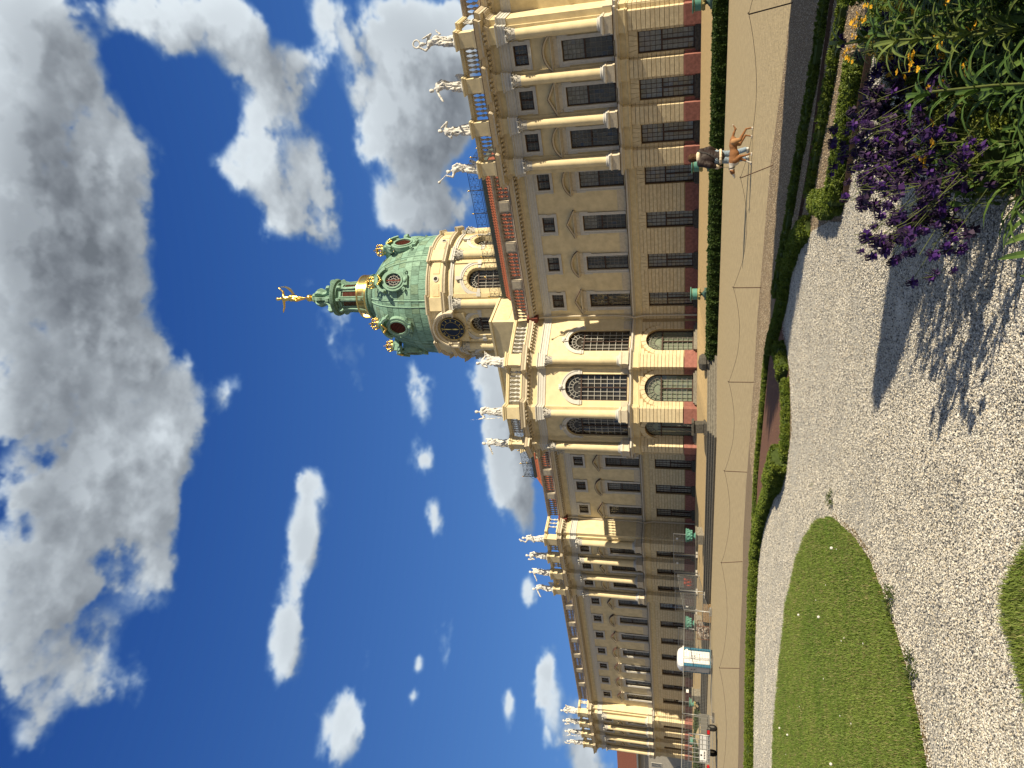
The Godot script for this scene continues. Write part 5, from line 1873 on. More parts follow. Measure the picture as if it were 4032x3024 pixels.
# ---------------------------------------------------------------- modelled figures
class Field:
	var o: Vector3
	var s: float
	var nx: int
	var ny: int
	var nz: int
	var f := PackedFloat32Array()
	var id := PackedByteArray()
	func _init(lo: Vector3, hi: Vector3, cell: float) -> void:
		o = lo
		s = cell
		nx = int((hi.x - lo.x) / cell) + 2
		ny = int((hi.y - lo.y) / cell) + 2
		nz = int((hi.z - lo.z) / cell) + 2
		f.resize(nx * ny * nz)
		f.fill(9.0)
		id.resize(nx * ny * nz)
	func cap(a: Vector3, b: Vector3, ra: float, rb: float, k := 0.03, mark := 0, flat := Vector3.ONE) -> void:
		# tapered capsule joined with a smooth minimum; flat squeezes it about its middle
		var m := (a + b) * 0.5
		var rm := maxf(ra, rb) * maxf(1.0, maxf(flat.x, maxf(flat.y, flat.z))) + k + s
		var lo := Vector3(minf(a.x, b.x), minf(a.y, b.y), minf(a.z, b.z)) - Vector3.ONE * rm
		var hi := Vector3(maxf(a.x, b.x), maxf(a.y, b.y), maxf(a.z, b.z)) + Vector3.ONE * rm
		var i0 := clampi(int((lo.x - o.x) / s), 0, nx - 1)
		var i1 := clampi(int((hi.x - o.x) / s) + 1, 0, nx - 1)
		var j0 := clampi(int((lo.y - o.y) / s), 0, ny - 1)
		var j1 := clampi(int((hi.y - o.y) / s) + 1, 0, ny - 1)
		var k0 := clampi(int((lo.z - o.z) / s), 0, nz - 1)
		var k1 := clampi(int((hi.z - o.z) / s) + 1, 0, nz - 1)
		var plain := flat == Vector3.ONE
		var inv := Vector3(1.0 / flat.x, 1.0 / flat.y, 1.0 / flat.z)
		var ab := (b - a) if plain else (b - a) * inv
		var A := a if plain else m + (a - m) * inv
		var l2 := maxf(ab.dot(ab), 1e-9)
		for kk in range(k0, k1 + 1):
			for j in range(j0, j1 + 1):
				var at := (kk * ny + j) * nx
				for i in range(i0, i1 + 1):
					var p := Vector3(o.x + i * s, o.y + j * s, o.z + kk * s)
					if not plain: p = m + (p - m) * inv
					var t := clampf((p - A).dot(ab) / l2, 0.0, 1.0)
					var d := p.distance_to(A + ab * t) - lerpf(ra, rb, t)
					var e := f[at + i]
					if d < e: id[at + i] = mark
					var h := maxf(k - absf(d - e), 0.0) / k
					f[at + i] = minf(d, e) - h * h * k * 0.25
	func ripple(nz_: FastNoiseLite, amp: float, sc: Vector3, y0: float, y1: float) -> void:
		for kk in nz:
			for j in ny:
				var y := o.y + j * s
				if y < y0 or y > y1: continue
				for i in nx:
					var at := (kk * ny + j) * nx + i
					if absf(f[at]) < amp + s * 2.0:
						f[at] += amp * nz_.get_noise_3d((o.x + i * s) * sc.x, y * sc.y, (o.z + kk * s) * sc.z)
	func mesh(cols := [], tint := 0.0, into: Array = []) -> ArrayMesh:
		var vid := {}
		var v := PackedVector3Array()
		var c := PackedColorArray()
		var tri := PackedInt32Array()
		var sx := 1
		var sy := nx
		var sz := nx * ny
		var off := [0, sx, sy, sx + sy, sz, sx + sz, sy + sz, sx + sy + sz]
		var co := [Vector3(0, 0, 0), Vector3(1, 0, 0), Vector3(0, 1, 0), Vector3(1, 1, 0), Vector3(0, 0, 1), Vector3(1, 0, 1), Vector3(0, 1, 1), Vector3(1, 1, 1)]
		var ed := [[0, 1], [2, 3], [4, 5], [6, 7], [0, 2], [1, 3], [4, 6], [5, 7], [0, 4], [1, 5], [2, 6], [3, 7]]
		for kk in nz - 1:
			for j in ny - 1:
				var row := kk * sz + j * sy
				for i in nx - 1:
					var b := row + i
					var f0 := f[b]
					if absf(f0) > s * 2.2: continue
					var q := [f0, f[b + off[1]], f[b + off[2]], f[b + off[3]], f[b + off[4]], f[b + off[5]], f[b + off[6]], f[b + off[7]]]
					var ins := 0
					for e in 8:
						if q[e] < 0.0: ins += 1
					if ins == 0 or ins == 8: continue
					var sum := Vector3.ZERO
					var n := 0
					for e in ed:
						var fa: float = q[e[0]]
						var fb: float = q[e[1]]
						if (fa < 0.0) != (fb < 0.0):
							sum += co[e[0]].lerp(co[e[1]], fa / (fa - fb))
							n += 1
					vid[b] = v.size()
					v.append(o + (Vector3(i, j, kk) + sum / n) * s)
					if cols.size(): c.append(cols[id[b]])
		for b in vid:
			var in0: bool = f[b] < 0.0
			# x edge: needs neighbours -y, -z
			for ax in 3:
				var e: int = [sx, sy, sz][ax]
				var u: int = [sy, sz, sx][ax]
				var w: int = [sz, sx, sy][ax]
				if b + e >= f.size(): continue
				if in0 == (f[b + e] < 0.0): continue
				if not (vid.has(b - u) and vid.has(b - w) and vid.has(b - u - w)): continue
				var p0: int = vid[b]
				var p1: int = vid[b - u]
				var p2: int = vid[b - u - w]
				var p3: int = vid[b - w]
				if in0: tri.append_array(PackedInt32Array([p0, p2, p1, p0, p3, p2]))
				else: tri.append_array(PackedInt32Array([p0, p1, p2, p0, p2, p3]))
		var nn := PackedVector3Array()
		nn.resize(v.size())
		for t in range(0, tri.size(), 3):
			var fn := (v[tri[t + 2]] - v[tri[t]]).cross(v[tri[t + 1]] - v[tri[t]])
			for e in 3: nn[tri[t + e]] += fn
		for i in nn.size(): nn[i] = nn[i].normalized()
		var a := []
		a.resize(Mesh.ARRAY_MAX)
		a[Mesh.ARRAY_VERTEX] = v
		a[Mesh.ARRAY_NORMAL] = nn
		a[Mesh.ARRAY_INDEX] = tri
		if cols.size(): a[Mesh.ARRAY_COLOR] = c
		var m := ArrayMesh.new()
		m.add_surface_from_arrays(Mesh.PRIMITIVE_TRIANGLES, a)
		return m

# a draped stone figure about 2.2 m tall; q holds the pose
func statue_mesh(q: Dictionary) -> ArrayMesh:
	var F := Field.new(V(-1.25, -0.02, -0.7), V(1.25, 3.0, 0.8), 0.036)
	var sway: float = q.get("sway", 0.08)
	var hip := V(sway, 1.18, 0)
	var chest := V(sway * 0.2, 1.62, 0.02)
	var neck := V(-sway * 0.1, 1.90, 0.02)
	var head: Vector3 = neck + q.get("head", V(0.0, 0.20, 0.05))
	# rock the figure stands on
	F.cap(V(-0.22, 0.05, 0), V(0.22, 0.05, 0), 0.20, 0.20, 0.05, 0, V(1, 0.5, 1))
	F.cap(hip + V(-0.08, 0, 0), hip + V(0.08, 0, 0), 0.17, 0.17)
	F.cap(hip, chest, 0.165, 0.185, 0.06)
	F.cap(chest + V(-0.14, 0.12, 0), chest + V(0.14, 0.12, 0), 0.12, 0.12, 0.06)
	F.cap(chest + V(0, 0.15, 0), neck, 0.10, 0.075, 0.05)
	F.cap(head + V(0, -0.03, 0.02), head + V(0, 0.06, 0), 0.105, 0.125, 0.03)
	F.cap(head + V(0, 0.10, -0.06), head + V(0, 0.04, -0.12), 0.09, 0.07, 0.03)
	F.cap(head + V(0, -0.02, 0.10), head + V(0, -0.04, 0.125), 0.03, 0.025, 0.02)
	# legs, one bent
	var kl: Vector3 = q.get("knee_l", V(-0.13, 0.62, 0.16))
	var kr: Vector3 = q.get("knee_r", V(0.14, 0.62, 0.02))
	F.cap(hip + V(-0.10, -0.05, 0), kl, 0.145, 0.10, 0.05)
	F.cap(kl, V(kl.x - 0.02, 0.14, kl.z - 0.10), 0.10, 0.065, 0.04)
	F.cap(hip + V(0.10, -0.05, 0), kr, 0.145, 0.105, 0.05)
	F.cap(kr, V(kr.x, 0.14, kr.z), 0.10, 0.065, 0.04)
	# robe
	var full: float = q.get("robe", 1.0)
	if full > 0.0:
		F.cap(hip + V(0, 0.05, -0.02), V(sway * 0.5, 0.35, -0.02), 0.20, 0.27 * full, 0.08)
		F.cap(V(0.12, 0.7, -0.05), V(0.24, 0.12, -0.08), 0.13, 0.15 * full, 0.07)
		F.cap(V(-0.16, 0.75, -0.08), V(-0.26, 0.12, -0.12), 0.12, 0.16 * full, 0.07)
	# mantle across body
	F.cap(chest + V(-0.18, 0.12, 0.06), hip + V(0.20, 0.06, 0.08), 0.085, 0.10, 0.05)
	F.cap(hip + V(0.22, 0.05, 0.05), hip + V(-0.22, -0.10, 0.10), 0.08, 0.09, 0.05)
	for s: float in [-1.0, 1.0]:
		var sh := chest + V(s * 0.23, 0.14, 0)
		var el: Vector3 = q.el_l if s < 0 else q.el_r
		var ha: Vector3 = q.ha_l if s < 0 else q.ha_r
		F.cap(sh, el, 0.085, 0.068, 0.04)
		F.cap(el, ha, 0.068, 0.05, 0.03)
		F.cap(ha, ha + (ha - el).normalized() * 0.11, 0.055, 0.03, 0.02)
	for e in q.get("extra", []):
		F.cap(e[0], e[1], e[2], e[3], 0.04)
	for e in q.get("ring", []): # wreath: centre, radius
		for i in 14:
			var a0 := TAU * i / 14.0
			var a1 := TAU * (i + 1) / 14.0
			F.cap(e[0] + V(cos(a0), sin(a0), 0) * e[1], e[0] + V(cos(a1), sin(a1), 0) * e[1], 0.05, 0.05, 0.02)
	var nz := FastNoiseLite.new()
	nz.seed = q.get("seed", 1)
	nz.frequency = 1.0
	nz.fractal_octaves = 2
	F.ripple(nz, 0.075, V(9, 2.2, 9), 0.1, 1.55)
	nz.frequency = 1.4
	F.ripple(nz, 0.03, V(11, 9, 11), 1.5, 2.6)
	return F.mesh()

func build_statues() -> void:
	var poses := [
		{"el_r": V(0.46, 1.55, 0.12), "ha_r": V(0.30, 1.95, 0.22), "el_l": V(-0.38, 1.95, 0.05), "ha_l": V(-0.18, 2.35, 0.1), "ring": [[V(0.02, 2.50, 0.1), 0.22]], "robe": 0.5, "sway": 0.1, "seed": 2, "extra": [[V(0.45, 1.0, -0.05), V(0.70, 1.25, -0.1), 0.06, 0.03]]},
		{"el_r": V(0.42, 1.42, 0.1), "ha_r": V(0.22, 1.25, 0.28), "el_l": V(-0.48, 1.60, 0.2), "ha_l": V(-0.74, 1.40, 0.34), "robe": 0.7, "sway": 0.14, "seed": 3, "head": V(-0.1, 0.19, 0.08), "extra": [[V(0.30, 0.1, -0.1), V(0.62, 0.45, -0.15), 0.15, 0.10], [V(0.62, 0.45, -0.15), V(0.60, 0.02, -0.15), 0.08, 0.08]]},
		{"el_r": V(0.52, 1.62, 0.05), "ha_r": V(0.24, 1.98, 0.1), "el_l": V(-0.42, 1.42, 0.08), "ha_l": V(-0.20, 1.30, 0.25), "robe": 0.8, "sway": -0.1, "seed": 4, "extra": [[V(-0.25, 0.1, 0.1), V(-0.28, 0.65, 0.1), 0.14, 0.09]]},
		{"el_r": V(0.40, 1.45, 0.05), "ha_r": V(0.28, 1.20, 0.2), "el_l": V(-0.42, 1.82, 0.2), "ha_l": V(-0.34, 2.12, 0.3), "robe": 0.7, "sway": 0.12, "seed": 5, "head": V(-0.06, 0.19, 0.08), "extra": [[V(-0.10, 2.08, 0.2), V(-0.62, 2.62, 0.5), 0.025, 0.035], [V(-0.62, 2.62, 0.5), V(-0.70, 2.70, 0.54), 0.04, 0.10], [V(0.2, 0.1, -0.1), V(0.55, 0.55, -0.1), 0.16, 0.08]]},
		{"el_r": V(0.48, 1.55, -0.02), "ha_r": V(0.76, 1.58, 0.05), "el_l": V(-0.36, 1.38, 0.1), "ha_l": V(-0.14, 1.35, 0.26), "robe": 1.0, "sway": 0.08, "seed": 6, "head": V(-0.06, 0.19, 0.06), "extra": [[V(0.74, 1.55, 0.0), V(0.36, 1.15, -0.12), 0.06, 0.16], [V(0.4, 1.35, -0.1), V(0.3, 0.5, -0.15), 0.14, 0.14]]},
		{"el_r": V(0.36, 1.42, 0.08), "ha_r": V(0.22, 1.62, 0.2), "el_l": V(-0.42, 1.50, 0.1), "ha_l": V(-0.52, 1.82, 0.2), "robe": 1.0, "sway": 0.06, "seed": 7, "extra": [[V(-0.40, 0.1, 0.15), V(-0.62, 2.6, 0.24), 0.022, 0.018]]},
		{"el_r": V(0.34, 1.48, -0.05), "ha_r": V(0.34, 1.88, -0.05), "el_l": V(-0.48, 1.62, 0.15), "ha_l": V(-0.78, 1.46, 0.3), "robe": 0.9, "sway": 0.1, "seed": 8},
		{"el_r": V(0.36, 1.36, 0.1), "ha_r": V(0.16, 1.18, 0.26), "el_l": V(-0.42, 1.92, 0.1), "ha_l": V(-0.22, 2.28, 0.2), "robe": 0.95, "sway": -0.08, "seed": 9, "extra": [[V(-0.26, 2.34, 0.2), V(-0.10, 2.50, 0.2), 0.10, 0.07]]},
		{"el_r": V(0.40, 1.40, 0.05), "ha_r": V(0.30, 1.10, 0.2), "el_l": V(-0.34, 1.40, 0.12), "ha_l": V(-0.30, 1.72, 0.30), "robe": 1.0, "sway": 0.1, "seed": 10, "extra": [[V(-0.34, 1.70, 0.28), V(-0.30, 1.90, 0.3), 0.07, 0.09]]},
	]
	var meshes := []
	for p in poses: meshes.append(statue_mesh(p))
	# [pose, x, z, turn, label]
	var P1 := "near pavilion"
	var list := [
		[0, 28.62, 2.36, 0.35, "white stone statue raising a wreath above its head on the near pavilion"],
		[1, 25.80, 2.36, 0.3, "white stone statue leaning with one arm reaching down, next to the wreath bearer"],
		[2, 22.93, 2.36, 0.3, "white stone statue with hand at its head, between the leaning statue and the trumpet blower"],
		[3, 20.09, 2.36, 0.3, "white stone statue blowing a long trumpet on the near pavilion's parapet"],
		[4, 4.55, 4.72, 0.7, "white robed statue spreading its mantle, on the arched centre next to the dome"],
		[5, 1.45, 7.36, 0.5, "white robed statue holding a long slanting spear on the arched centre"],
		[6, -2.05, 7.36, 0.2, "white statue stretching an arm forward, beyond the spear bearer on the arched centre"],
		[7, -20.15, 2.46, 0.4, "white statue with raised arm above the bright blank side wall behind the fence"],
		[8, -23.0, 2.46, 0.4, "white statue holding an object to its shoulder, second from the bright blank side wall"],
		[6, -25.85, 2.46, 0.4, "white statue with outstretched arm, third from the bright blank side wall"],
		[1, -28.70, 2.46, 0.4, "white leaning statue at the far end of the pavilion behind the mesh fence"],
		[4, -57.6, 1.36, 0.4, "white statue over the sunlit side of the farthest pavilion"],
		[8, -60.5, 1.36, 0.3, "white statue second along the farthest pavilion behind the trailer"],
		[5, -63.45, 1.36, 0.4, "white statue third along the farthest pavilion behind the trailer"],
		[7, -66.4, 1.36, 0.3, "white statue at the far end of the farthest pavilion"]]
	for s in list:
		var o := obj("roof_statue", meshes[s[0]], M.marble, null, Transform3D(Basis(Vector3.UP, s[3]).scaled(Vector3.ONE * 1.07), V(s[1], 16.60, s[2])))
		tag(o, s[4], "statue", "statues along the palace roofline")
	gilt_figure()

func gilt_figure() -> void:
	var F := Field.new(V(-1.9, -0.05, -1.0), V(1.9, 4.3, 1.2), 0.06)
	var hip := V(0.05, 2.0, 0.0)
	var ch := V(0.0, 2.75, 0.05)
	F.cap(hip + V(-0.12, 0, 0), hip + V(0.12, 0, 0), 0.30, 0.30, 0.08)
	F.cap(hip, ch, 0.27, 0.31, 0.1)
	F.cap(ch + V(-0.26, 0.2, 0), ch + V(0.26, 0.2, 0), 0.2, 0.2, 0.1)
	F.cap(ch + V(0, 0.25, 0), V(-0.02, 3.42, 0.1), 0.16, 0.12, 0.08)
	F.cap(V(-0.04, 3.58, 0.14), V(-0.04, 3.72, 0.12), 0.19, 0.2, 0.05)
	F.cap(V(-0.02, 3.75, -0.02), V(0.0, 3.6, -0.12), 0.13, 0.1, 0.05)
	F.cap(hip + V(0.1, -0.1, 0), V(0.10, 1.05, 0.05), 0.27, 0.17, 0.08)
	F.cap(V(0.10, 1.05, 0.05), V(0.02, 0.22, 0.0), 0.17, 0.09, 0.05)
	F.cap(V(0.02, 0.22, 0), V(0.02, 0.02, 0.18), 0.09, 0.07, 0.04)
	F.cap(hip + V(-0.12, -0.1, 0), V(-0.26, 1.15, 0.35), 0.26, 0.16, 0.08)
	F.cap(V(-0.26, 1.15, 0.35), V(-0.10, 0.50, -0.10), 0.16, 0.09, 0.05)
	F.cap(V(-0.10, 0.50, -0.10), V(-0.12, 0.34, -0.25), 0.08, 0.05, 0.04)
	# arms: one out to the side, one up with the sail
	F.cap(ch + V(-0.38, 0.22, 0), V(-0.95, 2.90, 0.1), 0.15, 0.12, 0.06)
	F.cap(V(-0.95, 2.90, 0.1), V(-1.42, 2.98, 0.2), 0.12, 0.09, 0.05)
	F.cap(V(-1.42, 2.98, 0.2), V(-1.62, 3.0, 0.22), 0.09, 0.05, 0.04)
	F.cap(ch + V(0.38, 0.25, 0), V(0.80, 3.05, -0.02), 0.15, 0.12, 0.06)
	F.cap(V(0.80, 3.05, -0.02), V(1.12, 3.42, 0.0), 0.12, 0.09, 0.05)
	F.cap(V(1.12, 3.42, 0.0), V(1.24, 3.60, 0.0), 0.09, 0.06, 0.04)
	var o := thing("gilded_figure", "golden dancing figure holding a billowing sail on top of the dome lantern", "statue", TC + V(0, 45.26, 0), 0.55)
	obj("body", F.mesh(), M.gold, o)
	# the sail billows from the raised hand down to the hip
	var g := Geo.new()
	var n := 14
	var rowp := []
	for i in n + 1:
		var t := float(i) / n
		var p := V(lerpf(1.25, 0.42, t) + sin(t * PI) * 0.42, lerpf(3.75, 1.75, t), -0.15 - sin(t * PI) * 0.35)
		var w := 0.10 + 0.34 * sin(minf(t * 1.2, 1.0) * PI * 0.8)
		rowp.append([p + V(0, 0, -w), p + V(0.10 * sin(t * PI), 0, 0), p + V(0, 0, w)])
	for i in n:
		for k in 2:
			var a: Vector3 = rowp[i][k]
			var b: Vector3 = rowp[i][k + 1]
			var c: Vector3 = rowp[i + 1][k + 1]
			var d: Vector3 = rowp[i + 1][k]
			var e := V(0.05, 0.0, 0)
			g.quad(a, b, c, d)
			g.quad(a + e, d + e, c + e, b + e)
			if k == 0: g.quad(a, d, d + e, a + e)
			else: g.quad(b, b + e, c + e, c)
	obj("sail", g.mesh(), M.gold, o)

# ---------------------------------------------------------------- ground, terrace, steps
func sheet(pts: Array, y: float) -> Mesh:
	var p := pv(pts)
	var ix := Geometry2D.triangulate_polygon(p)
	var g := Geo.new()
	for i in range(0, ix.size(), 3):
		var a := p[ix[i]]
		var b := p[ix[i + 1]]
		var c := p[ix[i + 2]]
		if (b - a).cross(c - a) > 0:
			var t := b
			b = c
			c = t
		g.tri(V(a.x, y, a.y), V(b.x, y, b.y), V(c.x, y, c.y))
	return g.mesh()

func terrace_front(x: float) -> float:
	if x < 4.65: return 12.5
	if x < 8.3: return lerpf(12.5, 9.2, (x - 4.65) / 3.65)
	return 9.2

func terrace_y(x: float, z: float) -> float:
	var zf := terrace_front(x)
	var zi := lerpf(3.0, 8.2, clampf((9.5 - absf(x + 0.3)) / 3.5, 0.0, 1.0))
	return lerpf(1.262, 0.60, clampf((z - zi) / maxf(0.4, zf - zi), 0.0, 1.0))

const GRAVEL := [14, 60, 14, 44.6, 19.5, 41.6, 20.44, 40.8, 21.8, 39.96, 23.02, 39.49, 24.12, 38.99, 25.3, 39.3, 27.7, 40.2, 29.1, 41.35, 30.1, 41.4, 30.65, 40.6, 30.6, 39.3, 31.3, 39.1, 32.4, 40.0, 33.4, 41.2, 34.0, 42.2, 34.3, 42.85, 34.9, 43.03, 36.2, 43.2, 36.2, 46.0, 36.3, 48.6, 42, 48.9, 42, 60]
const LAWN := [31.58, 44.51, 30.83, 43.9, 29.92, 43.42, 29.04, 43.1, 28.09, 42.95, 27.68, 42.83, 26.11, 42.98, 24.54, 43.28, 23.86, 43.67, 22, 44.6, 18, 47, 18, 56, 32.0, 56, 32.6, 49.5, 32.84, 47.75, 32.9, 47.49, 32.91, 47.18, 32.87, 46.82, 32.76, 46.33, 32.62, 45.93, 32.3, 45.41]
const LAWN2 := [35.3, 47.86, 35.01, 47.83, 34.82, 47.80, 34.68, 47.80, 34.62, 47.9, 34.6, 48.03, 34.56, 48.2, 34.45, 52, 36, 52, 36, 48.3]

func build_ground() -> void:
	var g := Geo.new()
	g.quad(V(-400, 0, 300), V(400, 0, 300), V(400, 0, -500), V(-400, 0, -500))
	structure("path", g.mesh(), M.path)
	var t := Geo.new()
	var x := -110.0
	while x < 60.0:
		var dx := 0.9125 if (x > -15 and x < 15) else 5.0
		var x1 := minf(x + dx, 60.0)
		var n := 14
		for k in n:
			var q := []
			for e in [[x, k], [x1, k], [x1, k + 1], [x, k + 1]]:
				var zf := terrace_front(e[0])
				var z: float = lerpf(zf, -12.0, float(e[1]) / n)
				q.append(V(e[0], terrace_y(e[0], z), z))
			g = t
			t.quad(q[0], q[1], q[2], q[3])
		var f0 := terrace_front(x)
		var f1 := terrace_front(x1)
		t.quad(V(x, -0.1, f0), V(x1, -0.1, f1), V(x1, 0.6, f1), V(x, 0.6, f0))
		x = x1
	structure("terrace", t.mesh(), M.terrace)
	structure("border_gravel", sheet([-20, 60, -20, 45, 8, 41.5, 14, 38.6, 16.1, 36.95, 19, 36.1, 20.3, 35.3, 22.2, 35.05, 25.9, 35.05, 27.9, 34.8, 31.9, 35.2, 33.4, 35.9, 34.2, 36.3, 35.2, 36.6, 40, 37.4, 60, 38, 60, 60], 0.004), M.border_gravel)
	var gp := pv(GRAVEL)
	structure("white_gravel", sheet(GRAVEL, 0.008), M.gravel)
	structure("planting_bed", sheet([24.0, 37.6, 30.4, 37.9, 30.9, 39.0, 30.4, 40.7, 29.6, 41.1, 28.6, 40.6, 27.2, 39.7, 25.0, 38.9, 24.0, 38.7], 0.012), M.soil_red)
	structure("flower_bed", sheet([36.25, 43.25, 45, 44.5, 45, 49.2, 36.35, 48.5, 36.25, 46], 0.016), M.soil)
	structure("lawn_edge_soil", sheet([32.36, 45.38, 32.68, 45.9, 32.82, 46.3, 32.94, 46.82, 32.98, 47.18, 32.98, 47.49, 32.93, 47.75, 32.7, 49.5, 32.1, 56, 31.9, 56, 32.5, 49.5, 32.7, 47.7, 32.7, 47.0, 32.4, 46.0, 32.1, 45.4, 31.5, 44.6, 31.64, 44.5], 0.014), M.soil_edge)
	structure("lawn", sheet(LAWN, 0.02), M.lawn_ground)
	structure("lawn_corner", sheet(LAWN2, 0.02), M.lawn_ground)
	scatter_gravel(gp)
	grass()
	# steps up to the terrace
	var st := thing("stone_steps", "low flight of grey stone steps before the arched centre, running past the fence", "steps")
	for k in 4:
		var s := Geo.new()
		var o := 0.36 * (3 - k)
		s.sweep(pv([-48, 12.5, 4.65, 12.5, 8.3, 9.2]), pv([-0.5, 0.15 * k - 0.02, o + 0.34, 0.15 * k - 0.02, o + 0.34, 0.15 * k + 0.10, o + 0.37, 0.15 * k + 0.105, o + 0.37, 0.15 * k + 0.146, o + 0.355, 0.15 * k + 0.152, -0.5, 0.15 * k + 0.154]))
		obj("step", s.mesh(), M.step_stone, st)

func chip_mesh(sd: int) -> ArrayMesh:
	# an angular chipping with about a dozen faces
	var r := RandomNumberGenerator.new()
	r.seed = sd
	var p := []
	for q in [[0, 1, 0], [0, -0.5, 0], [1, 0, 0], [-1, 0, 0], [0, 0, 1], [0, 0, -1]]:
		p.append(V(q[0], q[1], q[2]) * r.randf_range(0.6, 1.1) + V(r.randf_range(-0.2, 0.2), r.randf_range(-0.1, 0.1), r.randf_range(-0.2, 0.2)))
	var g := Geo.new()
	for e in [[2, 4], [4, 3], [3, 5], [5, 2]]:
		g.tri(p[e[0]], p[0], p[e[1]])
		g.tri(p[e[0]], p[e[1]], p[1])
	return g.mesh()

func scatter_gravel(poly: PackedVector2Array) -> void:
	var lawn := pv(LAWN)
	var lawn2 := pv(LAWN2)
	var bed := pv([36.25, 43.25, 45, 44.5, 45, 49.2, 36.35, 48.5, 36.25, 46])
	var sets := [[], [], []]
	var cols := [[], [], []]
	var r := RandomNumberGenerator.new()
	r.seed = 11
	var tones := [Color(0.68, 0.66, 0.60), Color(0.58, 0.55, 0.48), Color(0.72, 0.70, 0.65), Color(0.40, 0.39, 0.37), Color(0.24, 0.235, 0.23), Color(0.55, 0.49, 0.39), Color(0.13, 0.13, 0.13), Color(0.62, 0.60, 0.56), Color(0.66, 0.63, 0.55)]
	var fwd := Vector2(-0.615, -0.788)
	var patch := FastNoiseLite.new()
	patch.seed = 17
	patch.frequency = 0.9
	patch.fractal_octaves = 4
	var n := 0
	while n < 1050000:
		n += 1
		# more of them near the viewer
		var d := 3.4 * pow(6.4, pow(r.randf(), 1.05))
		var an := r.randf_range(-0.66, 0.60)
		var dir := fwd.rotated(an)
		var p := Vector2(CAM.x, CAM.z) + dir * d
		if not Geometry2D.is_point_in_polygon(p, poly): continue
		if Geometry2D.is_point_in_polygon(p, lawn) or Geometry2D.is_point_in_polygon(p, lawn2) or Geometry2D.is_point_in_polygon(p, bed): continue
		var pt := patch.get_noise_2d(p.x, p.y)
		if r.randf() < 0.30 - pt * 0.9: continue
		var s := r.randf_range(0.0035, 0.0095) * (1.0 + 0.02 * d)
		var b := Basis(V(0, 1, 0), r.randf() * TAU) * Basis(V(1, 0, 0), r.randfn(0, 0.5))
		var k := n % 3
		sets[k].append(Transform3D(b.scaled(V(s, s * 0.75, s)), V(p.x, 0.010 + r.randf() * 0.008, p.y)))
		var c: Color = tones[r.randi() % tones.size()]
		var f := r.randf_range(0.72, 1.12) + pt * 0.12
		cols[k].append(Color(c.r * f, c.g * f, c.b * f))
	# coarser tan grit on the brown border beside the path
	var bs := []
	var bc := []
	n = 0
	while n < 110000:
		n += 1
		var p := Vector2(r.randf_range(24.0, 40.0), r.randf_range(34.9, 43.0))
		var edge := 35.0 + maxf(0.0, p.x - 31.5) * 0.45 + patch.get_noise_2d(p.x * 2.0, p.y) * 0.35
		if p.y < edge or Geometry2D.is_point_in_polygon(p, poly): continue
		if p.x < 30.8 and p.y > 37.4: continue
		if r.randf() > 0.4 + (p.y - edge) * 0.5: continue
		var s := r.randf_range(0.006, 0.014)
		bs.append(Transform3D((Basis(V(0, 1, 0), r.randf() * TAU) * Basis(V(1, 0, 0), r.randfn(0, 0.5))).scaled(V(s, s * 0.7, s)), V(p.x, 0.008, p.y)))
		var c: Color = [Color(0.42, 0.33, 0.22), Color(0.30, 0.22, 0.14), Color(0.52, 0.44, 0.32), Color(0.20, 0.15, 0.10), Color(0.60, 0.53, 0.42)][r.randi() % 5]
		bc.append(c)
	tag(multi("border_grit", chip_mesh(40), M.stone_copy, bs, bc), "loose brown and tan grit between the sandy path and the box rows", "gravel", "", "stuff")
	for k in 3:
		var o := multi("gravel_chippings", chip_mesh(30 + k), M.stone_copy, sets[k], cols[k])
		tag(o, ["loose white and grey gravel chippings around the lawn", "loose pale gravel chippings scattered before the box hedges", "loose mixed light and dark gravel chippings beside the flower bed"][k], "gravel", "loose gravel", "stuff")

func blade_mesh() -> ArrayMesh:
	var g := Geo.new()
	for i in 5:
		var a := TAU * i / 5.0 + 0.3
		var d := V(sin(a), 0, cos(a))
		var s := V(cos(a), 0, -sin(a))
		var b := d * 0.25
		g.quad(b - s * 0.07, b + s * 0.07, b + d * 0.15 + V(0, 0.6, 0) + s * 0.05, b + d * 0.15 + V(0, 0.6, 0) - s * 0.05)
		g.tri(b + d * 0.15 + V(0, 0.6, 0) - s * 0.05, b + d * 0.15 + V(0, 0.6, 0) + s * 0.05, b + d * 0.5 + V(0, 1.0, 0))
	return g.mesh()

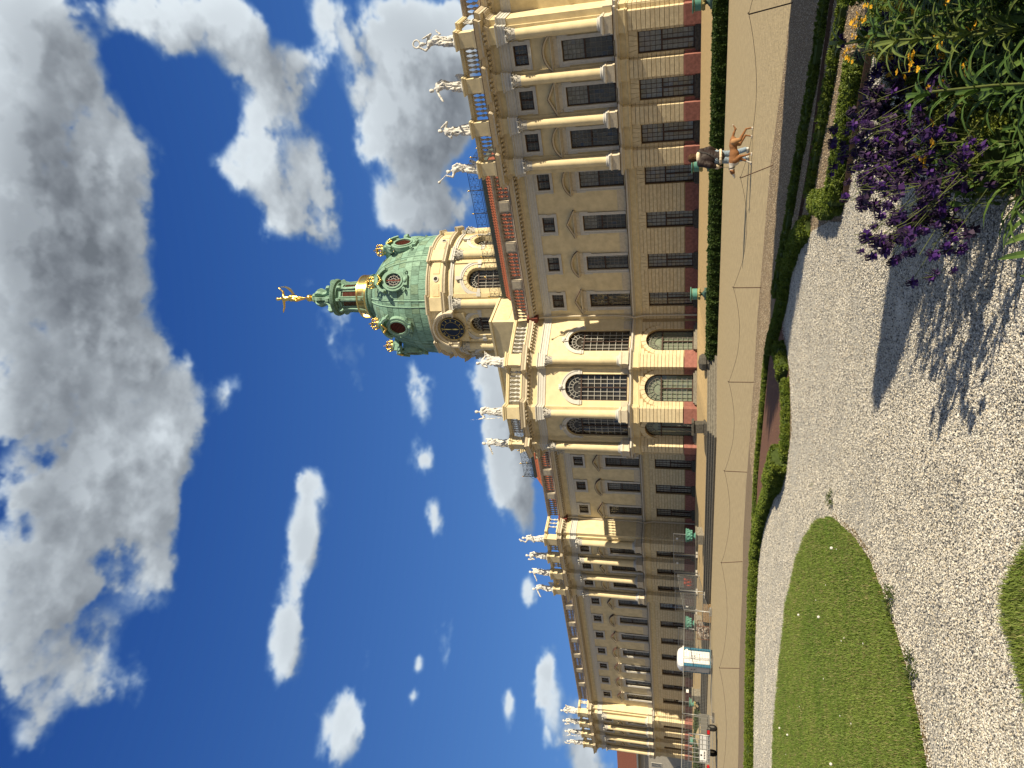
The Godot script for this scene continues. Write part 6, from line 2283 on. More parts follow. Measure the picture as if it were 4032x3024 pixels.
func grass() -> void:
	var lawn := pv(LAWN)
	var lawn2 := pv(LAWN2)
	var r := RandomNumberGenerator.new()
	r.seed = 5
	var xs := []
	var cs := []
	var patch := FastNoiseLite.new()
	patch.seed = 9
	patch.frequency = 0.55
	patch.fractal_octaves = 4
	var n := 0
	var fwd := Vector2(-0.615, -0.788)
	while n < 330000:
		n += 1
		var d := 3.4 * pow(6.0, pow(r.randf(), 0.85))
		var dir := fwd.rotated(r.randf_range(-0.66, 0.30))
		var p := Vector2(CAM.x, CAM.z) + dir * d
		if not Geometry2D.is_point_in_polygon(p, lawn) and not Geometry2D.is_point_in_polygon(p, lawn2): continue
		var h := r.randf_range(0.025, 0.055)
		var w := h * r.randf_range(0.5, 0.9) * (1.0 + 0.05 * d)
		var b := Basis(V(0, 1, 0), r.randf() * TAU) * Basis(V(1, 0, 0), r.randfn(0, 0.25))
		xs.append(Transform3D(b.scaled(V(w, h, w)), V(p.x, 0.016, p.y)))
		var q := patch.get_noise_2d(p.x, p.y) * 0.5 + 0.5
		var c := Color(0.105, 0.18, 0.028).lerp(Color(0.20, 0.265, 0.055), q)
		if r.randf() < 0.14: c = Color(0.27, 0.25, 0.11)
		var f := r.randf_range(0.75, 1.25)
		cs.append(Color(c.r * f, c.g * f, c.b * f))
	var o := multi("lawn_grass", blade_mesh(), M.blade, xs, cs)
	tag(o, "short mown green grass of the pointed lawn", "grass", "", "stuff")
	# daisies and dandelion clocks on stalks
	var cnt := 0
	while cnt < 34:
		var d := 3.8 * pow(4.2, r.randf())
		var p := Vector2(CAM.x, CAM.z) + fwd.rotated(r.randf_range(-0.64, 0.02)) * d
		if not Geometry2D.is_point_in_polygon(p, lawn): continue
		cnt += 1
		var clock := cnt % 3 == 0
		var h := r.randf_range(0.14, 0.26) if clock else r.randf_range(0.05, 0.08)
		var g := Geo.new()
		g.tube([Vector3.ZERO, V(0.01, h * 0.5, 0.005), V(0.015, h, 0.0)], 0.0026, 4)
		var t := thing("dandelion" if clock else "daisy", "seeding dandelion on a thin stalk rising from the lawn" if clock else "tiny white daisy low in the lawn grass", "flower", V(p.x, 0.02, p.y), r.randf() * TAU, "dandelion clocks in the lawn" if clock else "daisies in the lawn")
		obj("stalk", g.mesh(), M.verdigris if false else M.stalk, t)
		var hd := Geo.new()
		if clock: hd.sphere(V(0.015, h, 0), V(0.015, 0.015, 0.015), 8, 6)
		else: hd.lathe(pv([0.0, 0.004, 0.008, 0.003, 0.009, 0.0, 0.0, -0.003]), 8, V(0.015, h, 0))
		obj("flower_head", hd.mesh(), M.seedhead, t)

# ---------------------------------------------------------------- pots, posts, building site
func green_pot(x: float, z: float, y: float, label: String, stalks := false) -> void:
	var t := thing("planter_pot", label, "planter", V(x, y, z), 0.0, "green metal planters along the terrace")
	var foot := Geo.new()
	foot.box(-0.30, 0.30, 0, 0.16, -0.30, 0.30)
	foot.lathe(pv([0.26, 0.16, 0.20, 0.22, 0.10, 0.30, 0.10, 0.36, 0.16, 0.40]), 16)
	obj("foot", foot.mesh(), M.verdigris_dark, t)
	var bowl := Geo.new()
	bowl.lathe(pv([0.15, 0.40, 0.30, 0.44, 0.36, 0.50, 0.34, 0.58]), 24)
	for i in 12:
		var a := TAU * i / 12.0
		bowl.sphere(V(sin(a) * 0.31, 0.48, cos(a) * 0.31), V(0.085, 0.085, 0.085), 8, 6)
	obj("gadrooned_bowl", bowl.mesh(), M.gold_worn, t)
	var body := Geo.new()
	body.lathe(pv([0.34, 0.575, 0.365, 0.60, 0.365, 0.94, 0.40, 0.97, 0.47, 1.0, 0.47, 1.04, 0.42, 1.05, 0.40, 0.98, 0.0, 0.97]), 28)
	obj("tub", body.mesh(), M.verdigris, t)
	for yy in [0.595, 0.94]:
		var r := Geo.new()
		r.lathe(pv([0.365, yy - 0.012, 0.375, yy, 0.365, yy + 0.012]), 28)
		obj("gilt_band", r.mesh(), M.gold_paint, t)
	if stalks:
		for s in [-0.08, 0.07]:
			var g := Geo.new()
			g.tube([V(s, 0.95, 0), V(s, 2.1, 0.02)], 0.018, 5)
			obj("stake", g.mesh(), M.galv, t)

func stone_urn(x: float, z: float, y: float, label: String) -> void:
	var t := thing("stone_urn", label, "urn", V(x, y, z), 0.2, "urns on pedestals along the steps")
	var p := Geo.new()
	p.cbox(-0.5, 0.5, 0, 0.58, -0.5, 0.5, 0.06)
	p.box(-0.55, 0.55, 0.58, 0.66, -0.55, 0.55)
	obj("pedestal", p.mesh(), M.step_stone, t)
	var g := Geo.new()
	g.lathe(pv([0.30, 0.66, 0.22, 0.72, 0.12, 0.80, 0.20, 0.88, 0.40, 0.98, 0.46, 1.10, 0.44, 1.16, 0.48, 1.28, 0.56, 1.34, 0.56, 1.40, 0.46, 1.41, 0.40, 1.3, 0.0, 1.28]), 24)
	obj("bowl", g.mesh(), M.verdigris, t)
	var m := Geo.new()
	for i in 10:
		var a := TAU * i / 10.0
		m.sphere(V(sin(a) * 0.47, 1.22, cos(a) * 0.47), V(0.07, 0.10, 0.07), 6, 5)
		m.sphere(V(sin(a) * 0.36, 0.96, cos(a) * 0.36), V(0.09, 0.10, 0.09), 6, 5)
	obj("mask_relief", m.mesh(), M.verdigris, t)

func fence_panel(a: Vector3, b: Vector3, label: String, sign_at := -1.0) -> void:
	var t := thing("mesh_fence", label, "fence", a, atan2(-(b - a).z, (b - a).x), "temporary mesh fence panels")
	var l := Vector2(b.x - a.x, b.z - a.z).length() - 0.08
	var dy := b.y - a.y
	var f := Geo.new()
	var h := 2.02
	var q := func(x: float, y: float) -> Vector3: return V(x, y + dy * x / l, 0)
	f.tube([q.call(0.02, 0.06), q.call(0.02, h), q.call(l - 0.02, h), q.call(l - 0.02, 0.06)], 0.027, 6)
	f.tube([q.call(0.02, 0.16), q.call(l - 0.02, 0.16)], 0.018, 6)
	obj("frame", f.mesh(), M.galv, t)
	var w := Geo.new()
	var n := int(l / 0.11)
	for i in range(1, n):
		var x := l * i / n
		w.box(x - 0.0038, x + 0.0038, 0.16 + dy * x / l, h + dy * x / l, -0.003, 0.003)
	for i in range(1, 10):
		var y := 0.16 + (h - 0.16) * i / 10.0
		w.tube([q.call(0.02, y), q.call(l - 0.02, y)], 0.0048, 3)
	obj("wire_mesh", w.mesh(), M.galv, t)
	for e in [[0.0, 0.0], [l, dy]]:
		var c := Geo.new()
		c.cbox(-0.12, 0.12, -0.02, 0.14, -0.32, 0.32, 0.03)
		obj("concrete_foot", c.mesh(), M.concrete, t, T(e[0] + 0.02, e[1], 0))
	if sign_at >= 0.0:
		var s := Geo.new()
		s.box(-0.13, 0.13, -0.09, 0.09, 0.025, 0.032)
		obj("white_plate", s.mesh(), M.plastic_white, t, Transform3D(Basis.IDENTITY, q.call(l * sign_at, 1.72)))

func portable_toilet() -> void:
	var t := thing("portable_toilet", "blue and white portable toilet cabin standing behind the mesh fence", "toilet cabin", V(-11.55, 0.0, 20.0), deg_to_rad(-12.0))
	var w := 0.62
	var sk := Geo.new()
	sk.box(-w - 0.05, w + 0.05, 0.0, 0.14, -w - 0.05, w + 0.05)
	obj("skid", sk.mesh(), M.plastic_dark, t)
	var wl := Geo.new()
	wl.box(-w, w, 0.14, 2.12, -w, w)
	obj("cabin", wl.mesh(), M.plastic_blue, t)
	for i in 4: # rounded corner posts
		var g := Geo.new()
		g.tube([V(0, 0.14, 0), V(0, 2.14, 0)], 0.10, 10)
		obj("corner_post", g.mesh(), M.plastic_blue, t, T((w - 0.02) * (1 if i % 2 else -1), 0, (w - 0.02) * (1 if i < 2 else -1)))
	var rf := Geo.new()
	var prev := []
	for k in 6:
		var u := k / 5.0
		var s := (w + 0.12) * cos(u * 1.15)
		var y := 2.12 + 0.40 * sin(u * PI * 0.5)
		var ring := []
		for i in 20:
			var an := TAU * i / 20.0
			var cx := cos(an)
			var cz := sin(an)
			var m := pow(pow(absf(cx), 4.0) + pow(absf(cz), 4.0), -0.25)
			ring.append(V(cx * m * s, y, cz * m * s))
		if k > 0:
			for i in 20: rf.quad(prev[(i + 1) % 20], prev[i], ring[i], ring[(i + 1) % 20])
		prev = ring
	for i in 20: rf.tri(V(0, 2.53, 0), prev[(i + 1) % 20], prev[i])
	rf.box(-w - 0.115, w + 0.115, 2.04, 2.125, -w - 0.115, w + 0.115)
	obj("roof", rf.mesh(), M.plastic_white, t)
	var font := SystemFont.new()
	font.font_names = PackedStringArray(["Droid Sans"])
	font.font_weight = 700
	for side in 2:
		var FS := Transform3D(Basis(Vector3.UP, PI / 2 if side == 0 else 0.0), Vector3.ZERO) * Transform3D(Basis.IDENTITY, V(0, 0, w))
		var d := Geo.new()
		d.cbox(-0.46, 0.46, 0.20, 2.02, 0.0, 0.05, 0.015)
		var door := obj("side_panel" if side else "door", d.mesh(), M.plastic_white if side == 0 else M.plastic_grey, t, FS)  # sunward face stays white, the other is painted grey for its shade
		var r := Geo.new()
		if side == 1:
			for k in 4: arch_strip(r, 0.0, 1.62, 0.30 + k * 0.06, 0.325 + k * 0.06, 0.05, 0.065, 0.5, PI - 0.5, 10)
			r.box(-0.36, 0.36, 0.30, 0.95, 0.05, 0.07)
		else:
			r.box(-0.40, 0.40, 0.26, 1.0, 0.05, 0.062)
		obj("moulded_relief", r.mesh(), M.plastic_white if side == 0 else M.plastic_grey, door)
		# printed lettering, two lines in a frame
		for k in 2:
			var tm := TextMesh.new()
			tm.font = font
			tm.text = "TOI"
			tm.font_size = 24
			tm.pixel_size = 0.0078
			tm.depth = 0.006
			obj("lettering", tm, M.black_print, door, T(0.0, 1.47 - 0.21 * k, 0.056))
		var fr := Geo.new()
		for q in [[-0.29, 0.29, 1.62, 1.63], [-0.29, 0.29, 1.09, 1.10], [-0.295, -0.285, 1.09, 1.63], [0.285, 0.295, 1.09, 1.63]]:
			fr.box(q[0], q[1], q[2], q[3], 0.05, 0.056)
		for k in 9: fr.box(-0.27 + k * 0.062, -0.235 + k * 0.062, 0.90, 0.93, 0.05, 0.067)
		obj("print", fr.mesh(), M.plastic_dark, door)
	var st := Geo.new()
	st.obox(V(w + 0.06, 1.9, -0.40), V(0.02, 0.36, 0.16), Basis(V(1, 0, 0), 0.7))
	obj("label_tag", st.mesh(), M.plastic_white, t)

func trailer() -> void:
	var t := thing("flatbed_trailer", "small galvanised trailer with barred tailgate and red rear lamps beside the sand heap", "trailer", V(-3.9, 0.0, 30.1), atan2(0.62, 0.78))
	# local: rear faces +z, width along x
	var ch := Geo.new()
	ch.box(-0.80, 0.80, 0.42, 0.52, -2.6, 0.0)
	ch.box(-0.70, 0.70, 0.50, 0.56, -2.55, -0.02)
	obj("chassis", ch.mesh(), M.galv, t)
	var db := Geo.new()
	db.tube([V(-0.5, 0.45, -2.5), V(0, 0.45, -3.6)], 0.04, 6)
	db.tube([V(0.5, 0.45, -2.5), V(0, 0.45, -3.6)], 0.04, 6)
	obj("drawbar", db.mesh(), M.galv, t)
	for s: float in [-1.0, 1.0]:
		var wh := Geo.new()
		wh.lathe(pv([0.14, -0.08, 0.27, -0.08, 0.29, -0.05, 0.29, 0.05, 0.27, 0.08, 0.14, 0.08]), 20)
		wh.xform(Transform3D(Basis(V(0, 0, 1), PI / 2), V(s * 0.72, 0.29, -1.1)))
		var wo := obj("wheel", wh.mesh(), M.tyre, t)
		var hb := Geo.new()
		hb.lathe(pv([0.0, -0.06, 0.15, -0.06, 0.15, 0.06, 0.0, 0.06]), 14)
		hb.xform(Transform3D(Basis(V(0, 0, 1), PI / 2), V(s * 0.72, 0.29, -1.1)))
		obj("rim", hb.mesh(), M.galv, wo)
		var sb := Geo.new()
		for k in 6:
			var z := -0.05 - k * 0.5
			sb.box(s * 0.80 - 0.02, s * 0.80 + 0.02, 0.52, 1.05, z - 0.02, z + 0.02)
		sb.box(s * 0.80 - 0.018, s * 0.80 + 0.018, 0.98, 1.04, -2.6, 0.0)
		sb.box(s * 0.80 - 0.012, s * 0.80 + 0.012, 0.55, 0.94, -2.58, -0.03)
		obj("side_board", sb.mesh(), M.galv, t)
		var lm := Geo.new()
		lm.box(s * 0.92 - 0.05, s * 0.92 + 0.15 * s + 0.05, 0.42, 0.62, 0.0, 0.06)
		var lo := obj("lamp_housing", lm.mesh(), M.plastic_dark, t)
		var lr := Geo.new()
		var lx: float = s * 0.97
		lr.cbox(lx - 0.11, lx + 0.11, 0.45, 0.59, 0.06, 0.085, 0.012)
		obj("rear_lamp", lr.mesh(), M.red_lamp, lo)
	var tg := Geo.new()
	tg.tube([V(-0.78, 0.5, 0.06), V(-0.78, 1.58, 0.06), V(0.78, 1.58, 0.06), V(0.78, 0.5, 0.06)], 0.03, 6)
	for k in 5:
		var x := -0.52 + k * 0.26
		tg.tube([V(x, 0.48, 0.06), V(x, 1.58, 0.06)], 0.018, 6)
	for y in [0.62, 0.86, 1.0, 1.25]: tg.tube([V(-0.78, y, 0.06), V(0.78, y, 0.06)], 0.016, 6)
	obj("tailgate_bars", tg.mesh(), M.galv, t)
	var bd := Geo.new()
	bd.box(-0.74, 0.74, 0.56, 0.98, 0.02, 0.045)
	obj("tailboard", bd.mesh(), M.plastic_grey, t)
	var pl := Geo.new()
	pl.box(-0.62, -0.06, 0.62, 0.98, 0.09, 0.10)
	var plo := obj("number_plate", pl.mesh(), M.plastic_white, t)
	var dot := Geo.new()
	dot.lathe(pv([0.0, 0.0, 0.055, 0.0]), 14)
	dot.xform(Transform3D(Basis(V(1, 0, 0), PI / 2), V(-0.34, 0.90, 0.103)))
	obj("plate_mark", dot.mesh(), M.black_print, plo)
	var mk := Geo.new()
	for k in 5: mk.box(-0.54 + k * 0.09, -0.48 + k * 0.09, 0.68, 0.77, 0.10, 0.103)
	obj("plate_text", mk.mesh(), M.black_print, plo)

func build_site() -> void:
	green_pot(13.0, 8.6, 0.72, "green planter pot standing alone on the terrace edge before the last shaded window")
	green_pot(21.7, 8.6, 0.70, "green planter pot right behind the woman on the terrace edge")
	green_pot(30.25, 8.6, 0.70, "green planter pot beyond the column nearest the sun on the terrace edge")
	green_pot(-32.2, 12.0, 0.60, "green planter pot with two thin stakes near the far shrubs", true)
	green_pot(-40.0, 12.0, 0.60, "green planter pot seen through the trailer's barred tailgate")
	stone_urn(-7.0, 12.0, 0.60, "weathered urn with relief masks on a stone pedestal inside the mesh fence")
	stone_urn(-18.7, 12.0, 0.60, "pale green relief urn above the caged rubble by the steps")
	# dark stone posts at the ends of the steps
	var bp := thing("stone_bollard", "squat dark rounded stone at the end of the ivy hedge", "bollard", V(8.15, 0.0, 9.55), 0.4)
	var g := Geo.new()
	g.lathe(pv([0.55, 0.0, 0.55, 0.5, 0.48, 0.62, 0.60, 0.70, 0.60, 0.95, 0.45, 1.15, 0.0, 1.22]), 8, Vector3.ZERO, false)
	obj("block", g.mesh(), M.dark_stone, bp)
	var ss := thing("stone_post", "square dark stone pillar on the corner of the steps", "pillar", V(4.55, 0.6, 12.2), 0.38)
	g = Geo.new()
	g.box(-0.42, 0.42, 0, 0.22, -0.42, 0.42)
	g.cbox(-0.34, 0.34, 0.22, 0.86, -0.34, 0.34, 0.03)
	g.box(-0.46, 0.46, 0.86, 1.02, -0.46, 0.46)
	obj("pillar", g.mesh(), M.dark_stone, ss)
	var s3 := thing("stone_post", "worn stone pillar at the far end of the steps next to the staked planter", "pillar", V(-30.4, 0.5, 12.2), 0.2)
	g = Geo.new()
	g.box(-0.5, 0.5, 0, 0.2, -0.5, 0.5)
	g.cbox(-0.42, 0.42, 0.2, 0.78, -0.42, 0.42, 0.03)
	g.box(-0.5, 0.5, 0.78, 0.92, -0.5, 0.5)
	obj("pillar", g.mesh(), M.step_stone, s3)
	# mesh fence
	fence_panel(V(-10.4, 1.05, 9.0), V(-13.4, 1.05, 8.8), "mesh fence panel on the terrace next to the masked urn", 0.25)
	fence_panel(V(-13.4, 1.05, 8.8), V(-16.3, 1.05, 8.5), "mesh fence panel in the middle of the terrace, with white plate", 0.5)
	fence_panel(V(-16.3, 1.0, 8.5), V(-19.3, 1.0, 8.3), "mesh fence panel on the terrace before the red sheet", 0.2)
	fence_panel(V(-19.3, 1.0, 8.3), V(-22.6, 1.0, 8.2), "mesh fence panel on the terrace beyond the red sheet")
	fence_panel(V(-16.0, 0.75, 8.9), V(-13.2, 0.45, 12.7), "mesh fence panel slanting down across the steps")
	fence_panel(V(-13.2, 0.40, 12.9), V(-10.3, 0.06, 16.6), "mesh fence panel leading from the steps down to the path", 0.8)
	fence_panel(V(-10.3, 0.03, 16.6), V(-9.4, 0.0, 21.2), "mesh fence panel on the path in front of the pallets")
	fence_panel(V(-9.4, 0.0, 21.2), V(-8.6, 0.0, 25.8), "mesh fence panel on the path just before the toilet cabin", 0.6)
	fence_panel(V(-8.6, 0.0, 25.8), V(-7.9, 0.0, 30.6), "mesh fence panel on the path behind the trailer")
	fence_panel(V(-22.6, 0.7, 10.0), V(-26.0, 0.7, 10.0), "mesh fence panel behind the toilet cabin")
	portable_toilet()
	trailer()
	# pallets
	for k in 4:
		var t := thing("pallet", ["wooden pallet at the bottom of the stack by the steps", "wooden pallet second from the bottom of the stack by the steps", "wooden pallet third from the bottom of the stack by the steps", "wooden pallet on top of the stack by the steps"][k], "pallet", V(-12.9, 0.0 + 0.15 * k, 14.9), 0.5 + 0.06 * k, "stacked pallets")
		for i in 5:
			var b := Geo.new()
			b.box(-0.6, 0.6, 0.12, 0.145, -0.4 + i * 0.175, -0.29 + i * 0.175)
			obj("board", b.mesh(), M.pallet_wood, t)
		for i in 3:
			var b := Geo.new()
			b.box(-0.6, 0.6, 0.02, 0.118, -0.4 + i * 0.35, -0.3 + i * 0.35)
			obj("bearer", b.mesh(), M.pallet_wood, t)
	# wire crate of rubble
	var cr := thing("wire_crate", "rusty wire crate beside the pallets holding broken pale stones", "crate", V(-15.3, 0.0, 14.9), 0.4)
	g = Geo.new()
	for q in [[-0.6, -0.4], [0.6, -0.4], [0.6, 0.4], [-0.6, 0.4]]: g.tube([V(q[0], 0, q[1]), V(q[0], 1.05, q[1])], 0.03, 5)
	for y in [0.12, 0.55, 1.03]:
		g.tube([V(-0.6, y, -0.4), V(0.6, y, -0.4), V(0.6, y, 0.4), V(-0.6, y, 0.4)], 0.022, 5, true)
	obj("frame", g.mesh(), M.rust, cr)
	g = Geo.new()
	for i in 14:
		g.tube([V(-0.6 + i * 0.092, 0.1, 0.4), V(-0.6 + i * 0.092, 1.0, 0.4)], 0.007, 3)
		if i < 9: g.tube([V(0.6, 0.1, -0.4 + i * 0.1), V(0.6, 1.0, -0.4 + i * 0.1)], 0.007, 3)
	obj("wire", g.mesh(), M.rust, cr)
	g = Geo.new()
	var r := RandomNumberGenerator.new()
	r.seed = 3
	for i in 70:
		g.obox(V(r.randf_range(-0.5, 0.5), r.randf_range(0.15, 1.0), r.randf_range(-0.3, 0.36)), V(r.randf_range(0.1, 0.25), r.randf_range(0.08, 0.2), r.randf_range(0.1, 0.22)), Basis(V(r.randf(), r.randf(), r.randf()).normalized(), r.randf() * TAU))
	var rb := obj("rubble", g.mesh(), M.rubble, cr)
	rb.set_meta("kind", "stuff")
	var bag := thing("debris_bag", "crumpled black rubble sack between the pallets and wire crate", "sack", V(-14.2, 0.0, 14.6))
	var F := Field.new(V(-0.8, -0.05, -0.6), V(0.8, 1.0, 0.6), 0.06)
	for i in 9: F.cap(V(r.randf_range(-0.4, 0.4), 0.2, r.randf_range(-0.2, 0.2)), V(r.randf_range(-0.4, 0.4), r.randf_range(0.3, 0.7), r.randf_range(-0.2, 0.2)), 0.22, 0.16, 0.08)
	obj("sack", F.mesh(), M.plastic_dark, bag)
	# red sheet hanging on the fence, sand heap
	g = Geo.new()
	for i in 6:
		for j in 4:
			var q := []
			for e in [[i, j], [i + 1, j], [i + 1, j + 1], [i, j + 1]]:
				q.append(V(e[0] * 0.17, e[1] * 0.17, 0.05 * sin(e[0] * 2.1 + e[1])))
			g.quad(q[0], q[1], q[2], q[3])
			g.quad(q[0] + V(0, 0, -0.02), q[3] + V(0, 0, -0.02), q[2] + V(0, 0, -0.02), q[1] + V(0, 0, -0.02))
	tag(obj("red_sheet", g.mesh(), M.orange_sheet, null, T(-18.9, 1.55, 7.9)), "red orange plastic sheet hanging behind the mesh fence", "sheet")
	F = Field.new(V(-2.4, -0.2, -1.6), V(2.4, 1.4, 1.6), 0.12)
	F.cap(V(-0.6, 0.1, 0), V(0.6, 0.1, 0), 1.0, 0.8, 0.4, 0, V(1.5, 0.9, 1.2))
	F.cap(V(-0.4, 0.5, 0), V(0.1, 0.5, 0), 0.5, 0.4, 0.4)
	tag(obj("sand_heap", F.mesh(), M.sand, null, T(-26.5, 0.0, 18.0)), "heap of yellow sand behind the trailer", "sand heap")
	# low rope fence: iron pins and cord along the path
	var pins := [[35.3, 36.9, -0.16, 0.05], [32.2, 35.8, -0.38, 0.05], [29.0, 35.15, 0.02, 0.0], [26.1, 35.0, 0.0, 0.0], [22.8, 34.95, 0.02, 0.0], [19.5, 35.5, -0.15, 0.04], [16.35, 37.2, -0.1, 0.03]]
	var cf := thing("cord_fence", "low fence of thin iron pins joined by a sagging dark cord along the sandy path", "fence")
	var tops := []
	for i in pins.size():
		var q: Array = pins[i]
		var h := 0.62 if i != 0 else 0.68
		var top := V(q[2] * 0.6, h, q[3])
		var pg := Geo.new()
		pg.tube([V(0, -0.05, 0), top], 0.011, 6)
		pg.tube([top, top + V(0.02, 0.02, 0.0), top + V(0.03, 0.0, 0.0)], 0.007, 5)
		obj("iron_pin", pg.mesh(), M.steel_edge, cf, T(q[0], 0, q[1]))
		tops.append(V(q[0], 0, q[1]) + top)
	var ends := [tops[0] + V(4.0, -0.05, 0.6)]
	ends.append_array(tops)
	ends.append(tops[6] + V(-3.2, -0.05, 2.2))
	for i in ends.size() - 1:
		var pts := []
		for k in 21:
			var u := k / 20.0
			var p: Vector3 = ends[i].lerp(ends[i + 1], u)
			p.y -= 0.20 * 4.0 * u * (1 - u)
			p.z += 0.02 * sin(u * 17.0 + i)
			pts.append(p)
		var cg := Geo.new()
		cg.tube(pts, 0.0035, 4)
		obj("cord", cg.mesh(), M.cord, cf)
	# house and greenery beyond the far pavilion
	var hs := thing("distant_house", "pale house with red tiled roof beyond the farthest pavilion", "house", V(-92, 0, -8), 0.2)
	g = Geo.new()
	g.box(-16, 14, 0, 10.4, -9, 0)
	obj("wall", g.mesh(), M.house_wall, hs)
	g = Geo.new()
	g.hexa([V(-16.6, 10.4, 0.7), V(14.6, 10.4, 0.7), V(13.0, 14.6, -4.5), V(-15, 14.6, -4.5), V(-16.6, 10.4, -9.7), V(14.6, 10.4, -9.7), V(13.0, 14.6, -4.6), V(-15, 14.6, -4.6)])
	var rf := obj("roof", g.mesh(), M.house_roof, hs)
	g = Geo.new()
	g.box(9.4, 11.2, 11.2, 12.9, -2.6, 0.1)
	obj("roof_dormer", g.mesh(), M.house_wall, rf)
	g = Geo.new()
	g.sweep(pv([-16.5, 0.75, 14.5, 0.75]), pv([0.0, 10.1, 0.3, 10.2, 0.3, 10.45, 0.0, 10.45]))
	obj("gutter", g.mesh(), M.galv, rf)
	for i in 8:
		for j in 2:
			var w := Geo.new()
			w.box(-0.55, 0.55, 0, 1.9, 0.0, 0.04)
			var wo := obj("window", w.mesh(), M.trim, hs, T(-14.0 + i * 3.7, 2.0 + j * 4.2, 0))
			var gl := Geo.new()
			for k in 2: gl.box(-0.45 + k * 0.48, -0.03 + k * 0.48, 0.1, 1.8, 0.04, 0.05)
			obj("pane", gl.mesh(), M.glass, wo)

# ---------------------------------------------------------------- garden
func sprig_mesh(sd: int, leaves: int, ln: float, wd: float) -> ArrayMesh:
	var r := RandomNumberGenerator.new()
	r.seed = sd
	var g := Geo.new()
	for i in leaves:
		var d := V(r.randf_range(-1, 1), r.randf_range(-0.3, 1), r.randf_range(-1, 1)).normalized()
		var s := d.cross(V(r.randf_range(-1, 1), r.randf_range(-1, 1), r.randf_range(-1, 1))).normalized()
		var b := d * 0.25
		var up := d.cross(s) * 0.12 * ln
		g.tri(b, b + d * ln * 0.5 + s * wd + up, b + d * ln)
		g.tri(b, b + d * ln, b + d * ln * 0.5 - s * wd + up)
	return g.mesh()

func hedge(called: String, label: String, group: String, pts: Array, w: float, h: float, dens: float, size: float, tone: Color, tone2: Color, y := 0.0, category := "hedge", rough := 0.12) -> Node3D:
	var p := pv(pts)
	var t := thing(called, label, category, V(p[0].x, y, p[0].y), 0.0, group)
	var org := p[0]
	var core := Geo.new()
	var rel := PackedVector2Array()
	for q in p: rel.append(q - org)
	core.sweep(rel, pv([-w * 0.38, 0.0, w * 0.38, 0.0, w * 0.40, h * 0.7, w * 0.25, h * 0.88, -w * 0.25, h * 0.88, -w * 0.40, h * 0.7, -w * 0.38, 0.0]))
	obj("light_block_core", core.mesh(), M.hedge_core, t)  # solid core added inside the leaves to block light
	var xs := [[], []]
	var cs := [[], []]
	var r := RandomNumberGenerator.new()
	r.seed = hash(label)
	var nz := FastNoiseLite.new()
	nz.seed = 40
	nz.frequency = 1.6
	nz.fractal_octaves = 3
	for i in rel.size() - 1:
		var a := rel[i]
		var b := rel[i + 1]
		var l := a.distance_to(b)
		var d := (b - a) / l
		var n := Vector2(-d.y, d.x)
		var cnt := int(l * (w + 2 * h) * dens)
		for k in cnt:
			var u := r.randf_range(-0.02, 1.02)
			var c := a.lerp(b, u)
			var s := r.randf() * (w + 2 * h)
			var bump := 1.0 + rough * nz.get_noise_2d((c.x + org.x) * 1.5, (c.y + org.y) * 1.5) * 3.0
			var o: float
			var yy: float
			if s < h:
				o = -w * 0.5; yy = s
			elif s < h + w:
				o = s - h - w * 0.5; yy = h
			else:
				o = w * 0.5; yy = s - h - w
			# round the shoulders
			var sh := clampf((yy / h - 0.65) / 0.35, 0.0, 1.0)
			var e := absf(o) / (w * 0.5)
			var f := 1.0 - 0.16 * sh * e
			o *= f * bump
			yy = yy * f * (0.9 + 0.1 * bump) - r.randf() * size * 1.4
			o -= signf(o) * r.randf() * size * 1.2
			var q := c + n * o
			var kk := k % 2
			var sc := size * r.randf_range(0.7, 1.25)
			xs[kk].append(Transform3D(Basis(V(r.randf_range(-1, 1), r.randf_range(-1, 1), r.randf_range(-1, 1)).normalized(), r.randf() * TAU).scaled(Vector3.ONE * sc), V(q.x, maxf(0.01, yy), q.y)))
			var m := clampf(nz.get_noise_2d((q.x + org.x) * 3.0, (q.y + org.y) * 3.0 + yy * 4.0) * 0.8 + 0.5 + r.randfn(0, 0.15), 0.0, 1.0)
			var cc := tone.lerp(tone2, m)
			cs[kk].append(cc)
	for k in 2: multi("foliage", sprig_mesh(70 + k, 9, 1.0, 0.26), M.leaf, xs[k], cs[k], t)
	return t

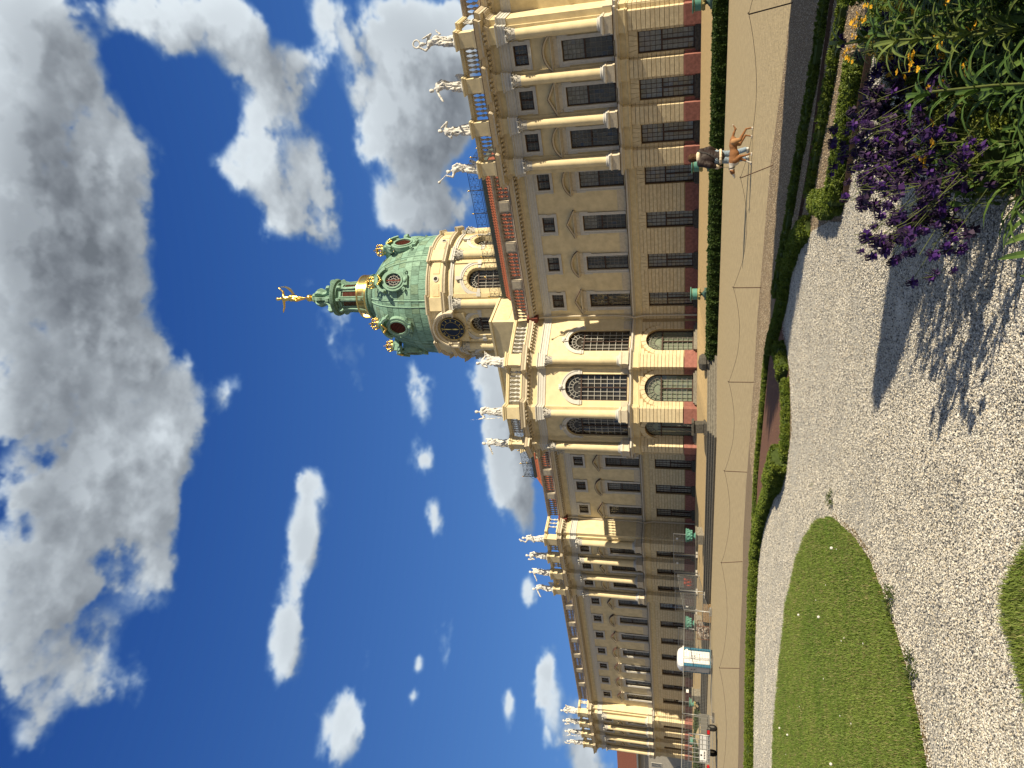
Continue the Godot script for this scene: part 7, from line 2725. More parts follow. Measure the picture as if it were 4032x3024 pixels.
func columbine_flower(hue: float) -> Geo:
	var g := Geo.new()
	var rr := RandomNumberGenerator.new()
	rr.seed = int(hue * 100)
	g.use_col = true
	# nodding bell: five broad sepals, five spurred petals
	for i in 5:
		var a := TAU * i / 5.0
		var d := V(sin(a), 0, cos(a))
		var s := V(cos(a), 0, -sin(a))
		g.col = Color(0.034 * (0.5 + 0.5 * hue), 0.013, 0.075 * hue)
		g.quad(d * 0.1 + V(0, 0.1, 0), d * 0.6 + s * 0.38 + V(0, -0.10, 0), d * (1.15 * rr.randf_range(0.75, 1.2)) + V(0, rr.randf_range(-0.6, 0.1), 0), d * 0.6 - s * 0.38 + V(0, -0.10, 0))
		var a2 := a + TAU / 10.0
		var d2 := V(sin(a2), 0, cos(a2))
		var s2 := V(cos(a2), 0, -sin(a2))
		g.col = Color(0.055 * (0.5 + 0.5 * hue), 0.020, 0.110 * hue)
		g.quad(d2 * 0.16 - s2 * 0.18 + V(0, 0.1, 0), d2 * 0.16 + s2 * 0.18 + V(0, 0.1, 0), d2 * 0.5 + s2 * 0.30 + V(0, -0.75, 0), d2 * 0.5 - s2 * 0.30 + V(0, -0.75, 0))
		g.col = Color(0.030, 0.012, 0.055)
		g.tube([d2 * 0.25 + V(0, 0.0, 0), d2 * 0.40 + V(0, 0.4, 0), d2 * 0.30 + V(0, 0.72, 0), d2 * 0.10 + V(0, 0.70, 0)], [0.12, 0.09, 0.06, 0.05], 4)
	g.col = Color(0.30, 0.26, 0.10)
	for i in 4: g.tube([V(0, 0, 0), V(0.06 * cos(i * 1.6), -0.7, 0.06 * sin(i * 1.6))], 0.03, 3)
	return g

func strap_leaf(l: float, w: float, arch: float) -> Geo:
	var g := Geo.new()
	var prev := []
	for k in 7:
		var t := k / 6.0
		var p := V(0, l * (t - arch * 0.5 * t * t * t), l * arch * t * t)
		var ww := w * (0.5 + 1.2 * t) * (1.0 - pow(t, 3.0))
		var q := [p + V(-ww, 0.0, 0), p + V(0, -ww * 0.35, 0.0), p + V(ww, 0.0, 0)]
		if k > 0:
			g.quad(prev[0], prev[1], q[1], q[0])
			g.quad(prev[1], prev[2], q[2], q[1])
		prev = q
	return g

func build_garden() -> void:
	var box_a := Color(0.075, 0.125, 0.016)
	var box_b := Color(0.175, 0.225, 0.032)
	var GB := "clipped box hedges"
	hedge("box_hedge", "long low box hedge curving along the far edge of the white gravel", GB, [15.6, 44.8, 16.8, 43.6, 18.2, 42.4, 19.4, 41.35, 20.33, 40.65, 21.7, 39.8, 22.9, 39.33, 24.0, 38.95, 25.1, 39.1], 0.38, 0.20, 2300, 0.034, box_a, box_b)
	hedge("box_hedge", "very low box edging on the path side of the reddish planting bed", GB, [24.0, 37.95, 25.0, 37.6, 26.0, 37.5, 27.5, 37.62, 28.6, 37.62, 29.6, 38.0], 0.20, 0.09, 3000, 0.032, box_a, box_b)
	hedge("box_hedge", "low box hedge joining the long row to the plump tuft by the reddish bed", GB, [25.1, 39.1, 26.2, 39.55, 27.2, 40.05, 28.2, 40.65], 0.34, 0.20, 2400, 0.034, box_a, box_b)
	hedge("box_hedge", "plump high tuft of box at the shaded corner of the reddish bed", GB, [28.2, 40.65, 28.8, 41.0, 29.35, 41.2], 0.44, 0.29, 2400, 0.034, box_a, box_b)
	hedge("box_hedge", "low box edging on the gravel side of the reddish planting bed", GB, [29.35, 41.2, 29.8, 41.12, 30.15, 40.85, 30.35, 40.5], 0.28, 0.12, 3000, 0.032, box_a, box_b)
	hedge("box_hedge", "rounded box tuft closing the sunny end of the reddish planting bed", GB, [30.4, 40.35, 30.5, 40.0, 30.35, 39.6], 0.38, 0.18, 2600, 0.034, box_a, box_b)
	hedge("box_hedge", "shaded curved box row bordering the white gravel's far corner", GB, [29.5, 38.3, 30.4, 38.9, 31.3, 39.45, 32.0, 39.62, 32.8, 40.25, 33.35, 40.95], 0.30, 0.15, 2600, 0.034, box_a, box_b)
	hedge("box_hedge", "sparse shaded box row nearest the sandy path", GB, [30.6, 38.1, 31.6, 38.6, 32.6, 39.1, 33.7, 39.5, 35.2, 40.2, 36.6, 40.6, 38.5, 41.0], 0.22, 0.10, 1900, 0.034, box_a, box_b, 0.0, "hedge", 0.3)
	hedge("box_hedge", "sparse shaded box row between the steel edging and the sunlit bend", GB, [33.7, 40.75, 34.5, 41.05, 35.6, 41.45, 37.0, 41.8], 0.20, 0.09, 1900, 0.034, box_a, box_b, 0.0, "hedge", 0.3)
	hedge("box_hedge", "bright sunlit bend of box hedge beside the rusty edging strip", GB, [33.95, 41.55, 34.12, 41.95, 34.3, 42.4, 34.55, 42.72, 35.0, 42.78, 35.5, 42.82, 35.9, 42.86], 0.30, 0.18, 3200, 0.026, box_a, box_b)
	hedge("box_hedge", "darker box hedge rising behind the yellow flowers", GB, [36.5, 42.9, 37.2, 43.0, 38.5, 43.2], 0.6, 0.36, 2200, 0.032, box_a, box_b)
	hedge("box_hedge", "low yellowish box edging along the flower bed under the columbines", GB, [36.42, 43.7, 36.42, 44.6, 36.40, 45.6, 36.42, 46.6], 0.34, 0.22, 3600, 0.022, Color(0.10, 0.14, 0.02), Color(0.22, 0.25, 0.04))
	hedge("ivy_hedge", "dark leafy ivy hedge along the foot of the terrace behind the woman", "", [8.9, 9.75, 14, 9.75, 22, 9.75, 30, 9.75, 42, 9.75], 0.9, 0.70, 420, 0.115, Color(0.022, 0.055, 0.012), Color(0.075, 0.12, 0.028))
	hedge("shrub_bank", "dark clipped shrubs behind the far end of the steps", "", [-33.0, 12.6, -38.0, 12.7, -48.0, 12.8], 1.2, 1.1, 120, 0.2, Color(0.018, 0.045, 0.010), Color(0.05, 0.085, 0.020), 0.0, "shrubs")
	hedge("yew_hedge", "tall dark yew hedge at the foot of the distant house", "", [-68.5, 4.0, -74, 5.0, -84, 6.0], 3.0, 6.4, 26, 0.5, Color(0.012, 0.030, 0.010), Color(0.03, 0.055, 0.015))
	bare_tree()
	yew_cone("dark clipped yew cone standing in the brown gravel on the sunny side", V(47.0, 0, 39.9), 8.4, 3.3, 0.26, 4200)
	yew_cone("small clipped yew cone inside the flower bed on the sunny side", V(39.3, 0, 45.62), 2.45, 0.66, 0.09, 3000)
	# rusty edging strip
	var g := Geo.new()
	g.sweep(pv([34.6, 43.02, 35.2, 43.04, 36.25, 43.22]), pv([-0.005, 0.0, 0.005, 0.0, 0.005, 0.07, -0.005, 0.07]))
	tag(obj("steel_edging", g.mesh(), M.steel_edge), "thin rusty steel edging strip between box hedge and white gravel", "edging")
	g = Geo.new()
	g.sweep(pv([32.6, 39.9, 34.0, 40.45, 36.0, 40.8, 39.0, 41.2]), pv([-0.005, 0.0, 0.005, 0.0, 0.005, 0.05, -0.005, 0.05]))
	tag(obj("steel_edging", g.mesh(), M.steel_edge), "thin steel edging strip among the shaded brown gravel", "edging")
	flower_bed()
	# weeds and leaves lying about the gravel
	var r := RandomNumberGenerator.new()
	r.seed = 8
	for q in [[31.75, 44.40], [32.98, 46.6], [33.08, 47.2]]:
		var xs := []
		var cs := []
		for i in 26:
			xs.append(Transform3D(Basis(V(0, 1, 0), r.randf() * TAU).scaled(Vector3.ONE * r.randf_range(0.015, 0.035)), V(r.randf_range(-0.09, 0.09), r.randf_range(0.01, 0.05), r.randf_range(-0.09, 0.09))))
			cs.append(Color(0.05, 0.08, 0.02).lerp(Color(0.09, 0.12, 0.03), r.randf()))
		var t := thing("weed_tuft", "small green weed tuft in the gravel at the lawn's edge", "weed", V(q[0], 0.01, q[1]), 0.0, "weeds in the gravel")
		multi("leaves", sprig_mesh(90, 8, 1.0, 0.2), M.leaf, xs, cs, t)

func yew_cone(label: String, at: Vector3, H: float, R: float, leaf: float, count: int) -> void:
	# stand outside the frame on the sunny side; their shadows lie across the gravel
	var t := thing("yew_cone", label, "topiary", at, 0.0, "clipped yew cones")
	var prof := PackedVector2Array()
	for i in 13: prof.append(Vector2(R * sqrt(1.0 - i / 12.0), H * i / 12.0))
	var g := Geo.new()
	g.lathe(prof, 20)
	obj("light_block_core", g.mesh(), M.hedge_core, t)  # solid body added under the foliage so that light cannot pass
	var xs := []
	var cs := []
	var r := RandomNumberGenerator.new()
	r.seed = 14
	for i in count:
		var y := H * (1.0 - pow(r.randf(), 0.66))
		var rad := R * 1.03 * sqrt(1.0 - y / H) + r.randf_range(-0.4, 0.4) * leaf
		var a := r.randf() * TAU
		xs.append(Transform3D(Basis(V(r.randf_range(-1, 1), r.randf_range(-1, 1), r.randf_range(-1, 1)).normalized(), r.randf() * TAU).scaled(Vector3.ONE * leaf), V(sin(a) * rad, y, cos(a) * rad)))
		cs.append(Color(0.02, 0.045, 0.012))
	multi("foliage", sprig_mesh(71, 9, 1.0, 0.26), M.leaf, xs, cs, t)

func bare_tree() -> void:
	var t := thing("young_tree", "thinly leafed dark tree in front of the distant house", "tree", V(-66.5, 0, 9.0))
	var r := RandomNumberGenerator.new()
	r.seed = 6
	var g := Geo.new()
	g.tube([V(0, 0, 0), V(0.1, 2.0, 0), V(0.0, 4.2, 0.1)], [0.22, 0.17, 0.12], 7)
	obj("trunk", g.mesh(), M.bark, t)
	var b := Geo.new()
	var xs := []
	var cs := []
	for i in 26:
		var a := r.randf() * TAU
		var y0 := r.randf_range(2.8, 4.2)
		var d := V(sin(a), 0, cos(a))
		var e := V(0, y0, 0) + d * r.randf_range(1.0, 2.4) + V(0, r.randf_range(1.4, 3.6), 0)
		var m := V(0, y0, 0).lerp(e, 0.5) + d * 0.25
		b.tube([V(0, y0, 0), m, e], [0.07, 0.045, 0.015], 5)
		for k in 6:
			var s := m.lerp(e, k / 5.0)
			var tip := s + V(r.randf_range(-0.6, 0.6), r.randf_range(0.1, 0.7), r.randf_range(-0.6, 0.6))
			b.tube([s, tip], [0.018, 0.006], 3)
			for q in 3:
				xs.append(Transform3D(Basis(V(r.randf(), 1, r.randf()).normalized(), r.randf() * TAU).scaled(Vector3.ONE * r.randf_range(0.12, 0.22)), s.lerp(tip, r.randf())))
				cs.append(Color(0.02, 0.028, 0.012))
	obj("limbs", b.mesh(), M.bark, t)
	multi("crown", sprig_mesh(72, 8, 1.0, 0.24), M.leaf, xs, cs, t)

func flower_bed() -> void:
	var r := RandomNumberGenerator.new()
	r.seed = 31
	var fms := [columbine_flower(1.0).mesh(), columbine_flower(0.55).mesh(), columbine_flower(1.6).mesh()]
	var spots := []
	for i in 40:
		spots.append([r.randf_range(36.12, 36.75), r.randf_range(45.2, 46.85)])
	for i in spots.size():
		var p: Array = spots[i]
		var t := thing("columbine", "dark purple columbine with nodding flowers on long thin stems", "flower", V(p[0], 0.02, p[1]), 0.0, "purple columbines at the edge of the bed")
		var lean := V(-0.9, 0, 0.25) * r.randf_range(0.2, 0.9)
		var st := Geo.new()
		var lf := Geo.new()
		for k in r.randi_range(2, 4):
			var h := r.randf_range(0.30, 0.66)
			var a := r.randf() * TAU
			var d := V(sin(a), 0, cos(a))
			# the stems lean out over the gravel
			var top := d * r.randf_range(0.05, 0.2) + lean * r.randf_range(0.1, 0.45) + V(0, h, 0)
			st.tube([V(0, 0, 0), d * 0.03 + V(0, h * 0.5, 0), top - V(0, 0.03, 0), top + d * 0.02 + V(0, 0.012, 0), top + d * 0.045], 0.0019, 4)
			for e in r.randi_range(3, 6):
				var o := V(0, 0, 0) if e == 0 else V(r.randf_range(-0.08, 0.08), -r.randf_range(-0.03, 0.15), r.randf_range(-0.08, 0.08))
				var fp := top + d * 0.045 + o
				if e > 0: st.tube([top + V(0, o.y - 0.05, 0), fp + V(0, 0.03, 0)], 0.0018, 3)
				obj("flower", fms[r.randi() % 3], M.petal, t, Transform3D(Basis(V(0, 1, 0), r.randf() * TAU) * Basis(V(1, 0, 0), r.randf_range(-0.9, 0.9)).scaled(Vector3.ONE * r.randf_range(0.026, 0.042)), fp - V(0, 0.02, 0)))
			for e in 3: # small leaflets on the stem
				var y := h * r.randf_range(0.15, 0.6)
				var q := strap_leaf(r.randf_range(0.04, 0.07), 0.014, 0.6)
				lf.add(q, Transform3D(Basis(V(0, 1, 0), r.randf() * TAU), d * 0.02 + V(0, y, 0)))
		obj("stems", st.mesh(), M.stalk, t)
		obj("leaves", lf.mesh(), M.leaf_green, t)
	# lily-like plants with whorls of strap leaves
	for i in 34:
		var px := r.randf_range(36.80, 37.75)
		var pz := r.randf_range(44.7, 47.1)
		var h := r.randf_range(0.45, 0.72) - maxf(0.0, pz - 46.4) * 0.12
		var t := thing("lily_plant", "leafy lily stem with whorls of bright strap leaves in the bed", "plant", V(px, 0.02, pz), r.randf() * TAU, "leafy lilies crowding the bed")
		var st := Geo.new()
		st.tube([V(0, 0, 0), V(0.01, h * 0.6, 0.01), V(0.0, h, 0.02)], 0.006, 5)
		obj("stem", st.mesh(), M.stalk, t)
		var lf := Geo.new()
		for w in 6:
			var y := h * (0.2 + 0.16 * w)
			for k in 7:
				var q := strap_leaf(r.randf_range(0.16, 0.26) * (1.1 - 0.08 * w), 0.011, r.randf_range(0.5, 0.95))
				lf.add(q, Transform3D(Basis(V(0, 1, 0), TAU * k / 7.0 + r.randf() * 0.4) * Basis(V(1, 0, 0), r.randf_range(0.2, 0.7)), V(0, y, 0)))
		obj("leaves", lf.mesh(), M.leaf_green if i % 3 else M.leaf_lime, t)
	# yellow wallflowers
	for i in 15:
		var t := thing("wallflower", "yellow wallflower with small four-petalled blooms at the hedge side of the bed", "flower", V(r.randf_range(36.42, 36.95), 0.02, r.randf_range(44.2, 46.6)), r.randf() * TAU, "yellow wallflowers")
		var h := r.randf_range(0.26, 0.44)
		var st := Geo.new()
		var lf := Geo.new()
		for k in 4:
			var a := r.randf() * TAU
			st.tube([V(0, 0, 0), V(sin(a) * 0.05, h * 0.6, cos(a) * 0.05), V(sin(a) * 0.09, h, cos(a) * 0.09)], 0.003, 4)
			for e in 5: lf.add(strap_leaf(0.06, 0.008, 0.6), Transform3D(Basis(V(0, 1, 0), r.randf() * TAU), V(sin(a) * 0.05, h * r.randf_range(0.2, 0.85), cos(a) * 0.05)))
			for e in 3:
				var fl := Geo.new()
				for pz in 4:
					var b := TAU * pz / 4.0
					var d := V(sin(b), 0.15, cos(b))
					var s := V(cos(b), 0, -sin(b))
					fl.quad(V(0, 0, 0), d * 0.011 + s * 0.008, d * 0.019, d * 0.011 - s * 0.008)
				obj("bloom", fl.mesh(), M.yellow_petal, t, Transform3D(Basis(V(1, 0, 0), r.randf_range(-0.9, 0.9)) * Basis(V(0, 1, 0), r.randf() * TAU), V(sin(a) * 0.09 + r.randfn(0, 0.014), h + r.randfn(0, 0.014), cos(a) * 0.09 + r.randfn(0, 0.014))))
		obj("stems", st.mesh(), M.stalk, t)
		obj("leaves", lf.mesh(), M.leaf_green, t)
	# low foliage that fills the bed
	var xs := []
	var cs := []
	for i in 5200:
		var x := r.randf_range(36.30, 38.8)
		var z := r.randf_range(43.6, 48.1)
		var l := r.randf_range(0.12, 0.34)
		xs.append(Transform3D(Basis(V(0, 1, 0), r.randf() * TAU) * Basis(V(1, 0, 0), r.randf_range(0.0, 0.6)).scaled(V(l, l, l)), V(x, 0.01, z)))
		var c := Color(0.05, 0.105, 0.022).lerp(Color(0.12, 0.19, 0.045), r.randf())
		cs.append(c)
	var o := multi("bed_foliage", strap_leaf(1.0, 0.05, 0.7).mesh(), M.leaf, xs, cs)
	tag(o, "dense green leaves filling the flower bed around the stems", "foliage", "", "stuff")

# ---------------------------------------------------------------- woman and dog
func finger_set(F: Field, palm: Vector3, dir: Vector3, across: Vector3, curl: Vector3) -> void:
	F.cap(palm - dir * 0.03, palm + dir * 0.035, 0.022, 0.024, 0.012, 0, V(1, 1, 1))
	for i in 4:
		var b := palm + dir * 0.04 + across * (i - 1.5) * 0.019
		var l: float = [0.032, 0.038, 0.036, 0.028][i]
		var m := b + dir * l + curl * 0.006
		F.cap(b, m, 0.0092, 0.0085, 0.004)
		F.cap(m, m + (dir * 0.6 + curl * 0.8).normalized() * l * 0.9, 0.0085, 0.0072, 0.004)
	var tb := palm - dir * 0.01 - across * 0.028
	F.cap(tb, tb + (dir * 0.7 - across * 0.5).normalized() * 0.035, 0.011, 0.0095, 0.006)
	F.cap(tb + (dir * 0.7 - across * 0.5).normalized() * 0.035, tb + dir * 0.055 - across * 0.022 + curl * 0.012, 0.0095, 0.008, 0.004)

func build_living() -> void:
	woman()
	dog()

func woman() -> void:
	# she faces +z in her own axes and walks away to the left
	var t := thing("person", "person in dark brown shearling jacket and pale jeans walking with a dog", "person", V(29.90, 0.0, 29.15), deg_to_rad(232.0))
	var skin := Color(0.50, 0.31, 0.22)
	var lo := V(-0.42, -0.02, -0.45)
	var hi := V(0.42, 1.75, 0.5)
	# joints
	var hipL := V(0.09, 0.88, 0.0)
	var hipR := V(-0.09, 0.88, 0.0)
	var kneeL := V(0.10, 0.47, 0.10)
	var ankL := V(0.10, 0.09, -0.02)
	var kneeR := V(-0.10, 0.47, 0.03)
	var ankR := V(-0.10, 0.09, -0.14)
	var shL := V(0.185, 1.36, -0.01)
	var shR := V(-0.185, 1.36, -0.01)
	var elL := V(0.27, 1.10, -0.02)
	var haL := V(0.27, 0.88, 0.09)
	var elR := V(-0.27, 1.10, 0.0)
	var haR := V(-0.24, 0.90, 0.13)
	var B := Field.new(lo, hi, 0.0125)
	B.cap(hipL, kneeL, 0.078, 0.052, 0.03)
	B.cap(kneeL, ankL, 0.052, 0.036, 0.02)
	B.cap(ankL, ankL + V(0, -0.05, 0.13), 0.036, 0.032, 0.02)
	B.cap(hipR, kneeR, 0.078, 0.052, 0.03)
	B.cap(kneeR, ankR, 0.052, 0.036, 0.02)
	B.cap(ankR, ankR + V(0, -0.05, 0.13), 0.036, 0.032, 0.02)
	B.cap(hipL, hipR, 0.10, 0.10, 0.04)
	B.cap(V(0, 0.92, 0), V(0, 1.30, 0), 0.11, 0.12, 0.06)
	B.cap(shL, shR, 0.06, 0.06, 0.05)
	B.cap(V(0, 1.34, -0.01), V(0, 1.49, 0.01), 0.06, 0.048, 0.03)
	B.cap(shL, elL, 0.05, 0.042, 0.03)
	B.cap(elL, haL, 0.042, 0.027, 0.02)
	B.cap(shR, elR, 0.05, 0.042, 0.03)
	B.cap(elR, haR, 0.042, 0.027, 0.02)
	obj("body", B.mesh([skin]), M.skin, t)
	# head with a face, turned slightly down
	var H := Field.new(V(-0.13, 1.43, -0.14), V(0.13, 1.75, 0.18), 0.0065)
	H.cap(V(0, 1.60, -0.005), V(0, 1.62, -0.02), 0.088, 0.09, 0.02)
	H.cap(V(0, 1.54, 0.025), V(0, 1.52, 0.05), 0.066, 0.038, 0.03)
	H.cap(V(0, 1.60, 0.088), V(0, 1.570, 0.108), 0.009, 0.014, 0.012)
	H.cap(V(-0.02, 1.533, 0.086), V(0.02, 1.533, 0.086), 0.008, 0.008, 0.006)
	for s: float in [-1.0, 1.0]:
		H.cap(V(s * 0.032, 1.605, 0.074), V(s * 0.034, 1.605, 0.075), 0.014, 0.014, 0.006)
		H.cap(V(s * 0.02, 1.628, 0.082), V(s * 0.05, 1.628, 0.072), 0.009, 0.008, 0.01)
		H.cap(V(s * 0.090, 1.59, -0.005), V(s * 0.094, 1.57, -0.008), 0.017, 0.012, 0.008)
	H.cap(V(0, 1.47, 0.0), V(0, 1.53, 0.01), 0.047, 0.047, 0.02)
	obj("head", H.mesh([skin]), M.skin, t)
	var hair := Field.new(V(-0.18, 1.36, -0.22), V(0.18, 1.75, 0.14), 0.0105)
	hair.cap(V(0, 1.625, -0.025), V(0, 1.61, -0.04), 0.103, 0.106, 0.02)
	hair.cap(V(0, 1.60, -0.06), V(0.0, 1.49, -0.085), 0.085, 0.060, 0.04, 0, V(1.25, 1, 0.9))
	for s: float in [-1.0, 1.0]:
		hair.cap(V(s * 0.07, 1.63, -0.01), V(s * 0.088, 1.45, -0.04), 0.05, 0.032, 0.03)
	var nz := FastNoiseLite.new()
	nz.seed = 3
	nz.frequency = 1.0
	hair.ripple(nz, 0.022, V(40, 5, 40), 1.3, 1.75)
	obj("hair", hair.mesh([Color(0.075, 0.036, 0.018)]), M.fur, t)
	for q in [[haL, (haL - elL).normalized(), 1.0], [haR, (haR - elR).normalized(), -1.0]]:
		var c: Vector3 = q[0]
		var HF := Field.new(c - Vector3.ONE * 0.13, c + Vector3.ONE * 0.14, 0.005)
		HF.cap(c - q[1] * 0.08, c, 0.026, 0.024, 0.01)
		finger_set(HF, c + q[1] * 0.045, q[1], V(0, 0, 1).cross(q[1]).normalized().cross(q[1]) * -1.0 if false else q[1].cross(V(1, 0, 0)).normalized(), V(-q[2], 0, 0))
		obj("hand", HF.mesh([skin]), M.skin, t)
	# jacket
	var J := Field.new(V(-0.46, 0.70, -0.34), V(0.46, 1.55, 0.36), 0.0135)
	J.cap(V(0, 0.84, 0.0), V(0, 1.18, -0.01), 0.168, 0.165, 0.05, 0, V(1.18, 1, 0.86))
	J.cap(V(0, 1.12, -0.01), V(0, 1.32, -0.015), 0.168, 0.145, 0.06, 0, V(1.2, 1, 0.85))
	J.cap(shL, shR, 0.098, 0.098, 0.06)
	J.cap(shL, elL, 0.098, 0.088, 0.04)
	J.cap(elL, haL - (haL - elL).normalized() * 0.03, 0.088, 0.066, 0.03)
	J.cap(shR, elR, 0.098, 0.088, 0.04)
	J.cap(elR, haR - (haR - elR).normalized() * 0.03, 0.088, 0.066, 0.03)
	nz.frequency = 1.0
	nz.fractal_octaves = 3
	J.ripple(nz, 0.012, V(6, 10, 6), 0.7, 1.5)
	obj("jacket", J.mesh([Color(0.022, 0.013, 0.012)]), M.leather, t)
	# cream fleece at collar, cuffs and hem
	var S := Field.new(V(-0.46, 0.68, -0.34), V(0.46, 1.60, 0.36), 0.0135)
	for i in 14:
		var a0 := TAU * i / 14.0
		var a1 := TAU * (i + 1) / 14.0
		S.cap(V(sin(a0) * 0.118, 1.415 - cos(a0) * 0.022, cos(a0) * 0.11 - 0.02), V(sin(a1) * 0.118, 1.415 - cos(a1) * 0.022, cos(a1) * 0.11 - 0.02), 0.052, 0.052, 0.015)
		S.cap(V(sin(a0) * 0.198, 0.80, cos(a0) * 0.148), V(sin(a1) * 0.198, 0.80, cos(a1) * 0.148), 0.036, 0.036, 0.015)
	for q in [[haL, elL], [haR, elR]]:
		var d: Vector3 = (q[0] - q[1]).normalized()
		S.cap(q[0] - d * 0.055, q[0] - d * 0.005, 0.074, 0.070, 0.01)
	nz.frequency = 1.0
	S.ripple(nz, 0.008, V(60, 60, 60), 0.6, 1.6)
	obj("fleece_trim", S.mesh([Color(0.68, 0.58, 0.43)]), M.cloth, t)
	# jeans and shoes
	var P := Field.new(V(-0.30, 0.06, -0.32), V(0.30, 1.0, 0.30), 0.0125)
	for q in [[hipL, kneeL, ankL], [hipR, kneeR, ankR]]:
		P.cap(q[0], q[1], 0.102, 0.078, 0.03)
		P.cap(q[1], q[2] + V(0, 0.03, 0), 0.078, 0.068, 0.03)
	P.cap(hipL + V(0, 0.04, 0), hipR + V(0, 0.04, 0), 0.118, 0.118, 0.05)
	P.ripple(nz, 0.014, V(10, 16, 10), 0.0, 0.8)
	obj("jeans", P.mesh([Color(0.22, 0.29, 0.36)]), M.cloth, t)
	var Q := Field.new(V(-0.26, -0.02, -0.34), V(0.26, 0.20, 0.30), 0.011)
	for q in [ankL, ankR]:
		Q.cap(q + V(0, -0.035, -0.02), q + V(0, -0.045, 0.13), 0.048, 0.042, 0.02)
		Q.cap(q + V(0, 0.01, -0.01), q + V(0, -0.03, 0.03), 0.046, 0.045, 0.02)
	obj("shoes", Q.mesh([Color(0.60, 0.60, 0.58)]), M.cloth, t)
	var bag := Geo.new()
	bag.tube([V(-0.13, 1.44, -0.13), V(-0.06, 1.25, -0.19), V(0.08, 1.02, -0.21), V(0.20, 0.88, -0.15)], 0.010, 5)
	obj("bag_strap", bag.mesh(), M.plastic_dark, t)

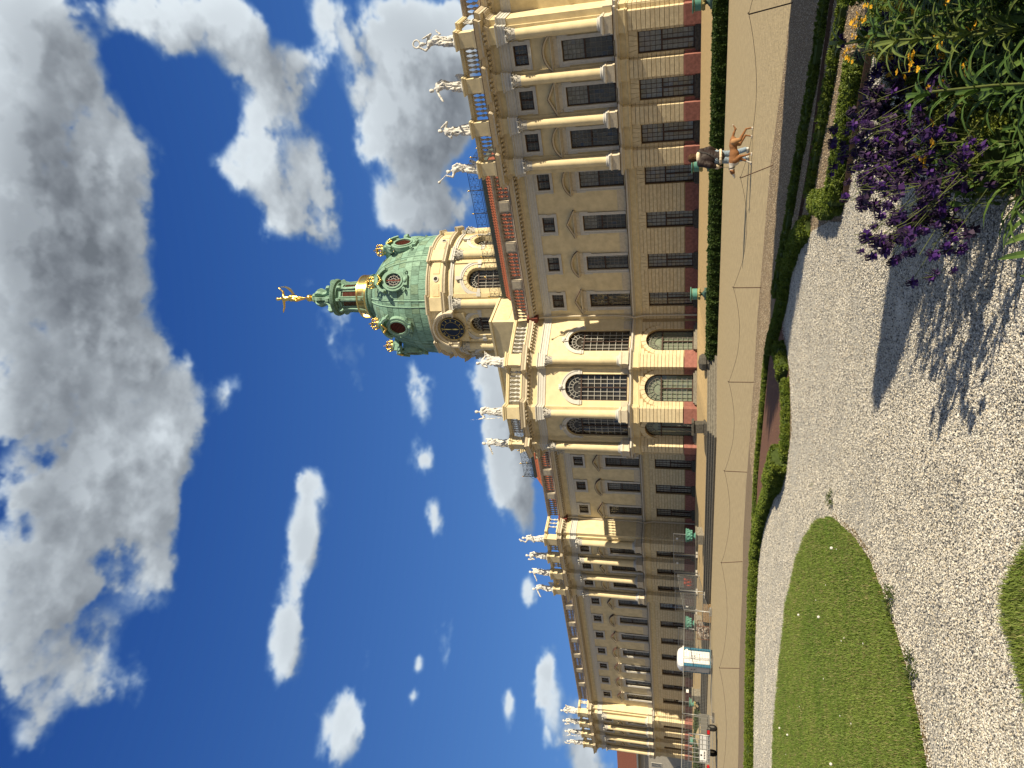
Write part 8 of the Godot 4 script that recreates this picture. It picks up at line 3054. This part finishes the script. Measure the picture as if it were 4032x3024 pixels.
func dog() -> void:
	# faces +z in its own axes
	var t := thing("dog", "brown and white dog on a lead walking beside the person with its head low", "dog", V(30.42, 0.0, 30.25), deg_to_rad(-70.0))
	var brown := Color(0.25, 0.115, 0.048)
	var white := Color(0.60, 0.57, 0.52)
	var dark := Color(0.02, 0.015, 0.012)
	var tan_ := Color(0.36, 0.20, 0.095)
	var F := Field.new(V(-0.2, -0.02, -0.78), V(0.2, 0.86, 0.80), 0.0125)
	# trunk: deep chest, tucked belly
	F.cap(V(0, 0.50, 0.20), V(0, 0.47, 0.04), 0.118, 0.112, 0.05, 0)
	F.cap(V(0, 0.44, 0.20), V(0, 0.46, 0.06), 0.108, 0.098, 0.05, 0)
	F.cap(V(0, 0.49, 0.04), V(0, 0.51, -0.22), 0.104, 0.086, 0.05, 0)
	F.cap(V(0, 0.51, -0.18), V(0, 0.51, -0.32), 0.100, 0.088, 0.05, 0)
	F.cap(V(0, 0.42, 0.27), V(0, 0.50, 0.28), 0.080, 0.09, 0.04, 1)
	# neck held low, head
	F.cap(V(0, 0.52, 0.28), V(0, 0.53, 0.44), 0.088, 0.066, 0.04, 1)
	F.cap(V(0, 0.525, 0.48), V(0, 0.51, 0.53), 0.070, 0.063, 0.03, 0)
	F.cap(V(0, 0.49, 0.56), V(0, 0.455, 0.66), 0.042, 0.028, 0.02, 1)
	F.cap(V(0, 0.462, 0.675), V(0, 0.458, 0.685), 0.018, 0.014, 0.006, 2)
	for s: float in [-1.0, 1.0]:
		# ears hang
		F.cap(V(s * 0.062, 0.565, 0.475), V(s * 0.088, 0.515, 0.50), 0.026, 0.018, 0.012, 0)
		F.cap(V(s * 0.088, 0.515, 0.50), V(s * 0.085, 0.47, 0.51), 0.019, 0.010, 0.01, 0)
		F.cap(V(s * 0.034, 0.535, 0.575), V(s * 0.035, 0.535, 0.578), 0.010, 0.010, 0.004, 2)
	# front legs: shoulder, elbow, wrist, paw
	for q in [[-1.0, 0.20, 0.245, 0.30, 0.315], [1.0, 0.17, 0.10, 0.06, 0.075]]:
		var x: float = q[0] * 0.075
		F.cap(V(x, 0.46, 0.22), V(x, 0.34, q[1] - 0.04), 0.066, 0.046, 0.03, 0)
		F.cap(V(x, 0.34, q[1] - 0.04), V(x, 0.17, q[2]), 0.044, 0.028, 0.02, 0)
		F.cap(V(x, 0.17, q[2]), V(x, 0.05, q[3]), 0.027, 0.021, 0.01, 0 if q[0] > 0 else 1)
		F.cap(V(x, 0.028, q[3]), V(x, 0.024, q[4] + 0.035), 0.026, 0.021, 0.01, 1)
	# hind legs: knee forward, hock back
	for q in [[-1.0, -0.30, -0.20, -0.42, -0.39], [1.0, -0.34, -0.32, -0.58, -0.60]]:
		var x: float = q[0] * 0.078
		F.cap(V(x, 0.50, -0.27), V(x, 0.34, q[2]), 0.084, 0.050, 0.03, 3)
		F.cap(V(x, 0.34, q[2]), V(x, 0.19, q[3]), 0.046, 0.025, 0.02, 0)
		F.cap(V(x, 0.19, q[3]), V(x, 0.05, q[4]), 0.024, 0.020, 0.01, 0)
		F.cap(V(x, 0.026, q[4]), V(x, 0.023, q[4] + 0.05), 0.025, 0.020, 0.01, 1)
	# tail
	F.cap(V(0, 0.54, -0.36), V(0, 0.50, -0.50), 0.036, 0.030, 0.03, 0)
	F.cap(V(0, 0.50, -0.50), V(0.01, 0.46, -0.60), 0.030, 0.027, 0.02, 0)
	F.cap(V(0.01, 0.46, -0.60), V(0.01, 0.52, -0.70), 0.027, 0.014, 0.02, 0)
	F.cap(V(0.01, 0.525, -0.705), V(0.01, 0.545, -0.72), 0.013, 0.008, 0.01, 1)
	var nz := FastNoiseLite.new()
	nz.frequency = 1.0
	F.ripple(nz, 0.006, V(30, 30, 12), 0.1, 0.7)
	obj("body", F.mesh([brown, white, dark, tan_]), M.fur, t)
	var c := Geo.new()
	var ring := []
	for i in 14: ring.append(V(sin(TAU * i / 14.0) * 0.078, 0.53 + cos(TAU * i / 14.0) * 0.082, 0.41 + cos(TAU * i / 14.0) * 0.02))
	c.tube(ring, 0.012, 5, true)
	obj("collar", c.mesh(), M.plastic_dark, t)
	# the lead runs from the collar to the person's hand
	var lead := thing("dog_lead", "thin dark lead between the person's hand and the dog's collar", "lead", Vector3.ZERO)
	var a := t.transform * V(0, 0.60, 0.40)
	var per := V(29.90, 0, 29.15) + Basis(Vector3.UP, deg_to_rad(232.0)) * V(0.27, 0.84, 0.12)
	var g := Geo.new()
	var pts := []
	for i in 11:
		var u := i / 10.0
		pts.append(a.lerp(per, u) - V(0, 0.08 * 4 * u * (1 - u), 0))
	g.tube(pts, 0.006, 5)
	obj("strap", g.mesh(), M.plastic_dark, lead)
